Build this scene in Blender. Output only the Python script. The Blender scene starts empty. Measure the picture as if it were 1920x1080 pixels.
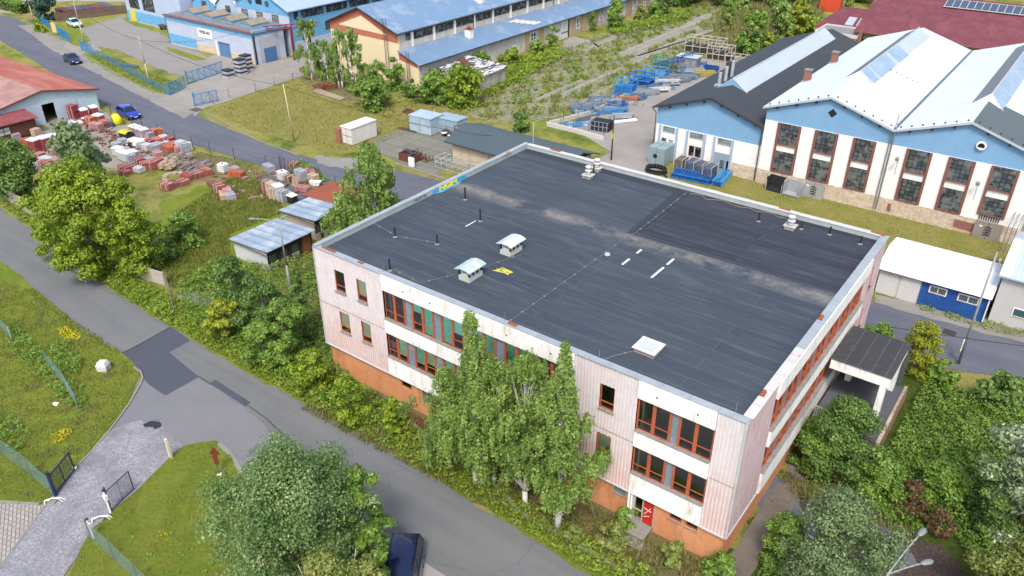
import bpy, bmesh, math, random
import numpy as np
from mathutils import Vector, Matrix
C = bpy.context.scene
COL = C.collection
# ---------------------------------------------------------------- camera, sky, sun, exposure
# world axes follow the big flat roofed building: x along its road side, y along its right hand side
FPX = 1499.0; TH = math.atan(.588); CH = 34.2
_A = np.array([-13.1, 46.75]); _e1 = np.array([.8026, -.5966]); _e1 /= np.linalg.norm(_e1); _e2 = np.array([-_e1[1], _e1[0]])
_M = np.array([[_e1[0], _e1[1], 0], [_e2[0], _e2[1], 0], [0, 0, 1.]])
CO = _M @ np.array([-_A[0], -_A[1], 0]) + np.array([0, 0, CH])
CF = _M @ np.array([0, math.cos(TH), -math.sin(TH)]); CU = _M @ np.array([0, math.sin(TH), math.cos(TH)]); CR = _M @ np.array([1., 0, 0])
cd = bpy.data.cameras.new('camera'); cam = bpy.data.objects.new('camera', cd); COL.objects.link(cam)
cam.matrix_world = Matrix(((CR[0], CU[0], -CF[0], CO[0]), (CR[1], CU[1], -CF[1], CO[1]), (CR[2], CU[2], -CF[2], CO[2]), (0, 0, 0, 1)))
cd.sensor_width = 36; cd.lens = 36 * FPX / 1920; cd.clip_end = 3000; cd.clip_start = .5
C.camera = cam
SUN_DIR = Vector((.38, -.66, 1.05)).normalized()       # towards the sun
wd = bpy.data.worlds.new('World'); C.world = wd; wd.use_nodes = True
wn = wd.node_tree.nodes; bg = wn['Background']
sky = wn.new('ShaderNodeTexSky'); sky.sky_type = 'NISHITA'; sky.sun_disc = False
sky.sun_elevation = math.asin(SUN_DIR.z); sky.sun_rotation = math.atan2(SUN_DIR.x, SUN_DIR.y)
sky.dust_density = 4.0; sky.air_density = 1.0; sky.ozone_density = 1.0
wd.node_tree.links.new(sky.outputs[0], bg.inputs[0]); bg.inputs[1].default_value = .15
sl = bpy.data.lights.new('sun', 'SUN'); sun = bpy.data.objects.new('sun', sl); COL.objects.link(sun)
sl.energy = 1.4; sl.angle = math.radians(11); sl.color = (1, .95, .87)
sun.rotation_euler = SUN_DIR.to_track_quat('Z', 'Y').to_euler()
C.view_settings.view_transform = 'Standard'; C.view_settings.look = 'None'
C.view_settings.exposure = 1.25; C.view_settings.gamma = 1
C.render.engine = 'CYCLES'
C.cycles.max_bounces = 6; C.cycles.transparent_max_bounces = 12

# ---------------------------------------------------------------- where things stand: survey helpers
def ray(px, py): return CF + CR * (px - 960) / FPX - CU * (py - 540) / FPX
def G(px, py, z=0.):
    d = ray(px, py); t = (z - CO[2]) / d[2]; p = CO + d * t; return (float(p[0]), float(p[1]))
def XX(px, py, x):
    d = ray(px, py); p = CO + d * (x - CO[0]) / d[0]; return (float(p[1]), float(p[2]))
def YY(px, py, y):
    d = ray(px, py); p = CO + d * (y - CO[1]) / d[1]; return (float(p[0]), float(p[2]))
def HT(bx, by, tx, ty):
    a = G(bx, by); d = ray(tx, ty); return float(CO[2] + d[2] * math.hypot(a[0] - CO[0], a[1] - CO[1]) / math.hypot(d[0], d[1]))
def DIST(x, y, z=0): return float((np.array([x, y, z]) - CO) @ CF)
def inpoly(P, poly):
    x, y = P[:, 0], P[:, 1]; ins = np.zeros(len(P), bool); n = len(poly); j = n - 1
    for i in range(n):
        xi, yi = poly[i]; xj, yj = poly[j]
        c = ((yi > y) != (yj > y)) & (x < (xj - xi) * (y - yi) / ((yj - yi) or 1e-9) + xi)
        ins ^= c; j = i
    return ins

# ---------------------------------------------------------------- object helpers
def thing(name, label, cat, loc=(0, 0, 0), rz=0, group=None):
    o = bpy.data.objects.new(name, None); COL.objects.link(o); o.empty_display_size = .3
    o.location = loc if len(loc) == 3 else (loc[0], loc[1], 0); o.rotation_euler = (0, 0, rz)
    o['label'] = label; o['category'] = cat
    if group: o['group'] = group
    return o
def tag(o, label, cat, group=None, kind=None):
    o['label'] = label; o['category'] = cat
    if group: o['group'] = group
    if kind: o['kind'] = kind
    return o
def kids(o): return [c for c in bpy.data.objects if c.parent == o]
def dup(root, loc, rz, label, group=None):
    def cp(o, par):
        c = o.copy(); COL.objects.link(c); c.parent = par
        for k in kids(o): cp(k, c)
        return c
    r = cp(root, None); r.location = loc if len(loc) == 3 else (loc[0], loc[1], 0); r.rotation_euler = (0, 0, rz); r['label'] = label
    if group: r['group'] = group
    return r
class MB:
    def __init__(s): s.v = []; s.f = []; s.m = []; s.cm = 0
    def q(s, *pts):
        n = len(s.v); s.v += [tuple(map(float, p)) for p in pts]; s.f.append(tuple(range(n, n + len(pts)))); s.m.append(s.cm); return s
    def box(s, x0, x1, y0, y1, z0, z1, rz=0, c=None):
        if x0 > x1: x0, x1 = x1, x0
        if y0 > y1: y0, y1 = y1, y0
        n = len(s.v); P = [(x0, y0, z0), (x1, y0, z0), (x1, y1, z0), (x0, y1, z0), (x0, y0, z1), (x1, y0, z1), (x1, y1, z1), (x0, y1, z1)]
        if rz:
            cx, cy = c if c else ((x0 + x1) / 2, (y0 + y1) / 2); a, b = math.cos(rz), math.sin(rz)
            P = [(cx + (x - cx) * a - (y - cy) * b, cy + (x - cx) * b + (y - cy) * a, z) for x, y, z in P]
        s.v += P
        for f in ((0, 3, 2, 1), (4, 5, 6, 7), (0, 1, 5, 4), (1, 2, 6, 5), (2, 3, 7, 6), (3, 0, 4, 7)): s.f.append(tuple(n + i for i in f)); s.m.append(s.cm)
        return s
    def fb(s, F, a0, a1, d0, d1, z0, z1):      # box on a facade F=(axis, plane): a along the wall, d outwards
        k, c = F
        if k == 'F': s.box(a0, a1, c - d1, c - d0, z0, z1)
        elif k == 'B': s.box(a0, a1, c + d0, c + d1, z0, z1)
        elif k == 'R': s.box(c + d0, c + d1, a0, a1, z0, z1)
        else: s.box(c - d1, c - d0, a0, a1, z0, z1)
        return s
    def prism(s, pts, d, cap=True):            # pts: 3d loop, d: 3d extrusion
        n = len(s.v); k = len(pts); s.v += [tuple(p) for p in pts] + [tuple(p[i] + d[i] for i in range(3)) for p in pts]
        for i in range(k): j = (i + 1) % k; s.f.append((n + i, n + j, n + k + j, n + k + i)); s.m.append(s.cm)
        if cap: s.f.append(tuple(n + i for i in range(k - 1, -1, -1))); s.f.append(tuple(n + k + i for i in range(k))); s.m += [s.cm] * 2
        return s
    def tube(s, p0, p1, r0, r1=None, n=8, cap=True):
        r1 = r0 if r1 is None else r1; p0 = Vector(p0); p1 = Vector(p1); d = (p1 - p0)
        if d.length < 1e-6: return s
        d.normalize(); a = d.orthogonal().normalized(); b = d.cross(a); k = len(s.v)
        for p, r in ((p0, r0), (p1, r1)):
            for i in range(n):
                t = 2 * math.pi * i / n; s.v.append(tuple(p + a * r * math.cos(t) + b * r * math.sin(t)))
        for i in range(n): j = (i + 1) % n; s.f.append((k + i, k + j, k + n + j, k + n + i)); s.m.append(s.cm)
        if cap: s.f.append(tuple(k + i for i in range(n - 1, -1, -1))); s.f.append(tuple(k + n + i for i in range(n))); s.m += [s.cm] * 2
        return s
    def path(s, pts, r, n=6):
        for a, b in zip(pts, pts[1:]): s.tube(a, b, r, r, n)
        return s
    def loft(s, rings, cap=True):
        k0 = len(s.v); n = len(rings[0])
        for r in rings: s.v += [tuple(p) for p in r]
        for a in range(len(rings) - 1):
            for i in range(n): j = (i + 1) % n; s.f.append((k0 + a * n + i, k0 + a * n + j, k0 + (a + 1) * n + j, k0 + (a + 1) * n + i)); s.m.append(s.cm)
        if cap: s.f.append(tuple(k0 + i for i in range(n - 1, -1, -1))); s.f.append(tuple(k0 + (len(rings) - 1) * n + i for i in range(n))); s.m += [s.cm] * 2
        return s
    def build(s, name, mat, parent=None, smooth=False, bevel=0, off=None, jitter=0, split=False):
        if not s.v: return None
        if split:                              # one object per connected piece
            par = list(range(len(s.v)))
            def find(i):
                while par[i] != i: par[i] = par[par[i]]; i = par[i]
                return i
            for f in s.f:
                for i in f[1:]: par[find(i)] = find(f[0])
            G_ = {}
            for f, mi in zip(s.f, s.m): G_.setdefault(find(f[0]), []).append((f, mi))
            for fs in G_.values():
                ids = sorted({i for f, _ in fs for i in f}); mp = {i: k for k, i in enumerate(ids)}; q = MB(); q.v = [s.v[i] for i in ids]; q.f = [tuple(mp[i] for i in f) for f, _ in fs]; q.m = [mi for _, mi in fs]; o = q.build(name, mat, parent, smooth, bevel, off, jitter)
            return o
        me = bpy.data.meshes.new(name); V = s.v
        if off: V = [(x - off[0], y - off[1], z - off[2]) for x, y, z in V]
        if jitter:
            R = random.Random(len(V)); V = [(x + R.uniform(-jitter, jitter), y + R.uniform(-jitter, jitter), z + R.uniform(-jitter, jitter) * .6) for x, y, z in V]
        me.from_pydata(V, [], s.f)
        for mm in (mat if isinstance(mat, (list, tuple)) else [mat]): me.materials.append(mm)
        if isinstance(mat, (list, tuple)): me.polygons.foreach_set('material_index', s.m)
        if smooth: me.polygons.foreach_set('use_smooth', [True] * len(me.polygons))
        me.update()
        o = bpy.data.objects.new(name, me); COL.objects.link(o); o.parent = parent
        if bevel:
            bm = o.modifiers.new('bevel', 'BEVEL'); bm.width = bevel; bm.segments = 2; bm.limit_method = 'ANGLE'
        return o
def struct(o): o['kind'] = 'structure'; return o

# ---------------------------------------------------------------- materials
def lin(h, k=1.0):
    h = h.lstrip('#'); r = []
    for i in (0, 2, 4):
        c = int(h[i:i + 2], 16) / 255; c = c / 12.92 if c <= .04045 else ((c + .055) / 1.055) ** 2.4; r.append(min(1, c * k))
    return (*r, 1)
class NT:
    def __init__(s, name):
        s.mat = bpy.data.materials.new(name); s.mat.use_nodes = True; s.t = s.mat.node_tree; s.n = s.t.nodes; s.p = s.n['Principled BSDF']; s.tc = s.n.new('ShaderNodeTexCoord')
    def L(s, a, b): s.t.links.new(a, b)
    def map(s, scale=(1, 1, 1), rot=(0, 0, 0), wall=False):
        src = s.tc.outputs['Object']
        if wall:
            sep = s.n.new('ShaderNodeSeparateXYZ'); s.L(src, sep.inputs[0]); ad = s.n.new('ShaderNodeMath'); s.L(sep.outputs[0], ad.inputs[0]); s.L(sep.outputs[1], ad.inputs[1])
            cb = s.n.new('ShaderNodeCombineXYZ'); s.L(ad.outputs[0], cb.inputs[0]); s.L(sep.outputs[2], cb.inputs[1]); src = cb.outputs[0]
        m = s.n.new('ShaderNodeMapping'); m.inputs['Scale'].default_value = scale; m.inputs['Rotation'].default_value = rot; s.L(src, m.inputs[0]); return m.outputs[0]
    def noise(s, scale, detail=5, rough=.6, vec=None, lo=.4, hi=.6, dist=0):
        n = s.n.new('ShaderNodeTexNoise'); n.inputs['Scale'].default_value = scale; n.inputs['Detail'].default_value = detail; n.inputs['Roughness'].default_value = rough; n.inputs['Distortion'].default_value = dist
        s.L(vec if vec is not None else s.tc.outputs['Object'], n.inputs['Vector'])
        r = s.n.new('ShaderNodeMapRange'); r.inputs[1].default_value = lo; r.inputs[2].default_value = hi; s.L(n.outputs['Fac'], r.inputs[0]); return r.outputs[0]
    def mix(s, fac, a, b, mode='MIX'):
        m = s.n.new('ShaderNodeMix'); m.data_type = 'RGBA'; m.blend_type = mode
        for sock, v in ((m.inputs[0], fac), (m.inputs[6], a), (m.inputs[7], b)):
            if isinstance(v, (int, float)): sock.default_value = v
            elif isinstance(v, tuple): sock.default_value = v
            else: s.L(v, sock)
        return m.outputs[2]
    def math(s, op, a, b=0):
        m = s.n.new('ShaderNodeMath'); m.operation = op
        for i, v in enumerate((a, b)):
            if isinstance(v, (int, float)): m.inputs[i].default_value = v
            else: s.L(v, m.inputs[i])
        return m.outputs[0]
    def bump(s, h, strength=.3, dist=.02):
        b = s.n.new('ShaderNodeBump'); b.inputs['Strength'].default_value = strength; b.inputs['Distance'].default_value = dist; s.L(h, b.inputs['Height']); s.L(b.outputs[0], s.p.inputs['Normal'])
    def brick(s, vec, c1, c2, mortar, w, h, ms, off=.5, bias=0):
        b = s.n.new('ShaderNodeTexBrick'); s.L(vec, b.inputs['Vector']); b.inputs['Color1'].default_value = c1; b.inputs['Color2'].default_value = c2; b.inputs['Mortar'].default_value = mortar
        b.inputs['Scale'].default_value = 1; b.inputs['Brick Width'].default_value = w; b.inputs['Row Height'].default_value = h; b.inputs['Mortar Size'].default_value = ms; b.offset = off; b.inputs['Bias'].default_value = bias
        return b
    def wave(s, pitch, axis='X', vec=None):
        w = s.n.new('ShaderNodeTexWave'); w.bands_direction = axis; w.inputs['Scale'].default_value = .314159 / pitch; s.L(vec if vec is not None else s.tc.outputs['Object'], w.inputs['Vector']); return w.outputs['Fac']
    def out(s, col=None, rough=.8, metal=0, spec=.4):
        if col is not None:
            if isinstance(col, tuple): s.p.inputs['Base Color'].default_value = col
            else: s.L(col, s.p.inputs['Base Color'])
        if isinstance(rough, (int, float)): s.p.inputs['Roughness'].default_value = rough
        else: s.L(rough, s.p.inputs['Roughness'])
        s.p.inputs['Metallic'].default_value = metal; s.p.inputs['Specular IOR Level'].default_value = spec
        return s.mat
MC = {}
def M(h, k=.55, rough=.8, c2=None, s2=1.2, lo=.45, hi=.65, metal=0, wave=None, axis='X', wd=.75, spec=.4, grime=.25, name=None, bump=0):
    key = (h, k, rough, c2, s2, lo, hi, metal, wave, axis, wd, spec, grime)
    if key in MC: return MC[key]
    t = NT(name or 'paint_' + h.strip('#')); c = lin(h, k)
    col = t.mix(t.noise(.35, 6, .65, lo=.3, hi=.75), c, tuple(x * (1 - grime) for x in c[:3]) + (1,))
    col = t.mix(t.noise(6, 4, .7, lo=.35, hi=.8), col, tuple(x * (1 - grime * .8) for x in c[:3]) + (1,))
    if c2: col = t.mix(t.noise(s2, 8, .7, lo=lo, hi=hi, dist=.4), col, lin(c2, k))
    if wave:
        w = t.wave(wave, axis); col = t.mix(t.math('POWER', w, 3), col, t.mix(1.0, col, (wd, wd, wd, 1), 'MULTIPLY')); t.bump(w, .5, .03)
    elif bump: t.bump(t.noise(bump, 5, .7, lo=.2, hi=.8), .35, .03)
    MC[key] = t.out(col, rough, metal, spec); return MC[key]

def leafmat(name, cols, trans=.45, patch=None, rough=.5):
    t = NT(name); at = t.n.new('ShaderNodeAttribute'); at.attribute_name = 'rnd'; r = t.n.new('ShaderNodeValToRGB'); e = r.color_ramp.elements
    n = len(cols); e[0].position = 0; e[0].color = cols[0]; e[1].position = 1; e[1].color = cols[-1]
    for i in range(1, n - 1): x = e.new(i / (n - 1)); x.color = cols[i]
    t.L(at.outputs['Fac'], r.inputs[0]); col = r.outputs[0]
    col = t.mix(t.noise(.45, 3, .5, lo=.35, hi=.7), col, t.mix(1.0, col, (.78, .82, .7, 1), 'MULTIPLY'))
    if patch: col = t.mix(t.noise(patch[1], 4, .6, lo=patch[2], hi=patch[2] + .1), col, patch[0])
    t.out(col, rough, 0, .35)
    tr = t.n.new('ShaderNodeBsdfTranslucent'); t.L(col, tr.inputs[0]); mx = t.n.new('ShaderNodeMixShader'); mx.inputs[0].default_value = trans
    t.L(t.p.outputs[0], mx.inputs[1]); t.L(tr.outputs[0], mx.inputs[2]); t.L(mx.outputs[0], t.n['Material Output'].inputs[0]); return t.mat
def c3(r, g, b): return (r, g, b, 1)
LEAF = {
 'lime': leafmat('lime_leaves', [c3(0.090, 0.153, 0.015), c3(0.178, 0.268, 0.023), c3(0.255, 0.345, 0.028), c3(0.369, 0.446, 0.044)]),
 'mid': leafmat('mid_green_leaves', [c3(0.075, 0.152, 0.030), c3(0.135, 0.237, 0.040), c3(0.195, 0.312, 0.051), c3(0.287, 0.406, 0.085)]),
 'dark': leafmat('dark_leaves', [c3(0.059, 0.117, 0.029), c3(0.099, 0.175, 0.039), c3(0.146, 0.245, 0.055), c3(0.235, 0.342, 0.088)]),
 'birch': leafmat('birch_leaves', [c3(0.111, 0.190, 0.048), c3(0.174, 0.277, 0.067), c3(0.246, 0.357, 0.079), c3(0.365, 0.451, 0.135)]),
 'poplar': leafmat('poplar_leaves', [c3(0.069, 0.140, 0.041), c3(0.125, 0.217, 0.069), c3(0.196, 0.295, 0.105), c3(0.435, 0.519, 0.280)]),
 'sage': leafmat('sage_leaves', [c3(0.090, 0.149, 0.075), c3(0.164, 0.239, 0.105), c3(0.239, 0.314, 0.149), c3(0.329, 0.404, 0.224)]),
 'yellow': leafmat('yellow_green_leaves', [c3(0.143, 0.187, 0.022), c3(0.231, 0.275, 0.022), c3(0.319, 0.352, 0.033), c3(0.396, 0.418, 0.055)]),
 'olive': leafmat('olive_leaves', [c3(0.119, 0.165, 0.040), c3(0.191, 0.238, 0.059), c3(0.264, 0.297, 0.079), c3(0.356, 0.370, 0.119)]),
 'silver': leafmat('silver_leaves', [c3(0.060, 0.108, 0.036), c3(0.132, 0.204, 0.072), c3(0.336, 0.408, 0.240), c3(0.600, 0.660, 0.504)]),
 'blue': leafmat('spruce_needles', [c3(0.018, 0.048, 0.036), c3(0.036, 0.078, 0.054), c3(0.060, 0.108, 0.078)], .1),
 'rust': leafmat('withered_leaves', [c3(.09, .06, .03), c3(.15, .09, .045), c3(.2, .135, .065)]),
 'creep': leafmat('creeper_leaves', [c3(0.085, 0.156, 0.029), c3(0.130, 0.221, 0.036), c3(0.182, 0.293, 0.046), c3(0.260, 0.364, 0.072)], patch=(c3(0.195, 0.247, 0.052), .3, .64)),
 'straw': leafmat('straw_grass', [c3(.2, .18, .07), c3(.29, .25, .11), c3(.17, .2, .06), c3(.36, .31, .16)]),
 'grass': leafmat('grass_blades', [c3(.12, .16, .03), c3(.17, .205, .04), c3(.22, .24, .055), c3(.28, .27, .09)]),
 'lush': leafmat('lush_weed_leaves', [c3(0.112, 0.179, 0.020), c3(0.174, 0.258, 0.027), c3(0.235, 0.325, 0.039), c3(0.325, 0.403, 0.062)], patch=(c3(0.190, 0.235, 0.034), .3, .62)),
 'flower': leafmat('yellow_flowers', [c3(.5, .42, .01), c3(.62, .52, .02), c3(.3, .33, .03)]),
}
BARK = M('#8a8274', .5, .9, '#5c564c', 3, name='bark'); BIRCHBARK = M('#e6e2da', .6, .8, '#4a4640', 2.2, .56, .62, name='birch_bark')

def leafmesh(name, Cn, Nr, size, mat, parent=None, off=(0, 0, 0), aspect=.62, rnd=None, seed=0):
    rng = np.random.default_rng(seed + 7); n = len(Cn); Nr = Nr / (np.linalg.norm(Nr, axis=1, keepdims=True) + 1e-9)
    t = rng.normal(size=(n, 3)); a = np.cross(Nr, t); a /= np.linalg.norm(a, axis=1, keepdims=True) + 1e-9; b = np.cross(Nr, a)
    s = (size * (.6 + .8 * rng.random(n)))[:, None] if np.isscalar(size) else size[:, None]
    bend = Nr * s * .18
    V = np.stack([Cn - a * s, Cn - b * s * aspect + bend, Cn + a * s, Cn + b * s * aspect + bend], 1).reshape(-1, 3) - np.array(off)
    return qmesh(name, V, n, mat, parent, rng.random(n) if rnd is None else rnd)
def qmesh(name, V, n, mat, parent, rnd, k=4):
    me = bpy.data.meshes.new(name); me.vertices.add(n * k); me.vertices.foreach_set('co', V.astype(np.float32).ravel())
    me.loops.add(n * k); me.loops.foreach_set('vertex_index', np.arange(n * k, dtype=np.int32))
    me.polygons.add(n); me.polygons.foreach_set('loop_start', np.arange(0, n * k, k, dtype=np.int32))
    me.polygons.foreach_set('loop_total', np.full(n, k, dtype=np.int32))
    at = me.attributes.new('rnd', 'FLOAT', 'FACE'); at.data.foreach_set('value', np.clip(rnd, 0, 1).astype(np.float32))
    me.materials.append(mat); me.update(calc_edges=True); me.validate()
    o = bpy.data.objects.new(name, me); COL.objects.link(o); o.parent = parent; return o

def tree(name, label, x, y, h, r, kind='mid', n=6000, leaf=.2, cb=.25, K=40, seed=1, bark=None, stems=1, cat='tree', group=None, shape='round', droop=0., crown='crown', lean=0, ry=None, top=.0, cr=.34, spread=.5):
    """real tree: tapered stems with limbs, crown of leaf clumps spread through its volume"""
    rng = np.random.default_rng(seed); R = random.Random(seed); bark = bark or BARK; ry = ry or r
    t = thing(name, label, cat, (x, y, 0), 0, group)
    z0 = h * cb; cl = []; tries = 0
    while len(cl) < K and tries < 20000:
        tries += 1; u = rng.random(); z = z0 + (h - z0) * u
        if shape == 'round': w = math.sqrt(max(.02, 1 - (2 * u - .95) ** 2 * .98))
        elif shape == 'cone': w = max(.05, (1 - u) ** .8)
        elif shape == 'egg': w = math.sqrt(max(.02, 1 - (1.7 * u - .62) ** 2 * .84)) * (1 - .25 * u)
        elif shape == 'tear': w = (math.sqrt(min(1, u * 3 + .35)) if u < .3 else .06 + 1.0 * (1.12 - u) ** 1.55)
        elif shape == 'column': w = min(1, .55 + u) * (1 - max(0, u - .7) * 2.2)
        else: w = 1
        a = rng.random() * 2 * math.pi; q = math.sqrt(rng.random()) * .85; wob = 1 + .22 * math.sin(a * 3 + seed) * math.cos(u * 5 + seed) + .16 * math.sin(a * 7 + seed * 2 + u * 9); wob = wob * (1.22 if len(cl) % 7 == 3 else 1)
        cl.append((math.cos(a) * q * w * r * wob + lean * u, math.sin(a) * q * w * ry * wob, z - (h - z0) * .03))
    cl = np.array(cl); rad = cr * min(r, (h - z0) * .6) * (.6 + .7 * rng.random(len(cl)))
    if shape == 'tear': rad = rad * np.clip(1.25 - (cl[:, 2] - z0) / (h - z0), .38, 1)
    pr = rad ** 2; idx = rng.choice(len(cl), n, p=pr / pr.sum())
    d = rng.normal(size=(n, 3)); d /= np.linalg.norm(d, axis=1, keepdims=True); d[:, 2] *= .7
    sh = rng.random(n) ** .6 * (1 + .35 * rng.random(n) ** 3)
    if droop >= 1:                              # hanging strands
        ns = max(1, n // 16); si_ = rng.integers(0, ns, n); ci = rng.choice(len(cl), ns, p=pr / pr.sum()); ds = rng.normal(size=(ns, 3)); ds /= np.linalg.norm(ds, axis=1, keepdims=True); ds[:, 2] = np.abs(ds[:, 2]) * .8 - .15
        idx = ci[si_]; d = ds[si_]; P = cl[idx] + d * (rad[idx] * (.35 + .65 * (si_ % 7) / 6))[:, None] + rng.normal(size=(n, 3)) * .05
        P[:, 2] -= rng.random(n) * (.5 + .8 * ((si_ * 7919) % 97) / 97) * min(1, droop / 1.2)
    else:
        P = cl[idx] + d * (rad[idx] * sh)[:, None] + rng.normal(size=(n, 3)) * (.07 * rad[idx])[:, None]; P[:, 2] -= droop * rad[idx] * rng.random(n) * 1.6
    P[:, 2] = np.maximum(P[:, 2], .05)
    N = d + np.array([0, 0, .45]) + rng.normal(size=(n, 3)) * .45
    if droop: N[:, 2] *= .5
    rn = np.clip(.2 * rng.normal(size=n) + rng.random(len(cl))[idx] * .4 + .32, 0, 1)
    leafmesh(crown, P, N, leaf, LEAF[kind], t, rnd=rn, seed=seed)
    mb = MB()
    for k in range(stems):
        a = 2 * math.pi * k / max(1, stems) + seed; sp = r * spread if stems > 1 else 0
        bx, by = (math.cos(a) * .25 * (stems > 1) * r * .5, math.sin(a) * .25 * (stems > 1) * r * .5)
        tx, ty = bx + math.cos(a) * sp * .7 + lean * .8, by + math.sin(a) * sp * .7; rr = max(.05, h * .016) if stems == 1 else max(.045, h * .0115)
        hh = h * (.9 - .12 * R.random()); prev = Vector((bx, by, -.1)); S = 7; pts = [prev]
        for i in range(1, S + 1):
            f = i / S; p = Vector((bx + (tx - bx) * f ** 1.3 + R.uniform(-.1, .1), by + (ty - by) * f ** 1.3 + R.uniform(-.1, .1), hh * f)); mb.tube(prev, p, rr * (1.05 - (i - 1) / S * .9), rr * (1.05 - f * .9), 7); prev = p; pts.append(p)
        near = sorted(range(len(cl)), key=lambda i: (cl[i][0] - tx) ** 2 + (cl[i][1] - ty) ** 2)[:max(5, int(len(cl) * .5 / stems))]
        for i in near:
            c = Vector(cl[i]); j = min(S - 1, max(1, int(c.z / hh * S * .72))); q = pts[j]; m = (q + c) / 2 + Vector((0, 0, -.05 * h * R.random() + .03 * h))
            mb.tube(q, m, rr * .34, rr * .2, 5, False); mb.tube(m, c, rr * .2, rr * .05, 5, False)
    mb.build('trunk' if cat == 'tree' else 'stems', bark, t, True)
    return t

def cover(name, label, polys, dens, size, hgt, kind, cat='weeds', seed=3, hf=.5, base=0., clump=None, up=.9, aspect=.62, holes=()):
    """low leafy ground cover over ground polygons (many small leaves on a lumpy surface)"""
    rng = np.random.default_rng(seed); Ps = []
    for poly in polys:
        A = np.array(poly); lo = A.min(0); hi = A.max(0); n = int((hi - lo).prod() * dens); P = lo + rng.random((n, 2)) * (hi - lo); Ps.append(P[inpoly(P, poly)])
    P = np.concatenate(Ps)
    for hpoly in holes: P = P[~inpoly(P, hpoly)]
    x, y = P[:, 0], P[:, 1]
    hum = .5 + .25 * np.sin(x * hf * 2.1 + seed) * np.cos(y * hf * 1.7 + 1) + .25 * np.sin(x * hf * 5.3 + 2 * np.sin(y * hf)) * np.sin(y * hf * 4.1 + seed) + .12 * np.sin(x * hf * 13 + y * 3)
    hum = np.clip(hum, 0, 1.2)
    if clump:
        keep = rng.random(len(P)) < np.clip((hum - clump) * 5, 0.03, 1); P = P[keep]; hum = hum[keep]
    n = len(P); z = base + hgt * (.15 + hum) * (.45 + .55 * rng.random(n) ** .5)
    Cn = np.column_stack([P, z]); N = rng.normal(size=(n, 3)) * .6 + np.array([0, 0, up])
    rn = np.clip(hum * .55 + rng.random(n) * .5 - .05, 0, 1)
    o = leafmesh(name, Cn, N, size, LEAF[kind], None, rnd=rn, seed=seed, aspect=aspect); tag(o, label, cat, kind='stuff'); return o
def grass(name, label, polys, dens, hgt, kind, seed=5, clump=None, hf=.6, cat='grass', holes=(), wid=.035):
    rng = np.random.default_rng(seed); Ps = []
    for poly in polys:
        A = np.array(poly); lo = A.min(0); hi = A.max(0); n = int((hi - lo).prod() * dens); P = lo + rng.random((n, 2)) * (hi - lo); Ps.append(P[inpoly(P, poly)])
    P = np.concatenate(Ps)
    for hpoly in holes: P = P[~inpoly(P, hpoly)]
    x, y = P[:, 0], P[:, 1]; hum = .5 + .3 * np.sin(x * hf * 2.3 + seed) * np.cos(y * hf * 1.9) + .3 * np.sin(x * hf * 6 + 2 * np.sin(y * hf * 1.3)) * np.sin(y * hf * 4.7 + seed)
    if clump is not None: keep = rng.random(len(P)) < np.clip((hum - clump) * 4, 0, 1); P = P[keep]; hum = hum[keep]
    n = len(P); h = hgt * (.35 + .65 * rng.random(n)) * (.5 + np.clip(hum, 0, 1)); a = rng.random(n) * 6.283; w = wid * (.6 + .8 * rng.random(n)) * (1 + h)
    l = rng.normal(size=(n, 2)) * h[:, None] * .35; B = np.column_stack([P, np.zeros(n)]); dx = np.column_stack([np.cos(a) * w, np.sin(a) * w, np.zeros(n)])
    T = B + np.column_stack([l, h]); V = np.stack([B - dx, B + dx, T], 1).reshape(-1, 3)
    rn = np.clip(hum * .4 + rng.random(n) * .6, 0, 1)
    o = qmesh(name, V, n, LEAF[kind], None, rn, 3); tag(o, label, cat, kind='stuff'); return o
def text(name, s, size, mat, parent, M4, ext=.01, bold=0):
    cu = bpy.data.curves.new(name, 'FONT'); cu.body = s; cu.size = size; cu.extrude = ext; cu.offset = bold; cu.align_x = 'CENTER'; cu.align_y = 'CENTER'; cu.space_character = .95
    o = bpy.data.objects.new(name, cu); COL.objects.link(o); dg = bpy.context.evaluated_depsgraph_get(); me = bpy.data.meshes.new_from_object(o.evaluated_get(dg)); bpy.data.objects.remove(o)
    me.materials.clear(); me.materials.append(mat); p = bpy.data.objects.new(name, me); COL.objects.link(p); p.parent = parent; p.matrix_local = M4; return p
ROT_F = Matrix.Rotation(math.pi / 2, 4, 'X')                        # text on a wall facing -y
ROT_R = Matrix.Rotation(math.pi / 2, 4, 'Z') @ ROT_F                # text on a wall facing +x
# ================================================================ the ground, roads, yards
def gp(pts): return [G(a, b) for a, b in pts]
SHEETS = {}
def sheet(name, pts, mat, layer, rough=.12, step=.8, seed=1, z0=0.):
    dn = lambda q: np.array([(a[0] + (b[0] - a[0]) * k / 24, a[1] + (b[1] - a[1]) * k / 24) for a, b in zip(q, q[1:] + q[:1]) for k in range(24)])
    pts = list(pts); A_ = dn(pts)
    while any(inpoly(A_, q).any() or inpoly(dn(q), pts).any() or min(np.abs(A_[:, None] - np.array(q)[None]).sum(2).min(), 9) < .5 for q in SHEETS.get(layer, [])): layer += 1
    SHEETS.setdefault(layer, []).append(list(pts))
    R = random.Random(seed * 31 + layer); out = []
    for i, p in enumerate(pts):
        q = pts[(i + 1) % len(pts)]; L = math.hypot(q[0] - p[0], q[1] - p[1]); n = max(1, int(L / step)) if rough else 1
        for k in range(n):
            f = k / n; x, y = p[0] + (q[0] - p[0]) * f, p[1] + (q[1] - p[1]) * f
            if k and rough: x += R.gauss(0, rough); y += R.gauss(0, rough)
            out.append((x, y, z0 + .004 * layer))
    A = sum(a[0] * b[1] - b[0] * a[1] for a, b in zip(out, out[1:] + out[:1]))
    if A < 0: out.reverse()
    mb = MB(); mb.q(*out); return struct(mb.build(name, mat))
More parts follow.
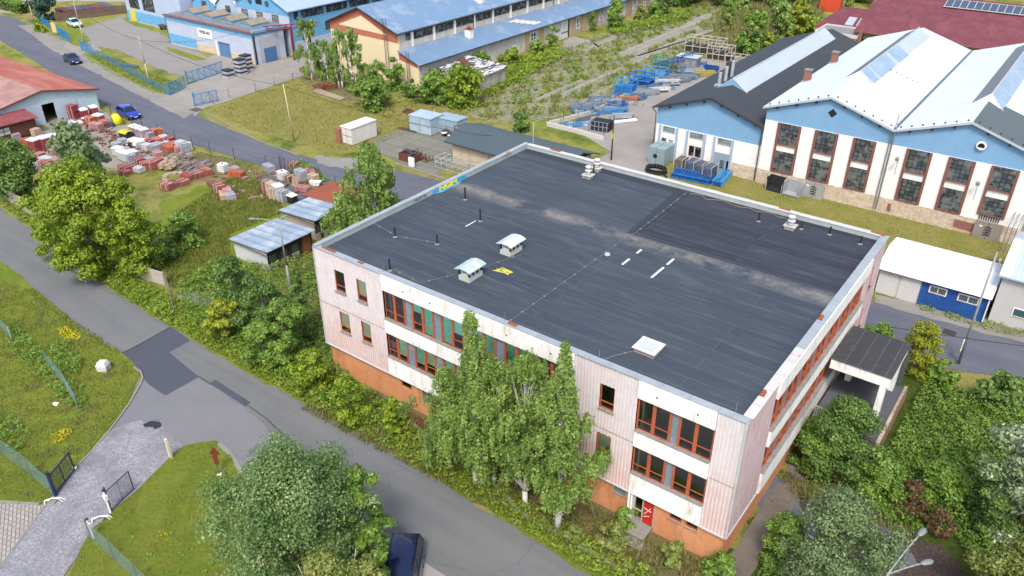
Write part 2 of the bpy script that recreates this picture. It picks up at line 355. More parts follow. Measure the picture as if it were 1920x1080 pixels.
def groundmat():
    t = NT('ground_grass'); g = lin('#a3ab4a', .52); d = lin('#b8a86c', .54); k = lin('#5f8330', .42); b = lin('#8a7d5e', .5)
    c = t.mix(t.noise(.09, 6, .65, lo=.38, hi=.62), g, d); c = t.mix(t.noise(.22, 7, .7, lo=.47, hi=.66), c, k); c = t.mix(t.noise(.5, 8, .75, lo=.60, hi=.72), c, b)
    c = t.mix(t.noise(5, 6, .75, lo=.35, hi=.7), t.mix(1., c, (.72, .74, .7, 1), 'MULTIPLY'), c); t.bump(t.noise(3.5, 8, .8, lo=.2, hi=.8), .9, .12); return t.out(c, .95, 0, .15)
def grassmat(name, a, b, d, mixs=.3, k=.5, fine=4.5):
    t = NT(name); c = t.mix(t.noise(mixs, 7, .7, lo=.4, hi=.62, dist=.6), lin(a, k), lin(b, k)); c = t.mix(t.noise(mixs * 3.1, 8, .75, lo=.52, hi=.68), c, lin(d, k))
    f = t.noise(fine, 8, .8, lo=.32, hi=.7); c = t.mix(f, t.mix(1., c, (.62, .68, .6, 1), 'MULTIPLY'), c); t.bump(t.noise(fine * .8, 8, .8, lo=.2, hi=.8), 1., .12); return t.out(c, .95, 0, .12)
def asphaltmat(name, h, h2, k=.5, sc=.18, patch=None, crack=.12, dirn=None):
    t = NT(name); c = t.mix(t.noise(sc, 6, .65, lo=.35, hi=.68), lin(h, k), lin(h2, k)); sp = t.noise(22, 3, .8, lo=.3, hi=.75); c = t.mix(sp, t.mix(1., c, (.84, .84, .85, 1), 'MULTIPLY'), c)
    c = t.mix(t.noise(1.6, 8, .8, lo=.58, hi=.8), c, t.mix(1., c, (1.14, 1.13, 1.1, 1), 'MULTIPLY'))
    if dirn is not None:
        tw = t.noise(1.0, 5, .65, vec=t.map((.045, .8, 1), (0, 0, -dirn)), lo=.4, hi=.62); c = t.mix(tw, t.mix(1., c, (.86, .86, .87, 1), 'MULTIPLY'), c); c = t.mix(t.noise(1.0, 6, .8, vec=t.map((.3, 3.2, 1), (0, 0, -dirn)), lo=.58, hi=.8), c, t.mix(1., c, (1.16, 1.15, 1.12, 1), 'MULTIPLY'))
    if crack:
        v = t.n.new('ShaderNodeTexVoronoi'); v.feature = 'DISTANCE_TO_EDGE'; v.inputs['Scale'].default_value = .22; nn = t.n.new('ShaderNodeTexNoise'); nn.inputs['Scale'].default_value = 1.1; nn.inputs['Detail'].default_value = 6
        va = t.n.new('ShaderNodeVectorMath'); va.operation = 'MULTIPLY_ADD'; t.L(nn.outputs['Color'], va.inputs[0]); va.inputs[1].default_value = (1.6, 1.6, 0); t.L(t.tc.outputs['Object'], va.inputs[2]); t.L(va.outputs[0], v.inputs['Vector'])
        ck = t.math('LESS_THAN', v.outputs['Distance'], .012); gate = t.noise(.13, 3, .5, lo=.5, hi=.56); c = t.mix(t.math('MULTIPLY', t.math('MULTIPLY', ck, gate), crack), c, lin('#3c3c40', .5))
    if patch: c = t.mix(t.noise(patch[1], 8, .75, lo=patch[2], hi=patch[2] + patch[3], dist=.5), c, lin(patch[0], k))
    t.bump(sp, .25, .01); return t.out(c, .88, 0, .3)
def slabmat(name, h, h2, w, hh, ms, weed='#7f9038', wlo=.50, rot=0, k=.5, off=.0):
    t = NT(name); nv = t.n.new('ShaderNodeTexNoise'); nv.inputs['Scale'].default_value = .9; nv.inputs['Detail'].default_value = 4
    va = t.n.new('ShaderNodeVectorMath'); va.operation = 'MULTIPLY_ADD'; t.L(nv.outputs['Color'], va.inputs[0]); va.inputs[1].default_value = (.25, .25, 0); t.L(t.map(rot=(0, 0, rot)), va.inputs[2])
    b = t.brick(va.outputs[0], lin(h, k), lin(h2, k), lin(weed, k * .8), w, hh, ms, off); c = t.mix(t.noise(3, 7, .8, lo=.45, hi=.8), b.outputs['Color'], lin(h2, k * .75))
    if wlo: c = t.mix(t.noise(.33, 9, .8, lo=wlo, hi=wlo + .07, dist=.8), c, t.mix(t.noise(1.3, 5, .7), lin(weed, k * .8), lin('#b0a968', k * .9)))
    t.bump(t.noise(5, 8, .8), .5, .04); return t.out(c, .92, 0, .2)
GM = groundmat()
gs = MB(); gs.q((-520, -260, -.02), (480, -260, -.02), (480, 620, -.02), (-520, 620, -.02)); struct(gs.build('ground', GM))
A_NEAR = asphaltmat('asphalt_near', '#8b8e8c', '#82858a', .49, dirn=-.03)
A_FAR = asphaltmat('asphalt_far', '#80848f', '#757989', .45, dirn=-.1)
A_DARK = asphaltmat('asphalt_patch', '#646a7a', '#6a7080', .37, crack=False)
A_JUNC = asphaltmat('asphalt_worn', '#909194', '#87898e', .5)
PALE = asphaltmat('old_pavement', '#aaa79f', '#98978f', .5, .3, ('#8c9055', .5, .62, .06))
CONC = asphaltmat('concrete_yard', '#b3aea6', '#a19c95', .52, .25, ('#8f8f72', .7, .66, .08))
YARD = asphaltmat('old_asphalt_yard', '#9e9b98', '#aaa6a0', .5, .12, ('#8e9460', .25, .62, .05))
GRAVEL = NT('crushed_gravel'); _c = GRAVEL.mix(GRAVEL.noise(.5, 8, .8, lo=.38, hi=.62, dist=.5), lin('#8b8c94', .52), lin('#cfd0d8', .55)); _c = GRAVEL.mix(GRAVEL.noise(9, 6, .85, lo=.42, hi=.62), lin('#84858c', .5), _c); GRAVEL.bump(GRAVEL.noise(9, 6, .8), .45, .03); GRAVEL = GRAVEL.out(_c, .95)
SLAB_OLD = slabmat('old_concrete_slabs', '#aeaba0', '#9c998d', 1.5, 3.0, .08, wlo=.475, off=.5)
SLAB_YARD2 = slabmat('clear_slabs', '#b5b1a8', '#a5a198', 1.2, 3.0, .06, wlo=.6)
SLAB_YARD = slabmat('yard_slabs', '#9a9890', '#8b8880', 3.0, 1.5, .05, wlo=.6)
PAVER = slabmat('pale_pavers', '#c9c5c0', '#bbb6b0', .40, .2, .022, weed='#8b7a6a', wlo=0, rot=.48, off=.5)
G_LUSH = grassmat('lush_grass', '#a3ae48', '#8ba13a', '#a09c50', .35)
G_DRY = grassmat('dry_mown_grass', '#b5aa62', '#a3a252', '#a0935a', .25, .52)
G_STRAW = grassmat('straw_grass_ground', '#b9ac68', '#a3a550', '#93994a', .3, .52)
G_DARK = grassmat('dark_undergrowth', '#5c7430', '#6c8238', '#4e6028', .5, .42)
EARTH = grassmat('bare_earth', '#ab9a78', '#9a9060', '#857a52', .6, .5)
LITTER = NT('brown_leaf_litter'); _c = LITTER.mix(LITTER.noise(7, 8, .85, lo=.4, hi=.62), lin('#3d3230', .5), lin('#7d6a66', .5)); LITTER.bump(LITTER.noise(8, 8, .8), .9, .05); LITTER = LITTER.out(_c, .95)

NEAR_FAR = [(-160, 275), (0, 388), (100, 463), (205, 542), (320, 612), (365, 640), (480, 708), (570, 757), (700, 830), (850, 920), (960, 985), (1110, 1080), (1300, 1200), (1500, 1330)]
NEAR_NEAR = [(1260, 1400), (900, 1155), (760, 1090), (700, 1060), (560, 975), (455, 885), (430, 830), (345, 826), (340, 800), (208, 805), (238, 762), (262, 722), (266, 697), (250, 678), (228, 660), (175, 630), (135, 601), (62, 540), (30, 518), (-200, 372)]
sheet('near_road', gp(NEAR_FAR + NEAR_NEAR), A_NEAR, 3, .07)
sheet('side_road', gp([(-10, 483), (45, 521), (0, 519), (-200, 400), (-200, 372)]), A_DARK, 4, .05)
sheet('road_junction', gp([(262, 712), (308, 742), (372, 708), (415, 735), (480, 782), (520, 825), (600, 905), (640, 960), (560, 975), (455, 895), (425, 845), (340, 850), (325, 832), (296, 802), (300, 786), (208, 805), (238, 762)]), A_JUNC, 5, .05)
sheet('tarmac_patch', gp([(229, 662), (321, 613), (357, 639), (317, 661), (373, 707), (311, 742), (280, 722)]), A_DARK, 6, 0)
sheet('tarmac_strip', gp([(393, 719), (404, 712), (470, 755), (461, 763)]), A_DARK, 6, 0)
def seam(pts, w=.05):
    P = gp(pts); m = MB()
    for (x0, y0), (x1, y1) in zip(P, P[1:]): L = math.hypot(x1 - x0, y1 - y0) or 1; nx, ny = -(y1 - y0) / L * w, (x1 - x0) / L * w; m.q((x0 - nx, y0 - ny, .05), (x1 - nx, y1 - ny, .05), (x1 + nx, y1 + ny, .05), (x0 + nx, y0 + ny, .05))
    struct(m.build('road_seam', M('#5c6068', .45, .8)))
seam([(373, 707), (384, 714), (397, 722)], .06); seam([(466, 762), (500, 786), (515, 801), (540, 822), (575, 860)], .04); seam([(700, 1045), (760, 1080), (800, 1110)], .05); seam([(229, 662), (255, 650), (321, 613)], .04)
TAR = M('#34363f', .5, .7, name='fresh_tar'); sheet('tar_smear', gp([(268, 796), (283, 790), (300, 792), (303, 800), (290, 806), (282, 801), (272, 802)]), TAR, 8, .05, .2)
sheet('gravel_drive', gp([(206, 806), (262, 788), (300, 795), (335, 828), (343, 838), (320, 856), (285, 890), (258, 918), (222, 948), (192, 976), (165, 1005), (120, 1080), (60, 1180), (-160, 1250), (-60, 1130), (0, 1062), (85, 945), (150, 870)]), GRAVEL, 6, .08, .5)
sheet('paved_forecourt', gp([(85, 948), (72, 946), (0, 944), (-150, 940), (-300, 1300), (-100, 1190), (0, 1062)]), PAVER, 5, 0)
sheet('roadside_pavement', gp([(786, 1048), (835, 1080), (900, 1130), (1000, 1300), (700, 1300), (690, 1110), (740, 1040)]), asphaltmat('pale_pavement', '#b5b1ae', '#aba7a4', .52, crack=False), 5, .0)
# far road and what runs along it
FAR_UP = [(-60, 24), (0, 29), (30, 34), (58, 50), (95, 79), (150, 108), (290, 178), (360, 212), (500, 272), (640, 313), (740, 318), (850, 345)]
xr = [G(1640, 567), G(1920, 640)]
far_w = gp(FAR_UP) + [(10, 34.5), (24, 32.2)] + [G(1660, 572), G(1780, 605), G(1920, 642), G(2200, 705)] + [G(2200, 790), G(1920, 712), G(1780, 692), G(1640, 645)] + [(24, 25.5), (6, 26)] + gp([(790, 405), (640, 357), (470, 305), (270, 243), (185, 190), (0, 75), (-200, -40), (-60, 24)][:-1])
sheet('far_road', far_w, A_FAR, 3, .06)
sheet('road_shoulder', gp([(35, 48), (55, 62), (95, 92), (150, 122), (290, 194), (345, 222), (372, 206), (300, 168), (240, 138), (165, 98), (135, 83), (95, 62), (60, 46)]), PALE, 4, .1)
sheet('pale_patch', gp([(590, 292), (690, 300), (740, 318), (720, 330), (650, 318), (595, 306)]), PALE, 5, .12)
sheet('side_street', gp([(-60, 24), (60, 25), (40, 10), (130, 2), (240, 4), (330, -30), (-60, -60)]), asphaltmat('light_street', '#bdb9b2', '#b0aca4', .5), 2, .1)
sheet('shoulder_right', gp([(1640, 552), (1720, 566), (1850, 600), (1960, 625), (1960, 652), (1800, 612), (1640, 567)]), PALE, 4, .1)
# factory yard top left
sheet('factory_yard', gp([(150, 55), (232, 28), (262, 48), (300, 62), (330, 80), (392, 108), (480, 124), (410, 165), (385, 150), (330, 140), (285, 125), (225, 95), (175, 85), (150, 68)]), YARD, 3, .2)
sheet('gate_apron', gp([(128, 78), (176, 84), (195, 98), (150, 104), (118, 88)]), CONC, 4, .1)
sheet('factory_driveway', gp([(355, 200), (300, 185), (330, 172), (350, 160), (430, 132), (500, 118), (545, 108), (600, 92), (640, 108), (605, 133), (560, 145), (480, 172), (420, 192), (385, 202), (365, 218)]), CONC, 4, .1)
sheet('loading_apron', gp([(372, 112), (405, 103), (440, 110), (425, 127), (395, 118)]), CONC, 5, .05)
sheet('grass_strip', gp([(88, 62), (130, 80), (155, 92), (170, 76), (150, 55), (110, 45), (85, 50)]), G_LUSH, 3, .2)
sheet('grass_verge', gp([(155, 100), (200, 95), (225, 110), (285, 140), (330, 152), (345, 165), (318, 178), (285, 172), (215, 140), (165, 112)]), G_LUSH, 5, .15)
sheet('grass_island', gp([(313, 88), (330, 92), (370, 105), (388, 112), (370, 114), (340, 105), (318, 96)]), G_LUSH, 5, .15)
sheet('grass_island_small', gp([(232, 33), (255, 38), (290, 50), (285, 56), (258, 50), (235, 41)]), G_LUSH, 5, .15)
sheet('field', gp([(392, 205), (430, 190), (500, 168), (560, 150), (640, 130), (700, 160), (760, 190), (860, 200), (900, 215), (860, 235), (790, 250), (740, 270), (640, 290), (560, 270), (480, 245), (385, 208)]), G_DRY, 2, .3)
sheet('bare_patch', gp([(560, 148), (640, 138), (690, 170), (720, 190), (650, 190), (585, 168)]), EARTH, 3, .3)
# old slab ground
sheet('slab_field', gp([(760, 175), (900, 130), (1020, 110), (1060, 78), (1150, 60), (1250, 30), (1330, 0), (1400, -10), (1420, 30), (1380, 70), (1330, 100), (1290, 108), (1180, 160), (1060, 215), (950, 235), (880, 215)]), SLAB_OLD, 2, .4)
STRIPS = []
for a, b, c, d in (((1157, 106), (1300, 42), (1337, 25), 5), ((1180, 118), (1250, 88), (1372, 44), 5), ((1050, 181), (1110, 152), (1168, 127), 3.5), ((1100, 92), (1170, 62), (1230, 46), 4), ((1190, 100), (1240, 76), (1310, 50), 4), ((1075, 200), (1120, 176), (1150, 160), 3), ((1000, 190), (1040, 172), (1090, 150), 3)):
    STRIPS.append(gp([(a[0], a[1] - d)])[0]); sheet('slab_strip', gp([(a[0], a[1] - d), (b[0], b[1] - d), (c[0], c[1] - d * .6), (c[0] + 3, c[1] + d * .6), (b[0] + 4, b[1] + d), (a[0] + 6, a[1] + d)]), SLAB_YARD2, 4, .32)
sheet('slab_pad', gp([(1055, 78), (1075, 68), (1105, 76), (1100, 88), (1060, 90)]), CONC, 3, .05)
sheet('slab_apron', gp([(700, 262), (760, 240), (840, 245), (905, 280), (850, 300), (820, 330), (740, 300), (705, 285)]), SLAB_YARD, 4, .1)
sheet('sorting_yard', gp([(1108, 262), (1075, 240), (1095, 225), (1190, 172), (1290, 122), (1345, 100), (1400, 110), (1300, 190), (1232, 235), (1232, 320), (1160, 330), (1100, 310), (1145, 285)]), CONC, 3, .06)
sheet('mown_grass', [(-2, 34.0), (11, 33.6), (37, 36.5), (37, 52), (-2, 52)], G_STRAW, 2, .1)
# brick merchant's yard
sheet('merchants_yard', gp([(40, 330), (75, 245), (115, 200), (190, 205), (228, 232), (270, 246), (360, 280), (352, 300), (290, 320), (230, 325), (180, 310), (120, 300)]), asphaltmat('dusty_yard', '#b0aba0', '#a29d90', .5, .3, ('#8c9055', .4, .64, .06)), 3, .25)
sheet('yard_track', gp([(340, 296), (380, 285), (430, 300), (480, 318), (530, 335), (560, 350), (590, 370), (570, 380), (530, 372), (490, 345), (430, 325), (380, 340), (330, 345)]), EARTH, 3, .3)
sheet('tarmac_pad', gp([(478, 335), (520, 322), (575, 352), (590, 375), (555, 388), (525, 360)]), A_FAR, 4, .15)
# ground round the main building
sheet('rough_grass', gp([(300, 380), (440, 330), (520, 345), (600, 380), (650, 350), (800, 410), (620, 440), (520, 500), (380, 545), (300, 500)]), G_LUSH, 2, .3)
sheet('undergrowth', [(30.2, -6), (60, -14), (62, 24), (30.2, 25)], G_DARK, 1, .4)
sheet('entrance_ground', [(2, -4.6), (30.5, -3.6), (31, .2), (0, .2)], EARTH, 2, .2)
sheet('asphalt_remnant', gp([(1408, 905), (1440, 895), (1470, 900), (1503, 915), (1498, 945), (1535, 985), (1520, 1020), (1470, 1010), (1450, 975), (1410, 935)]), A_FAR, 4, .12, .4)
sheet('asphalt_remnant_strip', gp([(1625, 990), (1645, 985), (1690, 1015), (1720, 1060), (1690, 1070), (1650, 1030)]), A_FAR, 5, .12, .4)
sheet('leaf_litter', gp([(1500, 915), (1545, 935), (1600, 965), (1680, 1000), (1760, 1020), (1800, 1060), (1800, 1130), (1640, 1120), (1560, 1040), (1500, 960)]), LITTER, 3, .2)
sheet('building_path', [(30.05, -2), (31.3, -2.2), (31.6, 12), (30.05, 12)], asphaltmat('dirty_path', '#8c857c', '#776f66', .5, .6), 3, .1)
sheet('driveway_slab', gp([(322, 560), (372, 545), (400, 570), (330, 600)]), PALE, 4, .15)
sheet('road_verge', gp([(100, 462), (205, 541), (320, 611), (365, 639), (480, 707), (570, 756), (700, 829), (850, 919), (960, 984), (1110, 1079), (1300, 1198), (1330, 1150), (1200, 1065), (1080, 1000), (960, 925), (850, 860), (760, 790), (700, 740), (600, 690), (500, 640), (420, 590), (330, 560), (250, 520), (180, 470)]), G_LUSH, 2, .15)
sheet('concrete_slab', gp([(690, 750), (722, 742), (735, 762), (712, 778)]), PALE, 4, .05)
sheet('lawn_island', gp([(340, 838), (405, 826), (430, 850), (455, 900), (560, 985), (700, 1075), (800, 1150), (700, 1330), (300, 1290), (130, 1080), (165, 1005), (222, 948), (285, 890), (320, 856)]), G_LUSH, 9, .06)
sheet('lawn_left', gp([(262, 700), (240, 760), (150, 868), (85, 943), (0, 941), (-200, 930), (-200, 480), (-10, 483), (45, 522), (62, 542), (135, 603), (175, 633), (228, 663), (250, 680)]), G_LUSH, 4, .06)
sheet('old_slabs', gp([(0, 658), (30, 668), (90, 715), (100, 740), (60, 750), (0, 740), (-150, 700)]), slabmat('mossy_slabs', '#8f8d88', '#83807a', 1.2, .5, .08, wlo=.47, rot=.5), 6, .25)
KERB = M('#a8a49c', .5, .9, name='kerb_stone')
def kerb(pts, w=.12, h=.1, name='kerb'):
    mb = MB()
    for (x0, y0), (x1, y1) in zip(pts, pts[1:]):
        L = math.hypot(x1 - x0, y1 - y0); n = max(1, round(L / 1.0)); a = math.atan2(y1 - y0, x1 - x0)
        for i in range(n):
            f = (i + .5) / n; cx, cy = x0 + (x1 - x0) * f, y0 + (y1 - y0) * f; l = L / n / 2 - .012
            mb.box(cx - l, cx + l, cy - w / 2, cy + w / 2, 0, h + random.Random(i).uniform(-.012, .012), rz=a, c=(cx, cy))
    return struct(mb.build(name, KERB))
kerb(gp([(252, 690), (264, 698), (268, 710), (262, 725), (240, 762), (206, 808)]))
kerb(gp([(150, 870), (206, 808)]), .12, .06)
kerb(gp([(320, 856), (285, 890), (258, 918), (222, 948)]), .12, .06)
kerb(gp([(455, 890), (432, 852), (410, 832)]), .3, .04)
kerb(gp([(385, 212), (480, 262), (560, 292)]))
kerb(gp([(740, 306), (800, 325), (860, 345)]), .3, .1)
kerb(gp([(155, 103), (215, 137), (290, 175)]))
kerb(gp([(52, 42), (95, 63), (125, 76)]))
kerb(gp([(0, 942), (75, 946)]))
kerb(gp([(85, 948), (0, 1064), (-60, 1130)]), .12, .05)
kerb(gp([(760, 790), (830, 832), (900, 880), (975, 962), (1045, 1000), (1140, 1056), (1230, 1110)]), .25, .12)
cvr = MB(); x, y = G(1780, 624); cvr.box(x - .45, x + .45, y - .4, y + .4, .012, .035); tag(cvr.build('drain_cover', M('#4b4343', .5)), 'rusty square drain cover set in the right hand street', 'drain cover')
cvr = MB(); x, y = G(368, 206); cvr.box(x - .8, x + .8, y - .6, y + .6, .016, .05); tag(cvr.build('drain_cover', M('#6b5f56', .5)), 'brown grating in the pavement beside the open blue gate leaf', 'drain cover')
# ================================================================ the big flat roofed building
FF = ('F', 0.0); FR = ('R', 30.0); FL = ('L', 0.0); FBK = ('B', 24.0)
def rustclad():
    t = NT('corrugated_cladding'); sep = t.n.new('ShaderNodeSeparateXYZ'); t.L(t.tc.outputs['Object'], sep.inputs[0]); z = sep.outputs[2]
    r = t.n.new('ShaderNodeMapRange'); r.inputs[1].default_value = 6.7; r.inputs[2].default_value = 3.2; t.L(z, r.inputs[0])
    n = t.noise(.22, 6, .7, lo=.25, hi=.8); st = t.math('ADD', t.math('MULTIPLY', r.outputs[0], .65), t.math('MULTIPLY', n, .45))
    fine = t.noise(1.0, 7, .75, vec=t.map((7, 7, .8)), lo=.35, hi=.6); white = t.mix(t.noise(1.5, 6, .7), lin('#e2e1e6', .66), lin('#d5d0d6', .63)); pink = t.mix(fine, lin('#e0ac98', .60), lin('#e6d3d0', .63))
    ms = t.n.new('ShaderNodeAttribute'); ms.attribute_name = 'groove'
    g = t.mix(ms.outputs['Fac'], t.mix(t.math('MULTIPLY', st, .33), white, pink), t.mix(t.math('MINIMUM', t.math('MULTIPLY', st, .72), 1.), lin('#dddade', .66), lin('#dc9474', .62)))
    return t.out(g, .6, 0, .35)
CLAD = rustclad()
def plaster(name, h, h2, k=.6, drips=None):
    t = NT(name); c = t.mix(t.noise(.7, 7, .7, lo=.4, hi=.7), lin(h, k), lin(h2, k)); c = t.mix(t.noise(9, 5, .7, lo=.3, hi=.8), t.mix(1., c, (.88, .88, .87, 1), 'MULTIPLY'), c)
    if drips: c = t.mix(t.math('MULTIPLY', t.noise(1.0, 6, .75, vec=t.map((2.4, 2.4, .45)), lo=.52, hi=.70), .8), c, lin(drips, k))
    t.bump(t.noise(12, 5, .7), .25, .01); return t.out(c, .85, 0, .25)
FASCIA = plaster('weathered_white_render', '#f2f1f0', '#e8e6e1', .76, '#a39d8e')
ORANGE = plaster('orange_render', '#e2a274', '#d69062', .64, '#b4764c')
PINKR = plaster('pink_render', '#e3cdd0', '#d6b4b4', .64, '#c08a80')
def memb():
    t = NT('roofing_felt'); v = t.map(); b = t.brick(v, lin('#525c6a', .41), lin('#495465', .41), lin('#727b86', .44), 26.0, 1.0, .012, .37)
    b2 = t.brick(t.map((1, 1, 1)), (1, 1, 1, 1), (.92, .93, .95, 1), (1, 1, 1, 1), 6.1, 1.0, 0.0, .61)
    c = t.mix(1., b.outputs['Color'], b2.outputs['Color'], 'MULTIPLY')
    c = t.mix(t.noise(.16, 6, .6, lo=.35, hi=.7), c, t.mix(1., c, (1.12, 1.18, 1.14, 1), 'MULTIPLY'))
    st = t.noise(1.0, 7, .75, vec=t.map((.35, 2.2, 1)), lo=.5, hi=.78); c = t.mix(t.math('MULTIPLY', st, .6), c, lin('#7d8688', .45))
    # silt left by standing water along the gutter line
    sep = t.n.new('ShaderNodeSeparateXYZ'); t.L(t.tc.outputs['Object'], sep.inputs[0]); dy = t.math('ABSOLUTE', t.math('SUBTRACT', sep.outputs[1], 13.95)); band = t.n.new('ShaderNodeMapRange'); band.inputs[1].default_value = 1.15; band.inputs[2].default_value = .2; t.L(dy, band.inputs[0])
    d = t.math('MULTIPLY', band.outputs[0], t.noise(.33, 7, .7, vec=t.map((1, 1.1, 1)), lo=.40, hi=.56)); c = t.mix(d, c, t.mix(t.noise(2, 6, .8), lin('#979693', .5), lin('#7a7977', .5)))
    sp = t.noise(30, 2, .8, lo=.3, hi=.75); c = t.mix(sp, t.mix(1., c, (.82, .82, .82, 1), 'MULTIPLY'), c); t.bump(sp, .2, .008); return t.out(c, .85, 0, .3)
def memb2():
    t = NT('newer_roofing_felt'); b = t.brick(t.map(), lin('#363b48', .38), lin('#454b5a', .40), lin('#6d7280', .42), 23.0, 1.0, .012, .3, -.1)
    c = t.mix(t.math('MULTIPLY', t.noise(1.0, 7, .75, vec=t.map((.3, 2.5, 1)), lo=.52, hi=.75), .55), b.outputs['Color'], lin('#6e7284', .45)); return t.out(c, .8, 0, .35)
FELT = memb(); FELT2 = memb2(); FELT3 = M('#3f4654', .4, .85, name='felt_patch')
CAP = M('#c9d3d8', .55, .42, '#b1bbc1', .8, .5, .6, metal=.25, name='zinc_flashing', spec=.5); CAPW = M('#dcdcd8', .6, .6, '#b78d74', 1.1, .62, .67, name='worn_flashing')
RUST = M('#b06a3c', .55, .9, '#8c4a2c', 3, name='rust'); REDW = M('#c66a48', .6, .6, '#a85640', 2, .55, .65, name='brick_red_window_paint'); GREYP = M('#8fa3b2', .5, .5, '#9fa9b0', 1.5, name='grey_blue_panel')
SILL = M('#a9a7a2', .5, .8, '#8f8c85', 2, name='stone_sill'); BLINDS = [M('#9ff0d8', .95, .8, grime=.08, name='mint_blind'), M('#bdf0cc', .95, .8, grime=.08, name='pale_green_blind'), M('#8ce8d0', .95, .8, grime=.08, name='sea_green_blind'), M('#dde6c0', .9, .8, grime=.08, name='cream_green_blind')]
def glass():
    t = NT('window_glass'); t.out((.02, .025, .028, 1), .06, 0, .8); tr = t.n.new('ShaderNodeBsdfTransparent'); tr.inputs[0].default_value = (.93, .96, .95, 1)
    mx = t.n.new('ShaderNodeMixShader'); fr = t.n.new('ShaderNodeFresnel'); fr.inputs[0].default_value = 1.5; f = t.math('ADD', fr.outputs[0], .10); t.L(f, mx.inputs[0]); gl = t.n.new('ShaderNodeBsdfGlossy'); gl.inputs['Roughness'].default_value = .05
    t.L(tr.outputs[0], mx.inputs[1]); t.L(gl.outputs[0], mx.inputs[2]); t.L(mx.outputs[0], t.n['Material Output'].inputs[0]); return t.mat
GLASS = glass(); INNER = M('#b4b6ae', .6, .9, name='room_plaster'); WHITE = M('#f0efec', .72, .6, '#dcdad4', 1.0, .5, .7, grime=.1, name='white_paint'); DARK = M('#23262b', .5, .6, name='dark_void')
MB0 = thing('factory_office_building', 'large abandoned flat roofed office block with black felt roof and white and pink cladding', 'building', (0, 0, 0))
def cells(a0, a1, z0, z1, holes):
    A = sorted({a0, a1, *[h[0] for h in holes], *[h[1] for h in holes]}); Z = sorted({z0, z1, *[h[2] for h in holes], *[h[3] for h in holes]})
    A = [a for a in A if a0 - 1e-6 <= a <= a1 + 1e-6]; Z = [z for z in Z if z0 - 1e-6 <= z <= z1 + 1e-6]
    for za, zb in zip(Z, Z[1:]):
        run = None
        for a, b in zip(A, A[1:]):
            cx, cz = (a + b) / 2, (za + zb) / 2
            if any(h[0] < cx < h[1] and h[2] < cz < h[3] for h in holes):
                if run: yield run[0], run[1], za, zb; run = None
            else: run = (run[0], b) if run else (a, b)
        if run: yield run[0], run[1], za, zb
def fpt(F, a, d, z):
    k, c = F
    return (a, c - d, z) if k == 'F' else (a, c + d, z) if k == 'B' else (c + d, a, z) if k == 'R' else (c - d, a, z)
def wall(mb, F, a0, a1, z0, z1, holes=(), thick=.2, d=0.):
    for a, b, za, zb in cells(a0, a1, z0, z1, holes): mb.fb(F, a, b, d - thick, d, za, zb)
def corr(name, F, a0, a1, z0, z1, holes=(), pitch=.20, dep=.035, parent=MB0, mat=CLAD, d=0.):
    mb = MB(); gv = []; n = max(2, round((a1 - a0) / pitch)); p = (a1 - a0) / n; prof = [(0, 0), (.42, 0), (.5, -dep), (.92, -dep), (1, 0)]
    for i in range(n):
        for (u0, d0), (u1, d1) in zip(prof, prof[1:]):
            A, B = a0 + (i + u0) * p, a0 + (i + u1) * p; cx = (A + B) / 2; zs = [(z0, z1)]
            for h in holes:
                if h[0] < cx < h[1]: zs = [s for (s0, s1) in zs for s in ((s0, min(s1, h[2])), (max(s0, h[3]), s1)) if s[1] - s[0] > .01]
            for s0, s1 in zs:
                q = [fpt(F, A, d + d0, s0), fpt(F, B, d + d1, s0), fpt(F, B, d + d1, s1), fpt(F, A, d + d0, s1)]
                if F[0] in 'LB': q.reverse()
                mb.q(*q); gv.append(1. if d0 == d1 == -dep else (.5 if d0 != d1 else 0.))
    o = mb.build(name, mat, parent); at = o.data.attributes.new('groove', 'FLOAT', 'FACE'); at.data.foreach_set('value', gv); return o
# --- shell
b = MB()
holesB = [(23.3, 24.1, 1.55, 2.3), (24.5, 25.9, .1, 2.3), (26.75, 27.45, 1.6, 2.27), (27.7, 28.4, 1.6, 2.27), (7.0, 7.9, 1.5, 2.3), (8.9, 9.8, 1.1, 2.3), (12.2, 13.1, 1.5, 2.3), (17.5, 18.4, 1.5, 2.3)]
wall(b, FF, .25, 29.75, -.1, 2.36, holesB, .25, -.18); wall(b, FR, .25, 23.75, -.1, 2.36, [(9, 9.9, 1.5, 2.2), (12.1, 13, 1.5, 2.2)], .25, -.18)
b.box(.2, .44, .45, 23.75, -.1, 2.36); b.box(.45, 29.56, 23.55, 23.8, -.1, 2.36); b.build('basement_wall', ORANGE, MB0)
core = MB()
for z in (2.4, 5.55, 9.2): core.box(.45, 29.6, .4, 23.6, z - .12, z + .02)
core.box(.46, 29.55, 4.6, 4.8, 2.45, 9.05); core.box(24.6, 24.8, 4.82, 23.5, 2.45, 9.05)
for x in (3.1, 6.3, 11, 15.6, 20.4, 24.4): core.box(x, x + .14, .45, 4.58, 2.43, 5.4); core.box(x, x + .14, .45, 4.58, 5.58, 9.05)
for y in (8, 12, 16, 20): core.box(24.82, 29.4, y, y + .14, 2.43, 5.4); core.box(24.82, 29.4, y, y + .14, 5.58, 9.05)
core.box(.47, 29.54, 4.83, 5.0, -.1, 2.25); core.build('inner_walls', INNER, MB0)
w1 = [(1.75, 2.7, 7.15, 8.76), (3.85, 4.7, 7.15, 8.76), (1.75, 2.7, 3.95, 5.55), (3.85, 4.7, 3.95, 5.55)]
w2 = [(22.1, 22.98, 7.1, 8.68), (22.1, 22.98, 3.85, 5.4)]
w3 = [(21.55, 22.3, 6.9, 8.6), (21.55, 22.3, 3.7, 5.4)]
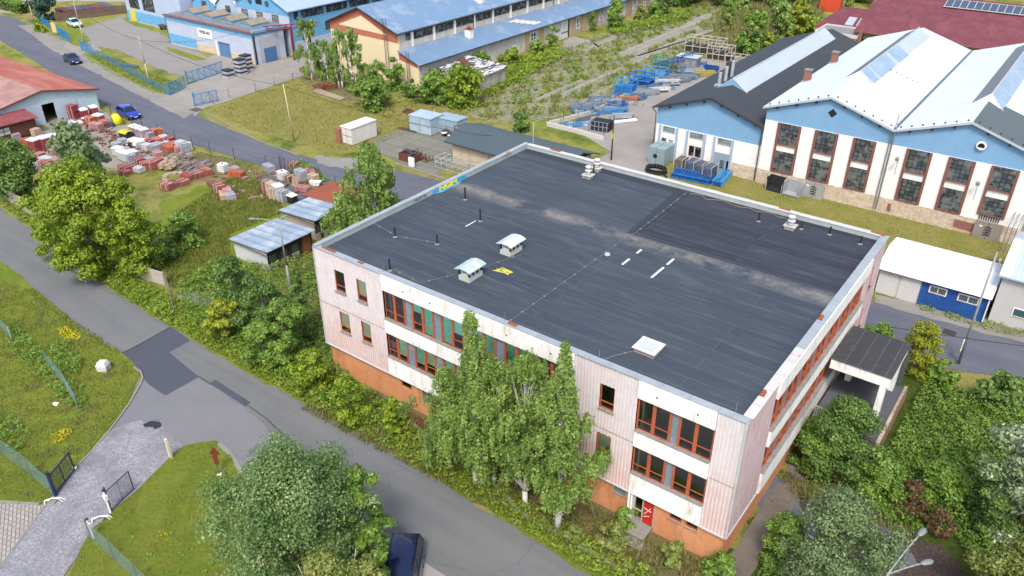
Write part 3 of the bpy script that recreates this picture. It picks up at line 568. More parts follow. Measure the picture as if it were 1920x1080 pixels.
corr('corrugated_cladding', FF, 0, 6.2, 2.3, 9.9, w1); corr('corrugated_cladding', FF, 20.5, 24.3, 2.3, 9.9, w2); corr('corrugated_cladding', FF, 28.55, 29.93, 2.3, 9.9)
corr('corrugated_cladding', FL, 0, 24, 2.3, 9.9); corr('corrugated_cladding', FBK, 0, 30, 2.3, 9.9)
pk = MB(); wall(pk, FR, .05, 4.0, 2.3, 9.9, (), .2, 0); pk.build('pink_cladding', PINKR, MB0); pk = MB(); wall(pk, FR, 20.3, 23.95, 2.3, 9.9, w3, .2, 0); pk.build('pink_cladding', PINKR, MB0)
tr = MB(); tr.box(29.93, 30.04, -.05, .05, 2.28, 9.92); tr.box(-.04, .05, -.05, .04, 2.28, 9.92)
for a0, a1 in ((0, 6.2), (20.5, 24.3), (28.55, 29.9)): tr.fb(FF, a0, a1, -.05, .06, 2.24, 2.3)
tr.fb(FR, .06, 4, -.05, .05, 2.24, 2.3); tr.fb(FR, 20.3, 23.9, -.05, .05, 2.24, 2.3); tr.build('corner_trim', M('#d3dae0', .62, .5, '#c0b8b4', 1, name='pale_trim'), MB0, split=True)
ji = MB()
for z in (5.75,):
    ji.fb(FF, .05, 6.15, .002, .012, z, z + .03); ji.fb(FF, 20.55, 24.25, .002, .012, z, z + .03); ji.fb(FF, 28.6, 29.9, .002, .012, z, z + .03)
ji.build('cladding_joint', M('#a9958f', .5, .8), MB0, split=True)
fa = MB()
for a0, a1 in ((6.2, 20.5), (24.3, 28.55)):
    for z0, z1 in ((8.8, 9.9), (5.62, 6.66), (2.3, 3.72)): fa.fb(FF, a0 + .02, a1 - .02, -.3, .10, z0, z1)
for z0, z1 in ((8.8, 9.9), (5.62, 6.66), (2.3, 3.72)): fa.fb(FR, 4.02, 20.28, -.3, .14, z0, z1)
fa.build('white_band', FASCIA, MB0, bevel=.02, split=True)
dr = MB()
for x in (8.1, 10.3, 13, 16, 19, 25.4, 27.6): dr.tube((x, -.11, 9.32), (x, -.02, 9.32), .055, n=8)
dr.build('drain_spout', DARK, MB0, split=True)
si = MB()
for a0, a1 in ((6.2, 20.5), (24.3, 28.55)):
    for z in (6.66, 3.72): si.fb(FF, a0 + .03, a1 - .03, -.28, .13, z, z + .05)
for z in (6.66, 3.72): si.fb(FR, 4.04, 20.26, -.28, .17, z, z + .05)
for h in w1 + w2: si.fb(FF, h[0] - .04, h[1] + .04, -.16, .08, h[2] - .07, h[2])
for h in w3: si.fb(FR, h[0] - .04, h[1] + .04, -.16, .08, h[2] - .07, h[2])
for h in holesB[2:4] + holesB[:1]: si.fb(FF, h[0] - .05, h[1] + .05, -.3, -.12, h[2] - .07, h[2] - .002)
si.build('sill', SILL, MB0, split=True)
RW = random.Random(11)
def window(F, a0, a1, z0, z1, d, parent=MB0, mat=REDW, tz=.28, fw=.06, blind=None, bdrop=1., mull=(), name='window', dep=.09, glass_=GLASS, cas=True):
    f = MB(); f.fb(F, a0, a0 + fw, d - dep, d, z0, z1); f.fb(F, a1 - fw, a1, d - dep, d, z0, z1); f.fb(F, a0 + fw, a1 - fw, d - dep, d, z1 - fw, z1); f.fb(F, a0 + fw, a1 - fw, d - dep, d, z0, z0 + fw)
    if tz: zt = z0 + (z1 - z0) * tz; f.fb(F, a0 + fw, a1 - fw, d - dep + .01, d - .01, zt - fw * .4, zt + fw * .4)
    for m in mull: f.fb(F, m - fw / 2, m + fw / 2, d - dep + .012, d - .012, z0 + fw, z1 - fw)
    o = f.build(name, mat, parent); pd = d - .045 if d <= 0 else max(.012, d - .03); p = MB(); q = [fpt(F, a0 + fw, pd, z0 + fw), fpt(F, a1 - fw, pd, z0 + fw), fpt(F, a1 - fw, pd, z1 - fw), fpt(F, a0 + fw, pd, z1 - fw)]; p.q(*q); p.build('pane', glass_, o)
    if blind is not None: bl = MB(); zb = z1 - (z1 - z0) * bdrop; bl.fb(F, a0 + .03, a1 - .03, d - .075, d - .062, zb, z1 - .02); bl.build('blind', blind, o)
    return o
def strip(F, a0, a1, z0, z1, d, blindset, nmod=None, rev=False):
    L = a1 - a0; nm = nmod or round(L / 2.27); p = L / nm; k = p / 2.27
    for i in range(nm):
        s = a0 + i * p; pos = [(.06, .78), (.90, 1.62)]
        if rev: pos = [(2.27 - v, 2.27 - u) for u, v in pos]
        for j, (u, v) in enumerate(pos):
            bb = blindset(i, j, z0); window(F, s + u * k, s + v * k, z0, z1, d, blind=bb[0] if bb else None, bdrop=bb[1] if bb else 1, fw=.04)
        u, v = (1.62, 2.33) if not rev else (-.06, .65)
        g = MB(); g.fb(F, max(a0 + .01, s + u * k + .1), min(a1 - .01, s + v * k - .1), d - .12, d - .03, z0, z1); g.build('infill_panel', GREYP, MB0)
        g = MB(); g.fb(F, s + u * k + .005, s + u * k + .095, d - .1, d + .015, z0, z1)
        if s + v * k < a1: g.fb(F, s + v * k - .095, s + v * k - .005, d - .1, d + .015, z0, z1)
        for mm in (.78, .90) if 0 else (.84,):
            c_ = (2.27 - mm if rev else mm); g.fb(F, s + (c_ - .058) * k, s + (c_ + .058) * k, d - .1, d + .02, z0, z1)
        g.build('mullion', REDW, MB0, split=True)
def bs_front(i, j, z):
    if z > 6:
        if i == 0: return None
        if i == 1 and j == 0: return (BLINDS[2], .35)
        return (BLINDS[(i + j) % 3], .95 if (i * 2 + j) % 5 else .5)
    if i == 0 and j == 0: return None
    return (BLINDS[(i * 2 + j) % 4], .72 if (i + j) % 2 else .62)
for z0, z1 in ((6.71, 8.8), (3.77, 5.62)):
    strip(FF, 6.22, 20.48, z0, z1, -.07, bs_front, 6); 
    for a_, c_ in ((24.36, 25.2), (25.32, 26.14), (26.72, 27.52), (27.64, 28.48)): window(FF, a_, c_, z0, z1, -.09, fw=.04)
    for a_, c_ in ((24.31, 24.36), (25.2, 25.32), (26.14, 26.24), (26.62, 26.72), (27.52, 27.64), (28.48, 28.54)): g = MB(); g.fb(FF, a_ + .001, c_ - .001, -.22, -.10, z0, z1); g.build('mullion', REDW, MB0)
    g = MB(); g.fb(FF, 26.24, 26.62, -.24, -.15, z0, z1); g.build('infill_panel', GREYP, MB0)
    strip(FR, 4.03, 20.27, z0, z1, -.06, lambda i, j, z: (BLINDS[(i + j) % 3], .8) if (z < 6 and (i + j) % 2) else (M('#a8503c', .5, .7), 1.0) if (z > 6 and (i * 3 + j) % 4 == 1) else None, 7)
for i, h in enumerate(w1): window(FF, h[0], h[1], h[2], h[3], -.07, blind=BLINDS[3] if i else None, bdrop=.72 if i else .2, dep=.07)
window(FF, *w2[0], -.07); window(FF, *w2[1], -.07, blind=BLINDS[3], bdrop=.75)
for h in w3: window(FR, *h, -.07, blind=M('#b4624c', .5), bdrop=1.)
for i, h in enumerate(holesB):
    if i == 1: continue
    if i in (0, 5): window(FF, h[0], h[1], h[2], h[3], -.2, tz=0, mat=M('#8fa0a4', .5), glass_=M('#8f9c9e', .5, .5))
    else: window(FF, h[0], h[1], h[2], h[3], -.24, tz=0, mat=REDW, mull=((h[0] + h[1]) / 2,) if i > 5 else ())
ban = MB(); ban.fb(FF, 6.33, 6.98, -.215, -.205, 4.35, 4.95); bo = ban.build('window_notice', M('#c8413a', .55, .5, grime=.1), MB0); tx = text('notice_text', 'ZEIT', .30, WHITE, bo, Matrix.Translation((6.66, .203, 4.72)) @ ROT_F); text('notice_text', '0482', .2, WHITE, bo, Matrix.Translation((6.66, .203, 4.47)) @ ROT_F)
# entrance
e = MB(); e.box(24.5, 24.58, .0, .4, 0, 2.3); e.box(24.36, 24.46, -.12, .17, -.05, 2.3); e.build('porch_wall', WHITE, MB0)
e = MB(); e.box(24.6, 25.88, .22, .3, 1.95, 2.02); e.box(24.6, 24.68, .2, .28, .3, 1.95); e.box(25.12, 25.2, .2, .28, .3, 1.95); e.box(25.82, 25.88, .2, .28, .3, 1.95); e.box(24.68, 25.12, .21, .27, 1.0, 1.06); e.build('door_frame', M('#c9c5bd', .6), MB0)
dd = MB(); dd.box(25.21, 25.81, .20, .25, .32, 1.93); do = dd.build('door', M('#d8281f', .55, .5, grime=.12, name='red_door_paint'), MB0)
dd = MB(); dd.tube((25.3, .18, 1.0), (25.65, .18, 1.6), .018); dd.tube((25.26, .18, 1.45), (25.7, .18, 1.35), .016); dd.tube((25.28, .18, .8), (25.62, .18, 1.0), .016); dd.build('door_bars', WHITE, do)
dd = MB(); dd.box(24.6, 25.88, -.9, .45, .0, .28); dd.box(24.45, 26.05, -1.5, -.92, .0, .12); dd.build('entrance_step', SILL, MB0)
# --- roof
r = MB(); r.q((.3, .3, 9.62), (29.7, .3, 9.62), (29.7, 23.7, 9.62), (.3, 23.7, 9.62)); ro = r.build('roof', FELT, MB0)
r = MB(); r.q((15.9, 14.55, 9.624), (29.62, 14.9, 9.624), (29.62, 23.62, 9.624), (15.3, 23.62, 9.624)); r.build('newer_felt', FELT2, ro)
r = MB(); r.q((.5, 22.75, 9.624), (15.25, 22.7, 9.624), (15.28, 23.55, 9.624), (.5, 23.6, 9.624)); r.q((15.3, 23.55, 9.628), (15.85, 14.6, 9.628), (15.35, 14.6, 9.628), (14.8, 22.6, 9.628)); r.build('felt_patch', FELT3, ro)
par = MB(); par.box(.08, .32, .06, 23.9, 9.3, 9.97); par.box(.34, 29.6, 23.66, 23.9, 9.3, 9.93); par.box(29.68, 29.92, .32, 23.9, 9.3, 9.9); par.box(.34, 29.66, .08, .34, 9.3, 9.88); par.build('parapet', M('#c3cfd0', .55, .6, '#aab6b6', .7, name='parapet_sheet'), MB0, split=True)
cap = MB(); RP = random.Random(5)
for k in range(20):
    a, c = k * 1.5 + .01, (k + 1) * 1.5 - .005; cap.cm = 0; cap.box(a - .0, c, -.07, .38, 9.92 + (k % 2) * .004, 9.95 + (k % 2) * .004)
for k in range(16):
    a, c = k * 1.5 + .02, (k + 1) * 1.5 - .01; cap.cm = 0; cap.box(-.06, .34, a, c, 9.985 + (k % 2) * .005, 10.02 + (k % 2) * .005 + RP.random() * .01)
    cap.cm = 0 if k > 4 else 1; cap.box(29.6, 30.1, a + (0 if k else .38), c, 9.93 + (k % 2) * .004, 9.965 + (k % 2) * .004)
for k in range(20):
    a, c = k * 1.5 + .36 * (k == 0), (k + 1) * 1.5 - .01 - .4 * (k == 19); cap.cm = 1; cap.box(a, c, 23.62, 24.08, 9.95 + (k % 2) * .005, 9.985 + (k % 2) * .005 + RP.random() * .01)
cap.build('parapet_cap', [CAP, CAPW], MB0)
rs = MB()
for x, y, w, d_ in ((.62, .12, 1.3, .22), (4.0, .12, .5, .2), (15.9, .1, .6, .25), (2.6, 23.8, 1.0, .25), (.12, 20.4, .3, .9), (22.5, 23.85, .8, .2), (28.9, 23.8, .9, .25)): rs.box(x, x + w, y, y + d_, 9.96 + (.04 if x < .3 or y > 20 else 0), 9.972 + (.055 if x < .3 or y > 20 else 0))
for y in (2.25, 10.8): rs.tube((29.72, y, 9.94), (29.72, y + .5, 9.95), .14, n=10)
rs.build('rust_patch', RUST, MB0, jitter=.02, split=True)
# graffiti on the inside of the left parapet, scribbles on the roof
BL = M('#43b6e6', .6, .6, grime=.1); YE = M('#f2e24a', .7, .6, grime=.05); BK = M('#20262c', .5, .6)
gq = MB(); gq.prism([(.325, 11.3, 9.66), (.325, 11.8, 9.64), (.325, 15.2, 9.64), (.325, 15.6, 9.72), (.325, 15.1, 9.95), (.325, 14.0, 9.96), (.325, 12.2, 9.96), (.325, 11.5, 9.85)], (.004, 0, 0)); gq.q((.4, 11.8, 9.626), (.6, 12.2, 9.626), (.52, 13.4, 9.626), (.6, 14.2, 9.626), (.36, 14.8, 9.626), (.34, 11.6, 9.626)); go = gq.build('graffiti', BL, MB0)
text('graffiti_letters', 'NGM', .50, YE, go, Matrix.Translation((.338, 13.25, 9.80)) @ ROT_R @ Matrix.Diagonal((1.9, .92, 1, 1)), .004, .03); text('graffiti_shadow', 'NGM', .50, BK, go, Matrix.Translation((.332, 13.18, 9.785)) @ ROT_R @ Matrix.Diagonal((1.78, .8, 1, 1)), .002, .04)
text('graffiti_scrawl', 'HUSTIE', .34, BK, go, Matrix.Translation((.332, 10.1, 9.80)) @ ROT_R @ Matrix.Diagonal((1.3, .9, 1, 1)), .002)
sc = MB(); RS = random.Random(4); px_, py_ = 11.2, 4.9
for k in range(16): nx, ny = 11.2 + RS.random() * 1.25, 4.9 + RS.random() * .65; sc.tube((px_, py_, 9.63), (nx, ny, 9.63), .022, n=4); px_, py_ = nx, ny
sc.build('yellow_scrawl', YE, ro)
ws = MB()
for (a, b_, c_, d_) in ((17.3, 10.4, 17.3, 11.3), (17.3, 12.3, 17.4, 12.9), (19.6, 10.0, 19.6, 11.6), (19.6, 12.1, 19.7, 13.0)): ws.box(a, a + .13, b_, d_, 9.625, 9.66)
ws.box(5.8, 5.86, 8.7, 9.8, 9.625, 9.65); ws.build('white_batten', WHITE, ro, split=True)
ln = MB()
def roofline(pts, r=.012):
    ln = MB(); ln.path([(x, y, 9.66) for x, y in pts], r, 4)
    for (x0, y0), (x1, y1) in zip(pts, pts[1:]):
        n = int(math.hypot(x1 - x0, y1 - y0) / 1.1)
        for i in range(n): f = (i + .5) / max(1, n); x, y = x0 + (x1 - x0) * f, y0 + (y1 - y0) * f; ln.box(x - .05, x + .05, y - .05, y + .05, 9.622, 9.69)
    ln.build('lightning_wire', M('#9aa0a4', .5), ro)
roofline([(15.6, .3), (15.65, 8), (15.7, 14.3), (15.85, 15), (15.6, 23.4)]); roofline([(6.1, 1.2), (8.6, .9), (10.3, 4.2), (11.4, 7.6)]); roofline([(.4, 5.2), (3.0, 4.7), (6, 5.6)]); roofline([(21.7, .4), (22.1, 1.4), (22.7, 2.4)], .02)
for x, y in ((15.6, .25), (21.75, .3), (29.2, .45), (6.2, .25)): ln = MB(); ln.tube((x, y, 9.9), (x, y, 10.5), .015, n=5); ln.build('wire_rod', M('#9aa0a4', .5), MB0)
cb_ = MB(); R2 = random.Random(9); pts = [(15.9, 23.2, 9.66)]
for k in range(14): pts.append((16.2 + k * .55, 23.3 + .18 * math.sin(k * 1.9) - (.25 if k in (2, 7) else 0), 9.66))
cb_.path(pts, .02, 5); cb_.build('loose_cable', M('#b9a896', .5), ro)
VW = M('#e3e4de', .66, .7, '#c9cbb0', 2, .5, .6, name='vent_white'); TIN = M('#bfd6d6', .62, .5, '#e2e2da', 1.2, .5, .6, name='tin_sheet')
def ventbox(x, y):      # louvred brick shaft with a curved tin hood
    v = MB(); v.box(x - .42, x + .42, y - .66, y + .66, 9.62, 9.95); o = v.build('roof_ventilator', M('#cfd9d8', .6, .8, '#c9c878', 2.3, .56, .6), MB0)
    v = MB()
    for dy in (-.6, -.2, .2, .6):
        for dx in (-.38, .38): v.box(x + dx - .04, x + dx + .04, y + dy - .04, y + dy + .04, 9.98, 10.4)
    v.build('post', DARK, o, split=True); v = MB()
    for i in range(3):
        for dx in (-.3, .3): v.box(x + dx - .012, x + dx + .012, y - .56 + i * .4, y - .24 + i * .4, 10.02, 10.26)
    v.box(x - .27, x + .27, y - .5, y + .5, 9.955, 10.05); v.build('louvres', WHITE, o); v = MB(); P = []
    for i in range(9): t = i / 8; P.append((x - .6 + 1.2 * t, 0, 10.41 + .13 * math.sin(math.pi * t)))
    for (xa, _, za), (xb, _, zb) in zip(P, P[1:]): v.q((xa, y - .84, za), (xb, y - .84, zb), (xb, y + .84, zb), (xa, y + .84, za)); v.q((xa, y - .84, za - .05), (xa, y + .84, za - .05), (xb, y + .84, zb - .05), (xb, y - .84, zb - .05)); v.q((xa, y - .84, za - .05), (xb, y - .84, zb - .05), (xb, y - .84, zb), (xa, y - .84, za)); v.q((xa, y + .84, za), (xb, y + .84, zb), (xb, y + .84, zb - .05), (xa, y + .84, za - .05))
    v.build('curved_hood', TIN, o)
ventbox(10.6, 7.6); ventbox(10.6, 3.4)
h = MB(); h.box(22.65, 23.85, 2.35, 3.5, 9.62, 9.8); ho = h.build('roof_hatch', M('#b9a69c', .55, .8), MB0); h = MB(); h.box(22.57, 23.93, 2.27, 3.58, 9.86, 9.92); h.build('hatch_lid', M('#dfe2e0', .66, .6, '#c3c7c5', 1.6), ho); h = MB(); h.box(22.85, 23.65, 2.5, 3.3, 9.92, 9.98); h.build('lid_plate', M('#cfd9db', .62, .5), ho)
h = MB(); h.box(22.61, 23.89, 2.31, 3.54, 9.8, 9.86); h.build('hatch_gap', DARK, ho)
for x, y in ((8.0, 21.3), (7.75, 23.0), (24.1, 21.9)):
    v = MB(); v.box(x - .34, x + .34, y - .3, y + .3, 9.62, 9.8); o = v.build('mushroom_vent', M('#c9c6bc', .6, .8, '#8c8a84', 2), MB0); v = MB(); v.box(x - .42, x + .42, y - .37, y + .37, 9.84, 9.9); v.build('vent_slab', M('#d3d1ca', .6, .8), o)
    v = MB(); v.tube((x, y, 9.93), (x, y, 10.1), .2, .2, 12); v.tube((x, y, 10.16), (x, y, 10.3), .27, .27, 14); v.tube((x, y, 10.3), (x, y, 10.5), .2, .2, 14); v.tube((x, y, 10.5), (x, y, 10.6), .28, .22, 14); v.build('vent_cowl', M('#e2e2de', .66, .4), o, True)
for i, (x, y) in enumerate(((2.9, 12.2), (6.1, 10.0), (3.0, 4.6), (6.0, 5.5), (6.0, 1.0), (21.9, 21.7), (26.6, 22.6), (28.7, 22.4), (7.95, 22.2), (24.75, 22.3))):
    v = MB(); hh = (.9, .85, .65, .62, .75, .6, .5, .5, .7, .5)[i]; v.tube((x, y, 9.62), (x, y, 9.62 + hh), .055, .055, 8); v.tube((x, y, 9.62 + hh), (x, y, 9.7 + hh), .085, .07, 8); o = v.build('vent_pipe', M('#2a2d31', .5, .6), MB0); v = MB(); v.tube((x, y, 9.625), (x, y, 9.68), .16, .08, 9); v.build('pipe_collar', SILL, o)
v = MB(); v.tube((15.9, 11, 9.625), (15.9, 11, 9.72), .2, .16, 12); v.build('roof_drain_cap', M('#c9c9c6', .6), MB0)
# --- covered terrace on the right
t2 = thing('terrace_annex', 'open sided terrace annex with black felt canopy roof built against the right hand wall', 'porch', (30.3, 13.7, 0))
OFF = (30.3, 13.7, 0)
m = MB(); m.box(30.3, 33.75, 13.72, 18.1, 5.2, 5.92); m.build('canopy', FASCIA, t2, off=OFF, bevel=.02)
m = MB(); m.q((30.3, 13.65, 5.965), (33.82, 13.65, 5.965), (33.82, 18.17, 5.965), (30.3, 18.17, 5.965)); m.box(30.3, 33.82, 13.65, 18.17, 5.925, 5.96)
t = NT('canopy_felt'); bb = t.brick(t.map(rot=(0, 0, math.pi / 2)), lin('#424448', .42), lin('#4a4b4f', .42), lin('#85868a', .4), 20, .78, .012, 0); t.out(t.mix(t.noise(2, 6, .8, lo=.55, hi=.8), bb.outputs['Color'], lin('#707274', .45)), .85); m.build('roof_felt', t.mat, t2, off=OFF)
m = MB(); m.box(30.3, 34.3, 11.8, 18.3, 2.35, 2.62); m.build('terrace_floor', asphaltmat('terrace_floor', '#6b7078', '#5c6066', .5, .5, crack=False), t2, off=OFF)
m = MB(); m.box(30.3, 34.2, 12.0, 18.2, -.1, 2.3); m.box(34.15, 34.35, 11.7, 18.4, 2.0, 2.7); m.build('base_wall', plaster('worn_render', '#cdbfae', '#b59a82', .55, '#8a6f5c'), t2, off=OFF)
for x, y in ((33.45, 13.9), (30.95, 17.0), (33.45, 17.6)): m = MB(); m.box(x - .17, x + .17, y - .17, y + .4, 2.62, 5.2); m.build('column', FASCIA, t2, off=OFF)
m = MB(); m.box(30.35, 33.9, 11.95, 12.0, 3.4, 3.46); m.box(30.35, 33.9, 11.95, 12.0, 2.7, 2.75)
for i in range(30): m.box(30.4 + i * .12, 30.45 + i * .12, 11.96, 11.99, 2.7, 3.4)
m.build('railing', M('#bdb3a6', .55), t2, off=OFF)
m = MB(); m.box(30.35, 33.9, 18.21, 18.3, 2.62, 5.15); m.build('rear_wall', M('#5d6167', .5), t2, off=OFF)
m = MB(); m.box(34.36, 34.46, 12.3, 17.9, 2.25, 2.4); m.path([(34.4, 12.3, 2.5), (34.4, 17.9, 3.2)], .03); m.build('edge_rail', M('#8a5f44', .5), t2, off=OFF)
m = MB(); bx_ = (31.2, 12.6); m.box(31.05, 31.4, 12.9, 13.3, 2.63, 2.9); m.box(31.1, 31.35, 12.95, 13.25, 2.9, 2.95); tag(m.build('crate', M('#26282c', .5)), 'small black box left on the terrace floor beside the railing', 'box')
# steps of rusty decking and stacked slabs at the front left
m = MB()
for i in range(13): x = 7.1 + i * .27; m.box(x, x + .22, -2.3, -.35, .02 + (i % 3) * .01, .10 + (i % 3) * .01)
tag(m.build('timber_deck', M('#8c4634', .5, .85, '#6d3528', 2), jitter=.01), 'red brown board deck lying against the orange basement wall behind the birches', 'deck')
# ================================================================ the other buildings
def paneglass(name, w, h, c1='#39414a', c2='#5c6670', bar='#23272b', ms=.03):
    t = NT(name); b = t.brick(t.map(wall=True), lin(c1, .4), lin(c2, .45), lin(bar, .5), w, h, ms, 0); c = t.mix(t.noise(1.3, 3, .6, lo=.5, hi=.62), b.outputs['Color'], lin('#8d9391', .4)); return t.out(c, .25, 0, .6)
GRID = paneglass('old_factory_glazing', .42, .40, '#454e56', '#767f84', '#2c3034', .035); GRID2 = paneglass('strip_glazing', .42, 1.2, '#2e353d', '#4b545e'); RIBG = paneglass('glass_blocks', .3, .3, '#8fa6a8', '#7a9297', '#b9c6c4')
SKYB = plaster('sky_blue_render', '#8dbbe3', '#83b2dc', .58); WHR = plaster('white_render', '#f2f1ee', '#e4e2de', .74); LILAC = plaster('pale_lilac_render', '#c9d3e8', '#bcc8dd', .62); BRIGHTB = plaster('bright_blue_render', '#7cc0ee', '#6fb4e6', .58)
STONE = NT('rough_stone'); _b = STONE.brick(STONE.map(wall=True), lin('#efe3d0', .75), lin('#e2d2ba', .72), lin('#c7b69e', .65), .5, .16, .012); _c = STONE.mix(STONE.noise(3, 7, .8), _b.outputs['Color'], lin('#d0b89c', .62)); STONE.bump(STONE.noise(6, 6, .8), .8, .05); STONE = STONE.out(_c, .9)
FRAMEB = M('#a0675a', .5, .8, '#8a5548', 2, name='brick_brown_surround'); ROOFW = M('#e4ebf2', .66, .45, '#d3dde6', .3, .45, .7, grime=.12, wave=1.1, axis='Y', wd=.8, name='white_sheet_roof', spec=.5)
ROOFWR = M('#eef1f4', .76, .45, '#e9edf0', .25, .4, .7, grime=.05, name='white_sheet_roof_plain'); ROOFD = M('#4a5158', .45, .75, '#40464c', .6, name='dark_felt_roof', bump=18); ROOFG = M('#6e7c7e', .45, .7, '#66747a', .6, name='slate_grey_felt')
BLUETIN = M('#8fb2d6', .52, .42, '#a9bfd6', .35, .5, .62, metal=.15, wave=.6, axis='Y', wd=.86, name='blue_grey_sheet_roof', spec=.5); POLY = M('#cdd9e2', .6, .4, '#b9c9d6', .5, wave=.5, axis='Y', wd=.8, name='ribbed_translucent_sheet', spec=.5); POLYB = M('#9fbcd8', .55, .35, '#b3c8da', .7, wave=.5, axis='Y', wd=.86, name='blue_tinted_sheet')
LEAD = M('#77808c', .48, .3, '#6d7682', .4, name='grey_glazing'); GUT = M('#c9d2dc', .6, .5, name='pale_gutter'); DGUT = M('#4b4446', .5, .6, name='dark_gutter'); REDBR = NT('red_brick'); _b = REDBR.brick(REDBR.map(wall=True), lin('#a5533f', .5), lin('#8d4433', .5), lin('#b9a59a', .5), .25, .08, .01); REDBR = REDBR.out(_b.outputs['Color'], .9)
def gable(mb, x0, x1, y, ze, zp, xp=None, d=.3, zb=0, ze1=None):
    xp = (x0 + x1) / 2 if xp is None else xp; mb.prism([(x0, y, zb), (x1, y, zb), (x1, y, ze1 or ze), (xp, y, zp), (x0, y, ze)], (0, d, 0))
def slope(mb, x0, z0, x1, z1, y0, y1, th=.12):
    mb.prism([(x0, y0, z0), (x1, y0, z1), (x1, y0, z1 + th), (x0, y0, z0 + th)], (0, y1 - y0, 0))
# ---- white roofed double hall
L0 = (11.3, 51.2, 0); hall = thing('factory_hall', 'long factory hall with two white gabled roofs, sky blue gables and tall brick framed windows', 'building', L0)
m = MB(); gable(m, 11.35, 23.9, 51.2, 8.3, 10.4, 17.6); gable(m, 23.9, 36.45, 51.2, 8.3, 10.4, 30.2); m.build('gable_wall', SKYB, hall, off=L0)
m = MB(); m.box(11.38, 36.42, 51.14, 51.2, 1.5, 7.02); m.build('white_facade', WHR, hall, off=L0)
m = MB(); m.box(11.36, 36.44, 51.05, 51.25, -.1, 1.62); m.build('stone_plinth', STONE, hall, off=L0)
m = MB()
for x in (25.0, 31.1): m.box(x, x + (.3 if x < 30 else 1.9), 51.03, 51.05, .35, 1.15)
m.build('bare_brick_patch', REDBR, hall, off=L0, jitter=.04, split=True)
m = MB(); m.box(36.2, 36.45, 51.52, 88, 0, 8.3); m.box(11.35, 11.6, 51.52, 88, 0, 8.3); m.box(11.65, 36.15, 87.7, 88, 0, 8.3); m.build('side_wall', WHR, hall, off=L0)
m = MB(); slope(m, 11.0, 8.28, 17.6, 10.5, 50.9, 88.3); slope(m, 17.6, 10.5, 23.9, 8.45, 50.9, 88.3); slope(m, 23.9, 8.45, 30.2, 10.5, 50.9, 88.3); slope(m, 30.2, 10.5, 36.9, 8.25, 59.4, 88.3); m.build('roof', ROOFW, hall, off=L0)
m = MB(); slope(m, 30.2, 10.52, 36.9, 8.27, 50.88, 59.38); m.build('felt_roof_bay', ROOFG, hall, off=L0)
m = MB(); m.box(23.75, 24.05, 50.95, 88, 8.54, 8.62); m.build('valley_gutter', M('#6f7d94', .5, .5), hall, off=L0)
m = MB()
for (xa, za, xb, zb) in ((11.0, 8.2, 17.6, 10.42), (17.6, 10.42, 23.9, 8.37), (23.9, 8.37, 30.2, 10.42), (30.2, 10.42, 36.9, 8.17)):
    m.prism([(xa, 50.78, za), (xb, 50.78, zb), (xb, 50.78, zb + .2), (xa, 50.78, za + .2)], (0, .1, 0))
m.build('verge_board', GUT, hall, off=L0)
m = MB()
for (xa, za, xb, zb) in ((11.0, 8.2, 17.6, 10.42), (17.6, 10.42, 23.9, 8.37), (23.9, 8.37, 30.2, 10.42), (30.2, 10.42, 36.9, 8.17)):
    for k in range(7):
        f = (k + .5) / 7; x = xa + (xb - xa) * f; z = za + (zb - za) * f + .22; m.box(x - .06, x + .06, 51.3, 51.42, z, z + .14)
        if k % 2: m.box(x - .1, x + .1, 50.95, 51.18, z - .5, z - .26)
m.build('snow_hook', DGUT, hall, off=L0, split=True)
def hallwin(xl, xr, rows, par=hall, off=L0, gl=GRID, y=51.14):
    fr_ = MB(); z0, z1 = rows[-1][0], rows[0][1]; fr_.box(xl, xl + .24, y - .12, y, z0 - .1, z1); fr_.box(xr - .24, xr, y - .12, y, z0 - .1, z1)
    for za, zb in rows: fr_.box(xl + .24, xr - .24, y - .16, y, za - .1, za)
    o = fr_.build('window', FRAMEB, par, off=off); p = MB()
    for za, zb in rows: p.box(xl + .24, xr - .24, y - .03, y - .002, za, zb)
    p.build('pane', gl, o, off=(0, 0, 0)); 
    for c in kids(o): c.location = (-off[0], -off[1], -off[2])
    b_ = MB(); n = len(rows)
    return o
for i, (a, c) in enumerate(((12.75, 15.2), (16.6, 18.95), (20.4, 22.6), (25.4, 27.7), (29.1, 31.4), (32.7, 35.0))):
    hallwin(a, c, [(4.8, 7.0), (4.0 - 2.2 if i < 5 else 2.3, 4.0)])
m = MB()
for k in range(9): m.box(32.95 + k * .2, 33.05 + k * .2, 51.06, 51.1, 1.7, 2.35)
m.build('curtain', M('#4a3a34', .5), hall, off=L0)
m = MB(); m.prism([(17.9, 51.17, 8.5), (18.35, 51.17, 8.95), (17.9, 51.17, 9.4), (17.45, 51.17, 8.95)], (0, .02, 0)); m.build('diamond_vent', DARK, hall, off=L0)
m = MB(); m.tube((31.4, 50.9, 8.55), (31.4, 51.2, 8.6), .3, .3, 14); o = m.build('round_vent', DARK, hall, off=L0); m = MB(); m.tube((31.4, 50.92, 8.62), (31.4, 51.0, 8.62), .42, .42, 14); m.build('vent_hood', WHITE, o, off=(0, 0, 0)); kids(o)[0].location = (-L0[0], -L0[1], 0)
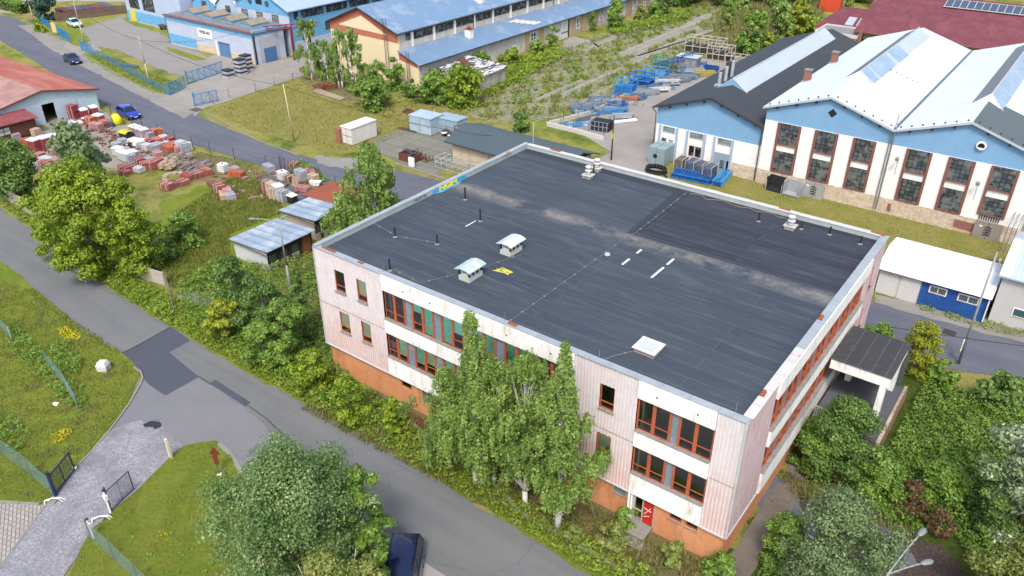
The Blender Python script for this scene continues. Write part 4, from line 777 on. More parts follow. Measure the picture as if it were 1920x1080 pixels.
def lantern(x0, x1, xp, zb, zp, y0, y1, left, right, par, off, hip=1.8, name='roof_lantern', segs=None):
    yh = y0 + hip; g = MB(); g.q((x0, y0, zb), (x1, y0, zb), (xp, yh, zp)); o = g.build(name, ROOFWR, par, off=off)
    def sub(nm, mt, mbb):
        q = mbb.build(nm, mt, o); q.location = (-off[0], -off[1], -off[2]); return q
    a = MB(); a.q((x1, y1, zb), (x0, y1, zb), (xp, y1, zp)); sub('rear_end', ROOFWR, a)
    a = MB(); a.q((x0, y1, zb), (x0, y0, zb), (xp, yh, zp), (xp, y1, zp)); sub('glazed_side', left, a)
    a = MB(); a.q((x1, y0, zb), (x1, y1, zb), (xp, y1, zp), (xp, yh, zp)); sub('sheeted_side', right, a)
    a = MB(); a.tube((x0, y0, zb), (xp, yh, zp), .06, n=5); a.tube((x1, y0, zb), (xp, yh, zp), .06, n=5); a.tube((xp, yh, zp), (xp, y1, zp), .08, n=5); a.tube((x1, y0, zb), (x1, y1, zb), .07, n=5); sub('flashing', GUT, a)
    return o
def seg_side(o, off, x1, zb, xp, zp, y0, y1, cuts, yh):
    for (a, b_, mt) in cuts:
        m = MB(); e = .015
        def P(f, yy): return (x1 + (xp - x1) * f + e, yy, zb + (zp - zb) * f + e)
        m.q(P(.02, a), P(.02, b_), P(.98, b_), P(.98, a)); q = m.build('roof_sheet', mt, o); q.location = (-off[0], -off[1], -off[2])
o = lantern(15.4, 19.9, 17.6, 9.62, 11.15, 58.6, 85.5, LEAD, POLY, hall, L0, 1.6)
seg_side(o, L0, 19.9, 9.62, 17.6, 11.15, 0, 0, [(60.3, 62.3, POLYB), (62.9, 69.2, POLYB), (70.4, 74.5, POLYB)], 0)
o = lantern(28.0, 32.4, 30.2, 9.6, 11.15, 57.0, 85.5, LEAD, POLYB, hall, L0, 2.4)
m = MB(); 
for k in range(8): m.box(18 + k * .6, 18.12 + k * .6, 66.3 + k * .02, 66.42, 10.52 - k * .195, 10.62 - k * .195)
m.build('snow_stop', DGUT, hall, off=L0)
for x, y in ((11.55, 62.4), (11.5, 72.2)):
    m = MB(); m.box(x - .35, x + .35, y - .35, y + .35, 8.3, 9.75); c_ = m.build('chimney', REDBR, hall, off=L0); m = MB(); m.box(x - .42, x + .42, y - .42, y + .42, 9.75, 9.85); m.box(x - .5, x + .5, y - .5, y + .5, 8.2, 8.62); q = m.build('chimney_cap', SILL, c_); q.location = (-L0[0], -L0[1], 0)
m = MB(); m.tube((24.0, 50.95, .3), (24.0, 50.95, 8.3), .07); m.tube((23.75, 50.95, .3), (23.75, 50.95, 8.3), .05); m.build('downpipe', M('#8f9499', .5), hall, off=L0)
for x, z in ((24.9, 5.6), (32.1, 4.9)):
    m = MB(); m.tube((x, 51.1, z), (x, 50.5, z + .5), .03); m.tube((x, 50.5, z + .5), (x, 50.2, z + .4), .16, .2, 10); m.tube((x, 51.0, z - 1.4), (x, 51.05, z), .02); m.build('wall_lamp', M('#b5b5b2', .6), hall, off=L0)
# ---- dark roofed hall
L1 = (-1.3, 51.5, 0); dh = thing('workshop_hall', 'lower factory hall with dark felt roof and sky blue gable beside the white hall', 'building', L1)
m = MB(); gable(m, -1.25, 11.3, 51.5, 5.95, 8.05, 5.1); m.build('gable_wall', SKYB, dh, off=L1)
m = MB(); m.box(-1.2, 11.3, 51.42, 51.5, 0, 3.95); m.build('white_facade', WHR, dh, off=L1)
m = MB(); m.box(7.75, 11.3, 51.3, 51.42, -.1, 1.5); m.build('stone_plinth', STONE, dh, off=L1)
m = MB(); m.box(-1.25, -1.0, 51.82, 91.5, 0, 5.95); m.box(-1.0, 11.2, 91.2, 91.5, 0, 5.95); m.build('side_wall', LILAC, dh, off=L1)
m = MB(); slope(m, -1.7, 5.85, 5.1, 8.1, 51.1, 91.8); slope(m, 5.1, 8.1, 11.35, 6.0, 51.1, 91.8); m.build('roof', ROOFD, dh, off=L1)
m = MB()
for (xa, za, xb, zb) in ((-1.7, 5.8, 5.1, 8.05), (5.1, 8.05, 11.4, 5.95)): m.prism([(xa, 50.98, za), (xb, 50.98, zb), (xb, 50.98, zb + .16), (xa, 50.98, za + .16)], (0, .1, 0))
m.tube((-1.75, 51.1, 5.85), (-1.75, 91.8, 5.85), .07); m.tube((-1.7, 51.0, 5.8), (-1.35, 51.3, 5.3), .05); m.tube((-1.35, 51.35, 5.3), (-1.35, 51.35, .2), .05); m.tube((11.2, 51.1, 5.9), (11.2, 51.1, .2), .06); m.build('gutter', DGUT, dh, off=L1)
for k in range(6): m = MB(); x = .2 + k * 2; z = 5.95 + (min(x, 10.2 - x) + 1.3) * .33; m.box(x, x + .14, 51.2, 51.48, z - .36, z - .2); m.build('roof_bracket', DGUT, dh, off=L1)
o = lantern(3.0, 7.2, 5.0, 7.35, 8.95, 56.9, 88.5, LEAD, POLY, dh, L1, .0)
m = MB(); m.q((3.02, 56.88, 7.3), (7.18, 56.88, 7.3), (5.0, 56.88, 8.9)); q = m.build('lantern_gable', SKYB, o); q.location = (-L1[0], -L1[1], 0)
def bay(x0, x1): m = MB(); m.box(x0 - .28, x0 - .05, 51.26, 51.42, 0, 3.95); m.box(x1 + .05, x1 + .28, 51.26, 51.42, 0, 3.95); return m
m = bay(-.5, 1.3); 
for a, c in ((2.9, 4.75), (6.2, 8.0)): m.box(a - .28, a - .05, 51.26, 51.42, 0, 3.95); m.box(c + .0, c + .25, 51.26, 51.42, 0, 3.95)
m.build('blue_pilaster', M('#b4cbe6', .6, .8), dh, off=L1, split=True)
for a, c in ((-.35, 1.2), (3.0, 4.65), (6.35, 7.95)): window(('F', 51.42), a, c, 3.15, 3.9, .04, dh, M('#c6d6e4', .6), 0, .06, glass_=RIBG, dep=.1); kids(dh)[-1]
for a, c, z0, z1, mt in ((-.45, .3, 1.2, 2.55, DARK), (3.1, 3.75, 1.1, 2.3, FRAMEB), (3.85, 4.6, 1.1, 2.3, FRAMEB)):
    window(('F', 51.42), a, c, z0, z1, .04, dh, mt if mt is not DARK else WHITE, 0, .07, glass_=paneglass('dark_pane' + str(a), 5, 5, '#20252b', '#20252b'), dep=.1)
window(('F', 51.42), .45, 1.15, 1.5, 2.5, .04, dh, WHITE, 0, .06, glass_=M('#b9c1c4', .5, .5), dep=.1)
for c in list(bpy.data.objects):       # those windows were given in world coordinates
    if c.parent == dh and c.name.startswith('window'): c.location = (-L1[0], -L1[1], 0)
m = MB(); m.box(6.25, 8.0, 51.3, 51.42, 0, 2.25); o = m.build('metal_door', M('#a9bccf', .55, .6), dh, off=L1); m = MB()
for k in range(4): m.prism([(7.0, 51.27, .5 + k * .25), (7.25, 51.27, .62 + k * .25), (7.5, 51.27, .5 + k * .25), (7.5, 51.27, .6 + k * .25), (7.25, 51.27, .74 + k * .25), (7.0, 51.27, .6 + k * .25)], (0, .02, 0))
q = m.build('chevron_marks', BK, o); q.location = (-L1[0], -L1[1], 0)
for i, (px, py, top) in enumerate(((1347, 168, 130), (1359, 158, 122), (1371, 148, 114))):
    x, y = G(px, py, 7.0); m = MB(); m.tube((x, y, 6.4), (x, y, 9.0 + .1 * i), .2, .2, 12)
    if i == 0: m.box(x - .45, x + .45, y - .4, y + .4, 6.3, 7.6)
    m.build('flue_pipe', M('#c7cdd1', .58, .5, '#a5abb0', 2), dh, off=L1)
x, y = G(1364, 140, 7.3); m = MB(); m.tube((x, y, 7), (x, y, 8.9), .34, .34, 12); m.build('dark_flue', M('#4d5566', .5), dh, off=L1)
# ---- red roofed buildings beyond
MAROON = M('#83424f', .5, .75, '#93525a', .5, .45, .7, wave=.33, axis='X', wd=.9, name='maroon_tile_roof'); PEACH = plaster('peach_render', '#e8cfae', '#dcc09c', .62)
L2 = (6, 104, 0); rb = thing('red_roofed_building', 'long building with maroon tiled roof and solar panels behind the white halls', 'building', L2)
m = MB(); m.box(6.3, 60, 105.6, 125, 0, 5.7); m.build('wall', PEACH, rb, off=L2)
m = MB(); m.prism([(5, 104.6, 5.6), (5, 115.5, 10.2), (5, 126.5, 5.6), (5, 126.5, 5.4), (5, 115.5, 10.0), (5, 104.6, 5.4)], (56, 0, 0)); m.prism([(5.2, 105.6, 5.4), (5.2, 115.5, 9.8), (5.2, 125, 5.4)], (.25, 0, 0)); ro2 = m.build('roof', MAROON, rb, off=L2)
m = MB(); m.tube((5, 104.5, 5.5), (60, 104.5, 5.5), .12); m.build('gutter', M('#8a5a4a', .5), rb, off=L2)
for k in range(11):
    m = MB(); x = 15.5 + k * 1.02; m.prism([(x, 112.6, 9.25), (x + .96, 112.6, 9.25), (x + .96, 114.4, 10.0), (x, 114.4, 10.0)], (0, 0, .06)); m.build('solar_panel', M('#5d6b82', .45, .2, spec=.7), rb, off=L2)
m = MB(); m.box(15.3, 26.9, 112.5, 112.55, 9.2, 9.3); m.box(15.3, 26.9, 114.42, 114.48, 9.98, 10.1)
for k in range(12): x = 15.44 + k * 1.02; m.prism([(x, 112.55, 9.28), (x + .06, 112.55, 9.28), (x + .06, 114.42, 10.06), (x, 114.42, 10.06)], (0, 0, .06))
m.build('panel_frame', M('#dde2e4', .65, .4), rb, off=L2)
m = MB(); m.box(6.32, 16, 105.5, 105.6, 3.3, 4.3); m.build('window', DARK, rb, off=L2)
L3 = (-4, 106, 0); rw = thing('red_roofed_wing', 'low wing with maroon hipped roof and two skylights left of the long red roof', 'building', L3)
m = MB(); m.box(-2.5, 5.0, 111, 122, 0, 4.2); m.build('wall', PEACH, rw, off=L3)
m = MB(); m.prism([(-3, 110.4, 4.2), (5.1, 110.4, 4.2), (5.1, 116.5, 6.6), (-.5, 116.5, 6.6)], (0, 0, .15)); m.prism([(-3, 110.4, 4.2), (-.5, 116.5, 6.6), (5.1, 116.5, 6.6), (5.1, 122.6, 4.2), (-3, 122.6, 4.2)], (0, 0, .14)); m.build('roof', MAROON, rw, off=L3)
for x in (1.6, 3.4): m = MB(); m.prism([(x, 111.4, 4.85), (x + 1.3, 111.4, 4.85), (x + 1.3, 113.6, 5.7), (x, 113.6, 5.7)], (0, 0, .12)); m.build('skylight', M('#c3ced8', .6, .3), rw, off=L3)
L4 = (-.6, 103.8, 0); pb = thing('flat_roofed_building', 'small peach flat roofed building with white parapet behind the dark roofed hall', 'building', L4)
m = MB(); m.box(-.6, 5.8, 103.9, 109.6, 0, 4.9); m.build('wall', PEACH, pb, off=L4)
m = MB(); m.box(-.75, 5.95, 103.75, 104.0, 4.6, 5.1); m.box(-.75, 5.95, 109.4, 109.7, 4.6, 5.1); m.box(-.75, -.5, 104.0, 109.4, 4.6, 5.1); m.box(5.7, 5.95, 104.0, 109.4, 4.6, 5.1); m.build('parapet', M('#e3dccf', .62), pb, off=L4)
m = MB(); m.box(-.5, 5.7, 104, 109.4, 4.86, 4.93); m.build('roof', M('#a3a2a6', .5), pb, off=L4)
for x in (3.2, 4.6): m = MB(); m.box(x, x + .8, 103.84, 103.9, 2.3, 3.9); m.build('window', DARK, pb, off=L4)
m = MB(); m.box(6.0, 6.5, 103.6, 104.1, 0, 6.2); m.build('chimney', REDBR, pb, off=L4)
# ---- cream and red warehouse with long blue roof
L5 = (-60, 55.4, 0); wh = thing('long_warehouse', 'very long warehouse with blue grey sheet roof and cream gable banded in brick red', 'building', L5)
CREAM = plaster('cream_render', '#f3e3bd', '#eddcb8', .66); BRRED = plaster('brick_red_render', '#cf8168', '#c4745c', .58); DIRTYW = plaster('dirty_whitewash', '#dedbd4', '#c9c3b8', .62, '#9a8f80'); YEND = 178
m = MB(); gable(m, -59.8, -45.5, 55.4, 7.4, 10.1, -53.0); m.build('gable_wall', CREAM, wh, off=L5)
m = MB(); m.prism([(-59.8, 55.37, 6.2), (-45.5, 55.37, 5.9), (-45.5, 55.37, 7.35), (-46.1, 55.37, 7.4), (-53, 55.37, 10.0), (-59.8, 55.37, 7.35)], (0, .02, 0)); m.build('red_gable_band', BRRED, wh, off=L5)
m = MB(); m.prism([(-57.9, 55.34, 7.05), (-47.7, 55.34, 6.75), (-52.7, 55.34, 8.95)], (0, .02, 0)); m.build('cream_panel', CREAM, wh, off=L5)
m = MB(); m.box(-45.8, -45.5, 55.72, YEND, 3.5, 7.4); m.box(-59.8, -59.5, 55.72, YEND, 0, 7.4); m.box(-59.4, -45.9, YEND - .3, YEND, 0, 7.4); m.build('clerestory_wall', DIRTYW, wh, off=L5)
m = MB(); slope(m, -60.3, 7.25, -53, 10.15, 54.9, YEND + .5); slope(m, -53, 10.15, -45.1, 7.3, 54.9, YEND + .5); m.build('roof', BLUETIN, wh, off=L5)
m = MB(); m.tube((-45.05, 54.9, 7.25), (-45.05, YEND, 7.25), .09); m.prism([(-53, 54.85, 10.0), (-45.1, 54.85, 7.15), (-45.1, 54.85, 7.35), (-53, 54.85, 10.2)], (0, .05, 0)); m.prism([(-53, 54.85, 10.0), (-60.3, 54.85, 7.1), (-60.3, 54.85, 7.3), (-53, 54.85, 10.2)], (0, .05, 0)); m.build('gutter', DGUT, wh, off=L5)
m = MB(); gable(m, -45.5, -41.8, 55.42, 4.9, 4.9, -45.4, ze1=3.45); m.build('lean_to_gable', CREAM, wh, off=L5)
m = MB(); m.prism([(-45.5, 55.38, 3.6), (-42.0, 55.38, 2.9), (-42.0, 55.38, 3.45), (-45.5, 55.38, 4.85)], (0, .03, 0)); m.build('lean_to_red_band', BRRED, wh, off=L5)
m = MB(); m.box(-42.05, -41.8, 55.75, YEND, 0, 3.3); m.build('lean_to_wall', DIRTYW, wh, off=L5)
m = MB(); slope(m, -45.45, 4.85, -41.2, 3.35, 55.0, YEND); m.build('lean_to_roof', BLUETIN, wh, off=L5)
m = MB(); m.tube((-41.15, 55, 3.35), (-41.15, YEND, 3.35), .08); m.build('lean_to_gutter', DGUT, wh, off=L5)
for k in range(24):
    y0 = 58.7 + k * 4.87
    if y0 > YEND - 5: break
    m = MB(); m.box(-45.5, -45.44, y0, y0 + 4.2, 5.9, 7.15); m.build('strip_window', GRID2, wh, off=L5)
    m = MB(); m.box(-45.5, -45.38, y0 - .5, y0 - .1, 3.6, 7.3); m.build('pier', WHR, wh, off=L5)
m = MB(); m.box(-45.5, -45.44, 57.0, 58.0, 6.0, 7.1); m.build('strip_window', GRID2, wh, off=L5)
for y in (72.6, 95.5): m = MB(); m.tube((-45.3, y, 3.8), (-45.3, y, 7.2), .06); m.build('downpipe', DGUT, wh, off=L5)
YEL = plaster('ochre_render', '#d9c08a', '#cdb27a', .55); PKP = plaster('peeling_pink_render', '#cdb5a0', '#b39c88', .55, '#8c7866')
for y0, y1, mt in ((81.9, 83.0, YEL), (86.1, 87.5, YEL), (95.3, 96.3, YEL), (96.3, 100.2, PKP), (100.2, 101.4, YEL), (103.5, 105.4, PKP), (116, 118.5, PKP), (88.5, 92.4, DIRTYW), (121, 126, PKP)):
    m = MB(); m.box(-41.8, -41.72, y0, y1, 0, 3.25); m.build('wall_panel', mt, wh, off=L5)
for y0, y1, z0, z1 in ((97.7, 98.9, .9, 3.0), (83.4, 85.0, 1.4, 2.8), (106, 107, .9, 3.0), (118.8, 120, .9, 3.0), (123, 124, .9, 3.0), (78.3, 79.3, .8, 1.6)):
    o = window(('R', -41.72), y0, y1, z0, z1, .05, wh, WHITE, .4, .12, glass_=GRID, dep=.1, mull=((y0 + y1) / 2,)); o.location = (-L5[0], -L5[1], 0)
m = MB(); m.box(-41.76, -41.66, 92.5, 94.9, 0, 3.1); o = m.build('garage_door', M('#dfe6e6', .66, .6), wh, off=L5); m = MB()
for k in range(3): m.box(-41.66, -41.64, 92.8 + k * .75, 93.3 + k * .75, .9, 1.15)
q = m.build('door_window', DARK, o); q.location = (-L5[0], -L5[1], 0)
m = MB(); m.box(-41.76, -41.6, 95.0, 95.28, 0, 3.2); m.build('door_gap', DARK, wh, off=L5)
m = MB(); m.box(-44.4, -43.4, 69.2, 70.2, 4, 5.6); o = m.build('vent_shaft', WHR, wh, off=L5); m = MB(); m.box(-44.5, -43.3, 69.1, 70.3, 5.6, 5.68); m.tube((-43.9, 69.7, 5.68), (-43.9, 69.7, 6.5), .07); m.box(-44.3, -43.5, 69.4, 70.0, 5.95, 6.0); q = m.build('shaft_cowl', RUST, o); q.location = (-L5[0], -L5[1], 0)
for (x0, x1, y, z0, z1) in ((-47.9, -47.3, 55.0, 0, 9.2), (-43.7, -43.2, 55.0, 0, 5.2)):
    m = MB(); m.tube((x0, y, z0), (x0, y, z1), .04); m.tube((x1, y, z0), (x1, y, z1), .04)
    for k in range(int(z1 / .35)): m.tube((x0, y, .3 + k * .35), (x1, y, .3 + k * .35), .02)
    if z1 > 6:
        for k in range(4): m.tube((x0, y, z1 - 1 + k * .3), (x0 - .1, y - .6, z1 - 1 + k * .3), .02); m.tube((x0 - .1, y - .6, z1 - 1 + k * .3), (x1 + .1, y - .6, z1 - 1 + k * .3), .02)
    m.build('ladder', M('#7a6a62', .5), wh, off=L5)
m = MB(); m.q((-46.6, 76, 7.96), (-46.2, 77.6, 7.81), (-48.4, 77.9, 8.62), (-48.6, 76.2, 8.7)); 
for k in range(5): m.prism([(-44.6 + k * .5, 81 + k * .9, 4.72 - k * .177), (-44.1 + k * .5, 81 + k * .9, 4.55 - k * .177), (-44.1 + k * .5, 83.5 + k * .9, 4.55 - k * .177), (-44.6 + k * .5, 83.5 + k * .9, 4.72 - k * .177)], (0, 0, .02))
m.build('roof_scar', M('#d9d2cd', .6), wh, off=L5)
# ruined flat shed in front of it
c_ = [G(824, 128, 2.6), G(880, 104, 2.6), G(948, 124, 2.6), G(893, 146, 2.6)]; L6 = (c_[0][0], c_[0][1], 0)
rs_ = thing('ruined_shed', 'crumbling flat roofed shed with peeling white and black felt beside the long warehouse', 'shed', L6)
m = MB(); m.prism([(x, y, 0) for x, y in c_], (0, 0, 2.45)); m.build('wall', plaster('crumbling_render', '#cbc6bb', '#a59d90', .55, '#6e685e'), rs_, off=L6)
t = NT('peeling_felt'); t.out(t.mix(t.noise(.9, 8, .75, vec=t.map((2.2, .7, 1)), lo=.47, hi=.5), lin('#e8e6e3', .62), lin('#4a4b4e', .5)), .8)
m = MB(); cx = sum(p[0] for p in c_) / 4; cy = sum(p[1] for p in c_) / 4; m.prism([(cx + (x - cx) * 1.06, cy + (y - cy) * 1.06, 2.45) for x, y in c_], (0, 0, .17)); m.build('roof', t.mat, rs_, off=L6)
x, y = G(872, 118, 2.7); m = MB(); m.box(x - 1.6, x + 1.6, y - .5, y + .5, 2.62, 2.95, rz=-.6); m.build('sagging_frame', M('#8a4a42', .5), rs_, off=L6, jitter=.05)
x, y = G(928, 153); m = MB(); m.box(x - .6, x + .6, y - .5, y + .1, 1.0, 1.8, rz=.5); m.build('window', DARK, rs_, off=L6)
# ---- blue factory, top left
L7 = (-95.2, 49.2, 0); bf = thing('blue_workshop', 'low sky blue and lilac workshop with skylit roof, sign and roller door', 'building', L7)
m = MB(); wall(m, ('F', 49.2), -95.0, -71.2, 0, 4.75, [(-80.9, -77.7, 0, 2.4)], .3); m.box(-71.5, -71.2, 49.21, 55.2, 0, 5.25); m.box(-95, -94.7, 49.5, 56, 0, 4.7); m.build('wall', LILAC, bf, off=L7)
m = MB(); m.fb(('F', 49.2), -95.02, -71.25, 0, .05, 4.1, 4.78); m.fb(('R', -71.2), 49.2, 55.2, 0, .05, 4.5, 5.28); m.build('blue_cornice', BRIGHTB, bf, off=L7)
m = MB(); m.fb(('F', 49.2), -95.02, -86.9, 0, .05, .35, 1.9); m.build('blue_dado', BRIGHTB, bf, off=L7)
m = MB(); m.fb(('F', 49.2), -86.85, -81.0, 0, .06, .1, 1.35); m.fb(('F', 49.2), -77.6, -71.3, 0, .06, 0, 1.1); m.build('stone_plinth', STONE, bf, off=L7, split=True)
m = MB(); m.fb(('F', 49.2), -80.9, -77.7, -.3, -.2, 0, 2.4); m.build('roller_door', M('#6f9fd0', .5, .6, wave=.3, axis='Z', wd=.8), bf, off=L7)
m = MB(); m.fb(('F', 49.2), -81.3, -80.92, 0, .12, 0, 2.45); m.build('door_post', WHITE, bf, off=L7)
m = MB(); m.box(-95.3, -71.0, 48.95, 56.3, 4.8, 4.95); m.build('roof', M('#8e8d92', .5, .8, '#a09a98', .6), bf, off=L7)
m = MB(); m.box(-95.32, -70.98, 48.9, 49.5, 4.955, 5.02); m.build('red_roof_edge', M('#9a5a5e', .5, .8, '#7d6a70', .8), bf, off=L7)
for k in range(4):
    x = -91.5 + k * 5.15; m = MB(); m.prism([(x - 1.4, 51.6, 4.95), (x + 1.5, 51.6, 4.95), (x + 1.5, 51.6, 5.35), (x - 1.4, 51.6, 5.35)], (0, 3.4, 0)); o = m.build('skylight', BRIGHTB, bf, off=L7)
    m = MB(); m.prism([(x - 1.5, 51.5, 5.36), (x + 1.6, 51.5, 5.36), (x + .3, 51.5, 6.0)], (0, 3.6, 0)); q = m.build('skylight_cover', M('#aaa08c', .55, .8, '#8f8674', 1), o); q.location = (-L7[0], -L7[1], 0)
sx = -84.0; m = MB(); m.fb(('F', 49.2), sx - 1.9, sx + 1.9, 0, .08, 2.5, 3.95); o = m.build('sign', M('#f7f6f4', .75, .5, grime=.05), bf, off=L7)
M_SB = M('#4b4148', .5); q = text('sign_text', 'FARBLAKS', .72, M_SB, o, Matrix.Translation((sx, 49.11, 3.4)) @ ROT_F, .01, .02); q.location = (sx - L7[0], 49.11 - L7[1], 3.4)
m = MB(); m.box(sx - 1.5, sx + 1.5, 49.105, 49.115, 2.85, 2.89); q = m.build('sign_rule', M('#b98a86', .5), o); q.location = (-L7[0], -L7[1], 0)
m = MB(); m.fb(('R', -71.2), 50.2, 53.9, 0, .06, .3, 4.0); m.build('grey_panel', M('#c3c9d2', .6), bf, off=L7)
m = MB(); m.fb(('R', -71.2), 50.9, 53.3, .06, .1, 0, 2.3); m.build('blue_door', M('#5c8fc6', .5, .6), bf, off=L7)
for x, y in ((-94.95, 49.1), (-71.25, 49.1)): m = MB(); m.tube((x, y, 0), (x, y, 4.8), .06); m.build('downpipe', M('#6d7f96', .5), bf, off=L7)
L8 = (-100, 55.5, 0); bh = thing('blue_factory_hall', 'large blue factory hall with pale sheet roof and ribbon windows behind the low workshop', 'building', L8)
m = MB(); gable(m, -84.5, -71.0, 56.5, 7.3, 10.3, -77.8); m.build('gable_wall', LILAC, bh, off=L8)
m = MB(); m.prism([(-84.5, 56.44, 6.4), (-71, 56.44, 6.4), (-71, 56.44, 7.3), (-77.8, 56.44, 10.25), (-84.5, 56.44, 7.3)], (0, .05, 0)); m.build('blue_band', BRIGHTB, bh, off=L8)
m = MB(); m.box(-71.3, -71.0, 56.82, 150, 0, 7.3); m.build('side_wall', BRIGHTB, bh, off=L8)
m = MB(); m.box(-71.0, -70.95, 57, 66, 0, 2.2); m.build('grey_dado', LILAC, bh, off=L8)
m = MB(); slope(m, -85, 7.2, -77.8, 10.3, 56.0, 150); slope(m, -77.8, 10.3, -70.5, 7.1, 56.0, 150); m.build('roof', M('#b9cde6', .62, .4, '#9fbbe0', .3, wave=.7, axis='Y', wd=.9), bh, off=L8)
m = MB(); m.tube((-70.45, 56, 7.1), (-70.45, 150, 7.1), .08); m.tube((-70.85, 56.6, 7), (-70.85, 56.6, 0), .07); m.build('gutter', M('#7d9cc0', .5), bh, off=L8)
for a, c in ((57.6, 58.4), *[(59.2 + 5.4 * k, 63.9 + 5.4 * k) for k in range(16)]): m = MB(); m.box(-71.0, -70.93, a, c, 5.7, 6.85); m.build('ribbon_window', GRID2, bh, off=L8)
m = MB(); m.box(-71.0, -70.93, 64, 66.5, 3.0, 4.4); m.box(-71, -70.93, 59.5, 60.5, 1.5, 4); m.build('window', GRID, bh, off=L8)
for x in (-83.2, -79.2, -75.2): o = window(('F', 56.5), x, x + 1.6, 4.6, 6.2, .08, bh, M('#5a6470', .5), .5, .07, glass_=paneglass('pale_pane%d' % x, .4, .4, '#c3ccd8', '#a9b3c0', '#4d5866', .05), dep=.1); o.location = (-L8[0], -L8[1], 0)  # pale grey blue panes with dark glazing bars
for x in (-80.4, -76.0): m = MB(); m.tube((x, 56.3, 7.8), (x, 56.46, 7.8), .45, n=14); m.build('round_fan', M('#5a6470', .5), bh, off=L8)
m = MB(); m.box(-78.9, -77.3, 56.38, 56.44, 7.5, 8.3); m.build('window', DARK, bh, off=L8)
for i, (x0, x1, zp) in enumerate(((-98.5, -91.5, 7.6), (-91.5, -84.6, 8.6))):
    m = MB(); gable(m, x0, x1, 57.2, 5.6, zp); m.build('gable_wall', M('#c3dcf2', .62, .8) if i else BRIGHTB, bh, off=L8); m = MB(); xm = (x0 + x1) / 2; slope(m, x0 - .3, 5.55, xm, zp, 56.9, 110); slope(m, xm, zp, x1 + .2, 5.55, 56.9, 110); m.build('roof', M('#dfeaf5', .7, .4), bh, off=L8)
    m = MB(); m.box(xm - .6, xm + .7, 57.1, 57.2, 4.9, 6.0); m.build('window', GRID, bh, off=L8)
L9 = (-119, 55.2, 0); b0 = thing('blue_edge_building', 'pale blue building with dark framed windows and yellow door at the top edge', 'building', L9)
m = MB(); m.box(-118, -99.5, 55.2, 75, 0, 8.5); m.build('wall', M('#c3d3ee', .62, .8, name='pale_blue_wall'), b0, off=L9)
m = MB(); m.fb(('F', 55.2), -118.02, -103, 0, .05, .3, 2.1); m.build('blue_dado', BRIGHTB, b0, off=L9)
for a, b_ in ((( 241, 2), (263, 20)), ((266, 6), (292, 27))):
    xa, zt = YY(a[0], a[1], 55.2); xb, zb = YY(b_[0], b_[1], 55.2); xa, xb = sorted((xa, xb)); zt, zb = max(zt, zb), min(zt, zb)
    o = window(('F', 55.2), xa + .2, xb, 2.7, 5.2, .06, b0, M('#4a4546', .5), .5, .1, glass_=GRID2, dep=.09); o.location = (-L9[0], -L9[1], 0)
xa, _z = YY(250, 33, 55.2); m = MB(); m.fb(('F', 55.2), xa - .6, xa + 1.2, .05, .1, .1, 2.4); m.build('yellow_door', M('#f0e14a', .6, .6), b0, off=L9)
# ---- rust roofed shed at the left edge
L10 = (-70, 9, 0); ls = thing('rust_roofed_shed', 'big merchant shed with faded brick red roof and pale blue gable with open doorway', 'building', L10)
PB = plaster('pale_blue_boards', '#c9dcea', '#bfe0da', .64, '#8fa8a4')
m = MB(); m.prism([(-70, 6.3, 0), (-70, 14.8, 0), (-70, 14.8, 2.42), (-70, 16.4, 2.42), (-70, 16.4, 0), (-70, 22.1, 0), (-70, 22.1, 2.75), (-70, 15.2, 4.15), (-70, 6.3, 2.45)], (-.2, 0, 0)); m.box(-125, -70.22, 21.9, 22.1, 0, 2.7); m.box(-125, -70.22, 6.3, 6.5, 0, 2.4); m.box(-125, -124.8, 6.6, 21.8, 0, 2.7); m.build('wall', PB, ls, off=L10)
RR = NT('rust_red_sheet'); sep = RR.n.new('ShaderNodeSeparateXYZ'); RR.L(RR.tc.outputs['Object'], sep.inputs[0]); _c = RR.mix(RR.noise(.35, 7, .7, vec=RR.map((.4, 1.6, 1)), lo=.42, hi=.62), lin('#b5604c', .55), lin('#c98370', .55)); _c = RR.mix(RR.noise(1.3, 8, .8, lo=.55, hi=.7), _c, lin('#9a4a3e', .5)); w_ = RR.wave(.5, 'X'); RR.bump(w_, .4, .03); RR = RR.out(_c, .8)
RR2 = M('#c49a92', .55, .85, '#a07a74', .7, .42, .62, wave=.5, axis='X', wd=.85, name='faded_red_sheet')
m = MB(); m.prism([(-69.6, 15.2, 4.2), (-69.6, 22.5, 2.72), (-69.6, 22.5, 2.82), (-69.6, 15.2, 4.32)], (-56, 0, 0)); r1 = m.build('roof', RR, ls, off=L10)
m = MB(); m.prism([(-69.6, 5.9, 2.4), (-69.6, 15.19, 4.2), (-69.6, 15.19, 4.32), (-69.6, 5.9, 2.52)], (-56, 0, 0)); m.build('faded_roof_slope', RR2, ls, off=L10)
m = MB()
for x in (-77.5, -81.5, -85.5): m.box(x - .08, x + .08, 17.0, 19.2, 3.62, 3.9)
q = m.build('pale_roof_strip', M('#d8c9a8', .6), r1); 
m = MB(); m.prism([(-69.55, 15.2, 4.1), (-69.55, 22.5, 2.62), (-69.55, 22.5, 2.84), (-69.55, 15.2, 4.34)], (-.06, 0, 0)); m.prism([(-69.55, 5.9, 2.3), (-69.55, 15.2, 4.1), (-69.55, 15.2, 4.34), (-69.55, 5.9, 2.54)], (-.06, 0, 0)); m.build('verge_board', M('#8a5a54', .5), ls, off=L10)
m = MB(); m.box(-69.98, -69.92, 16.5, 19.2, 0, 2.45); m.box(-69.98, -69.92, 12, 14.75, 0, 2.45); m.build('sliding_door', M('#c9d8ea', .62, .7), ls, off=L10, split=True)
m = MB(); m.box(-78, -77.8, 12, 19, 0, 2.4); m.build('dark_interior', DARK, ls, off=L10)
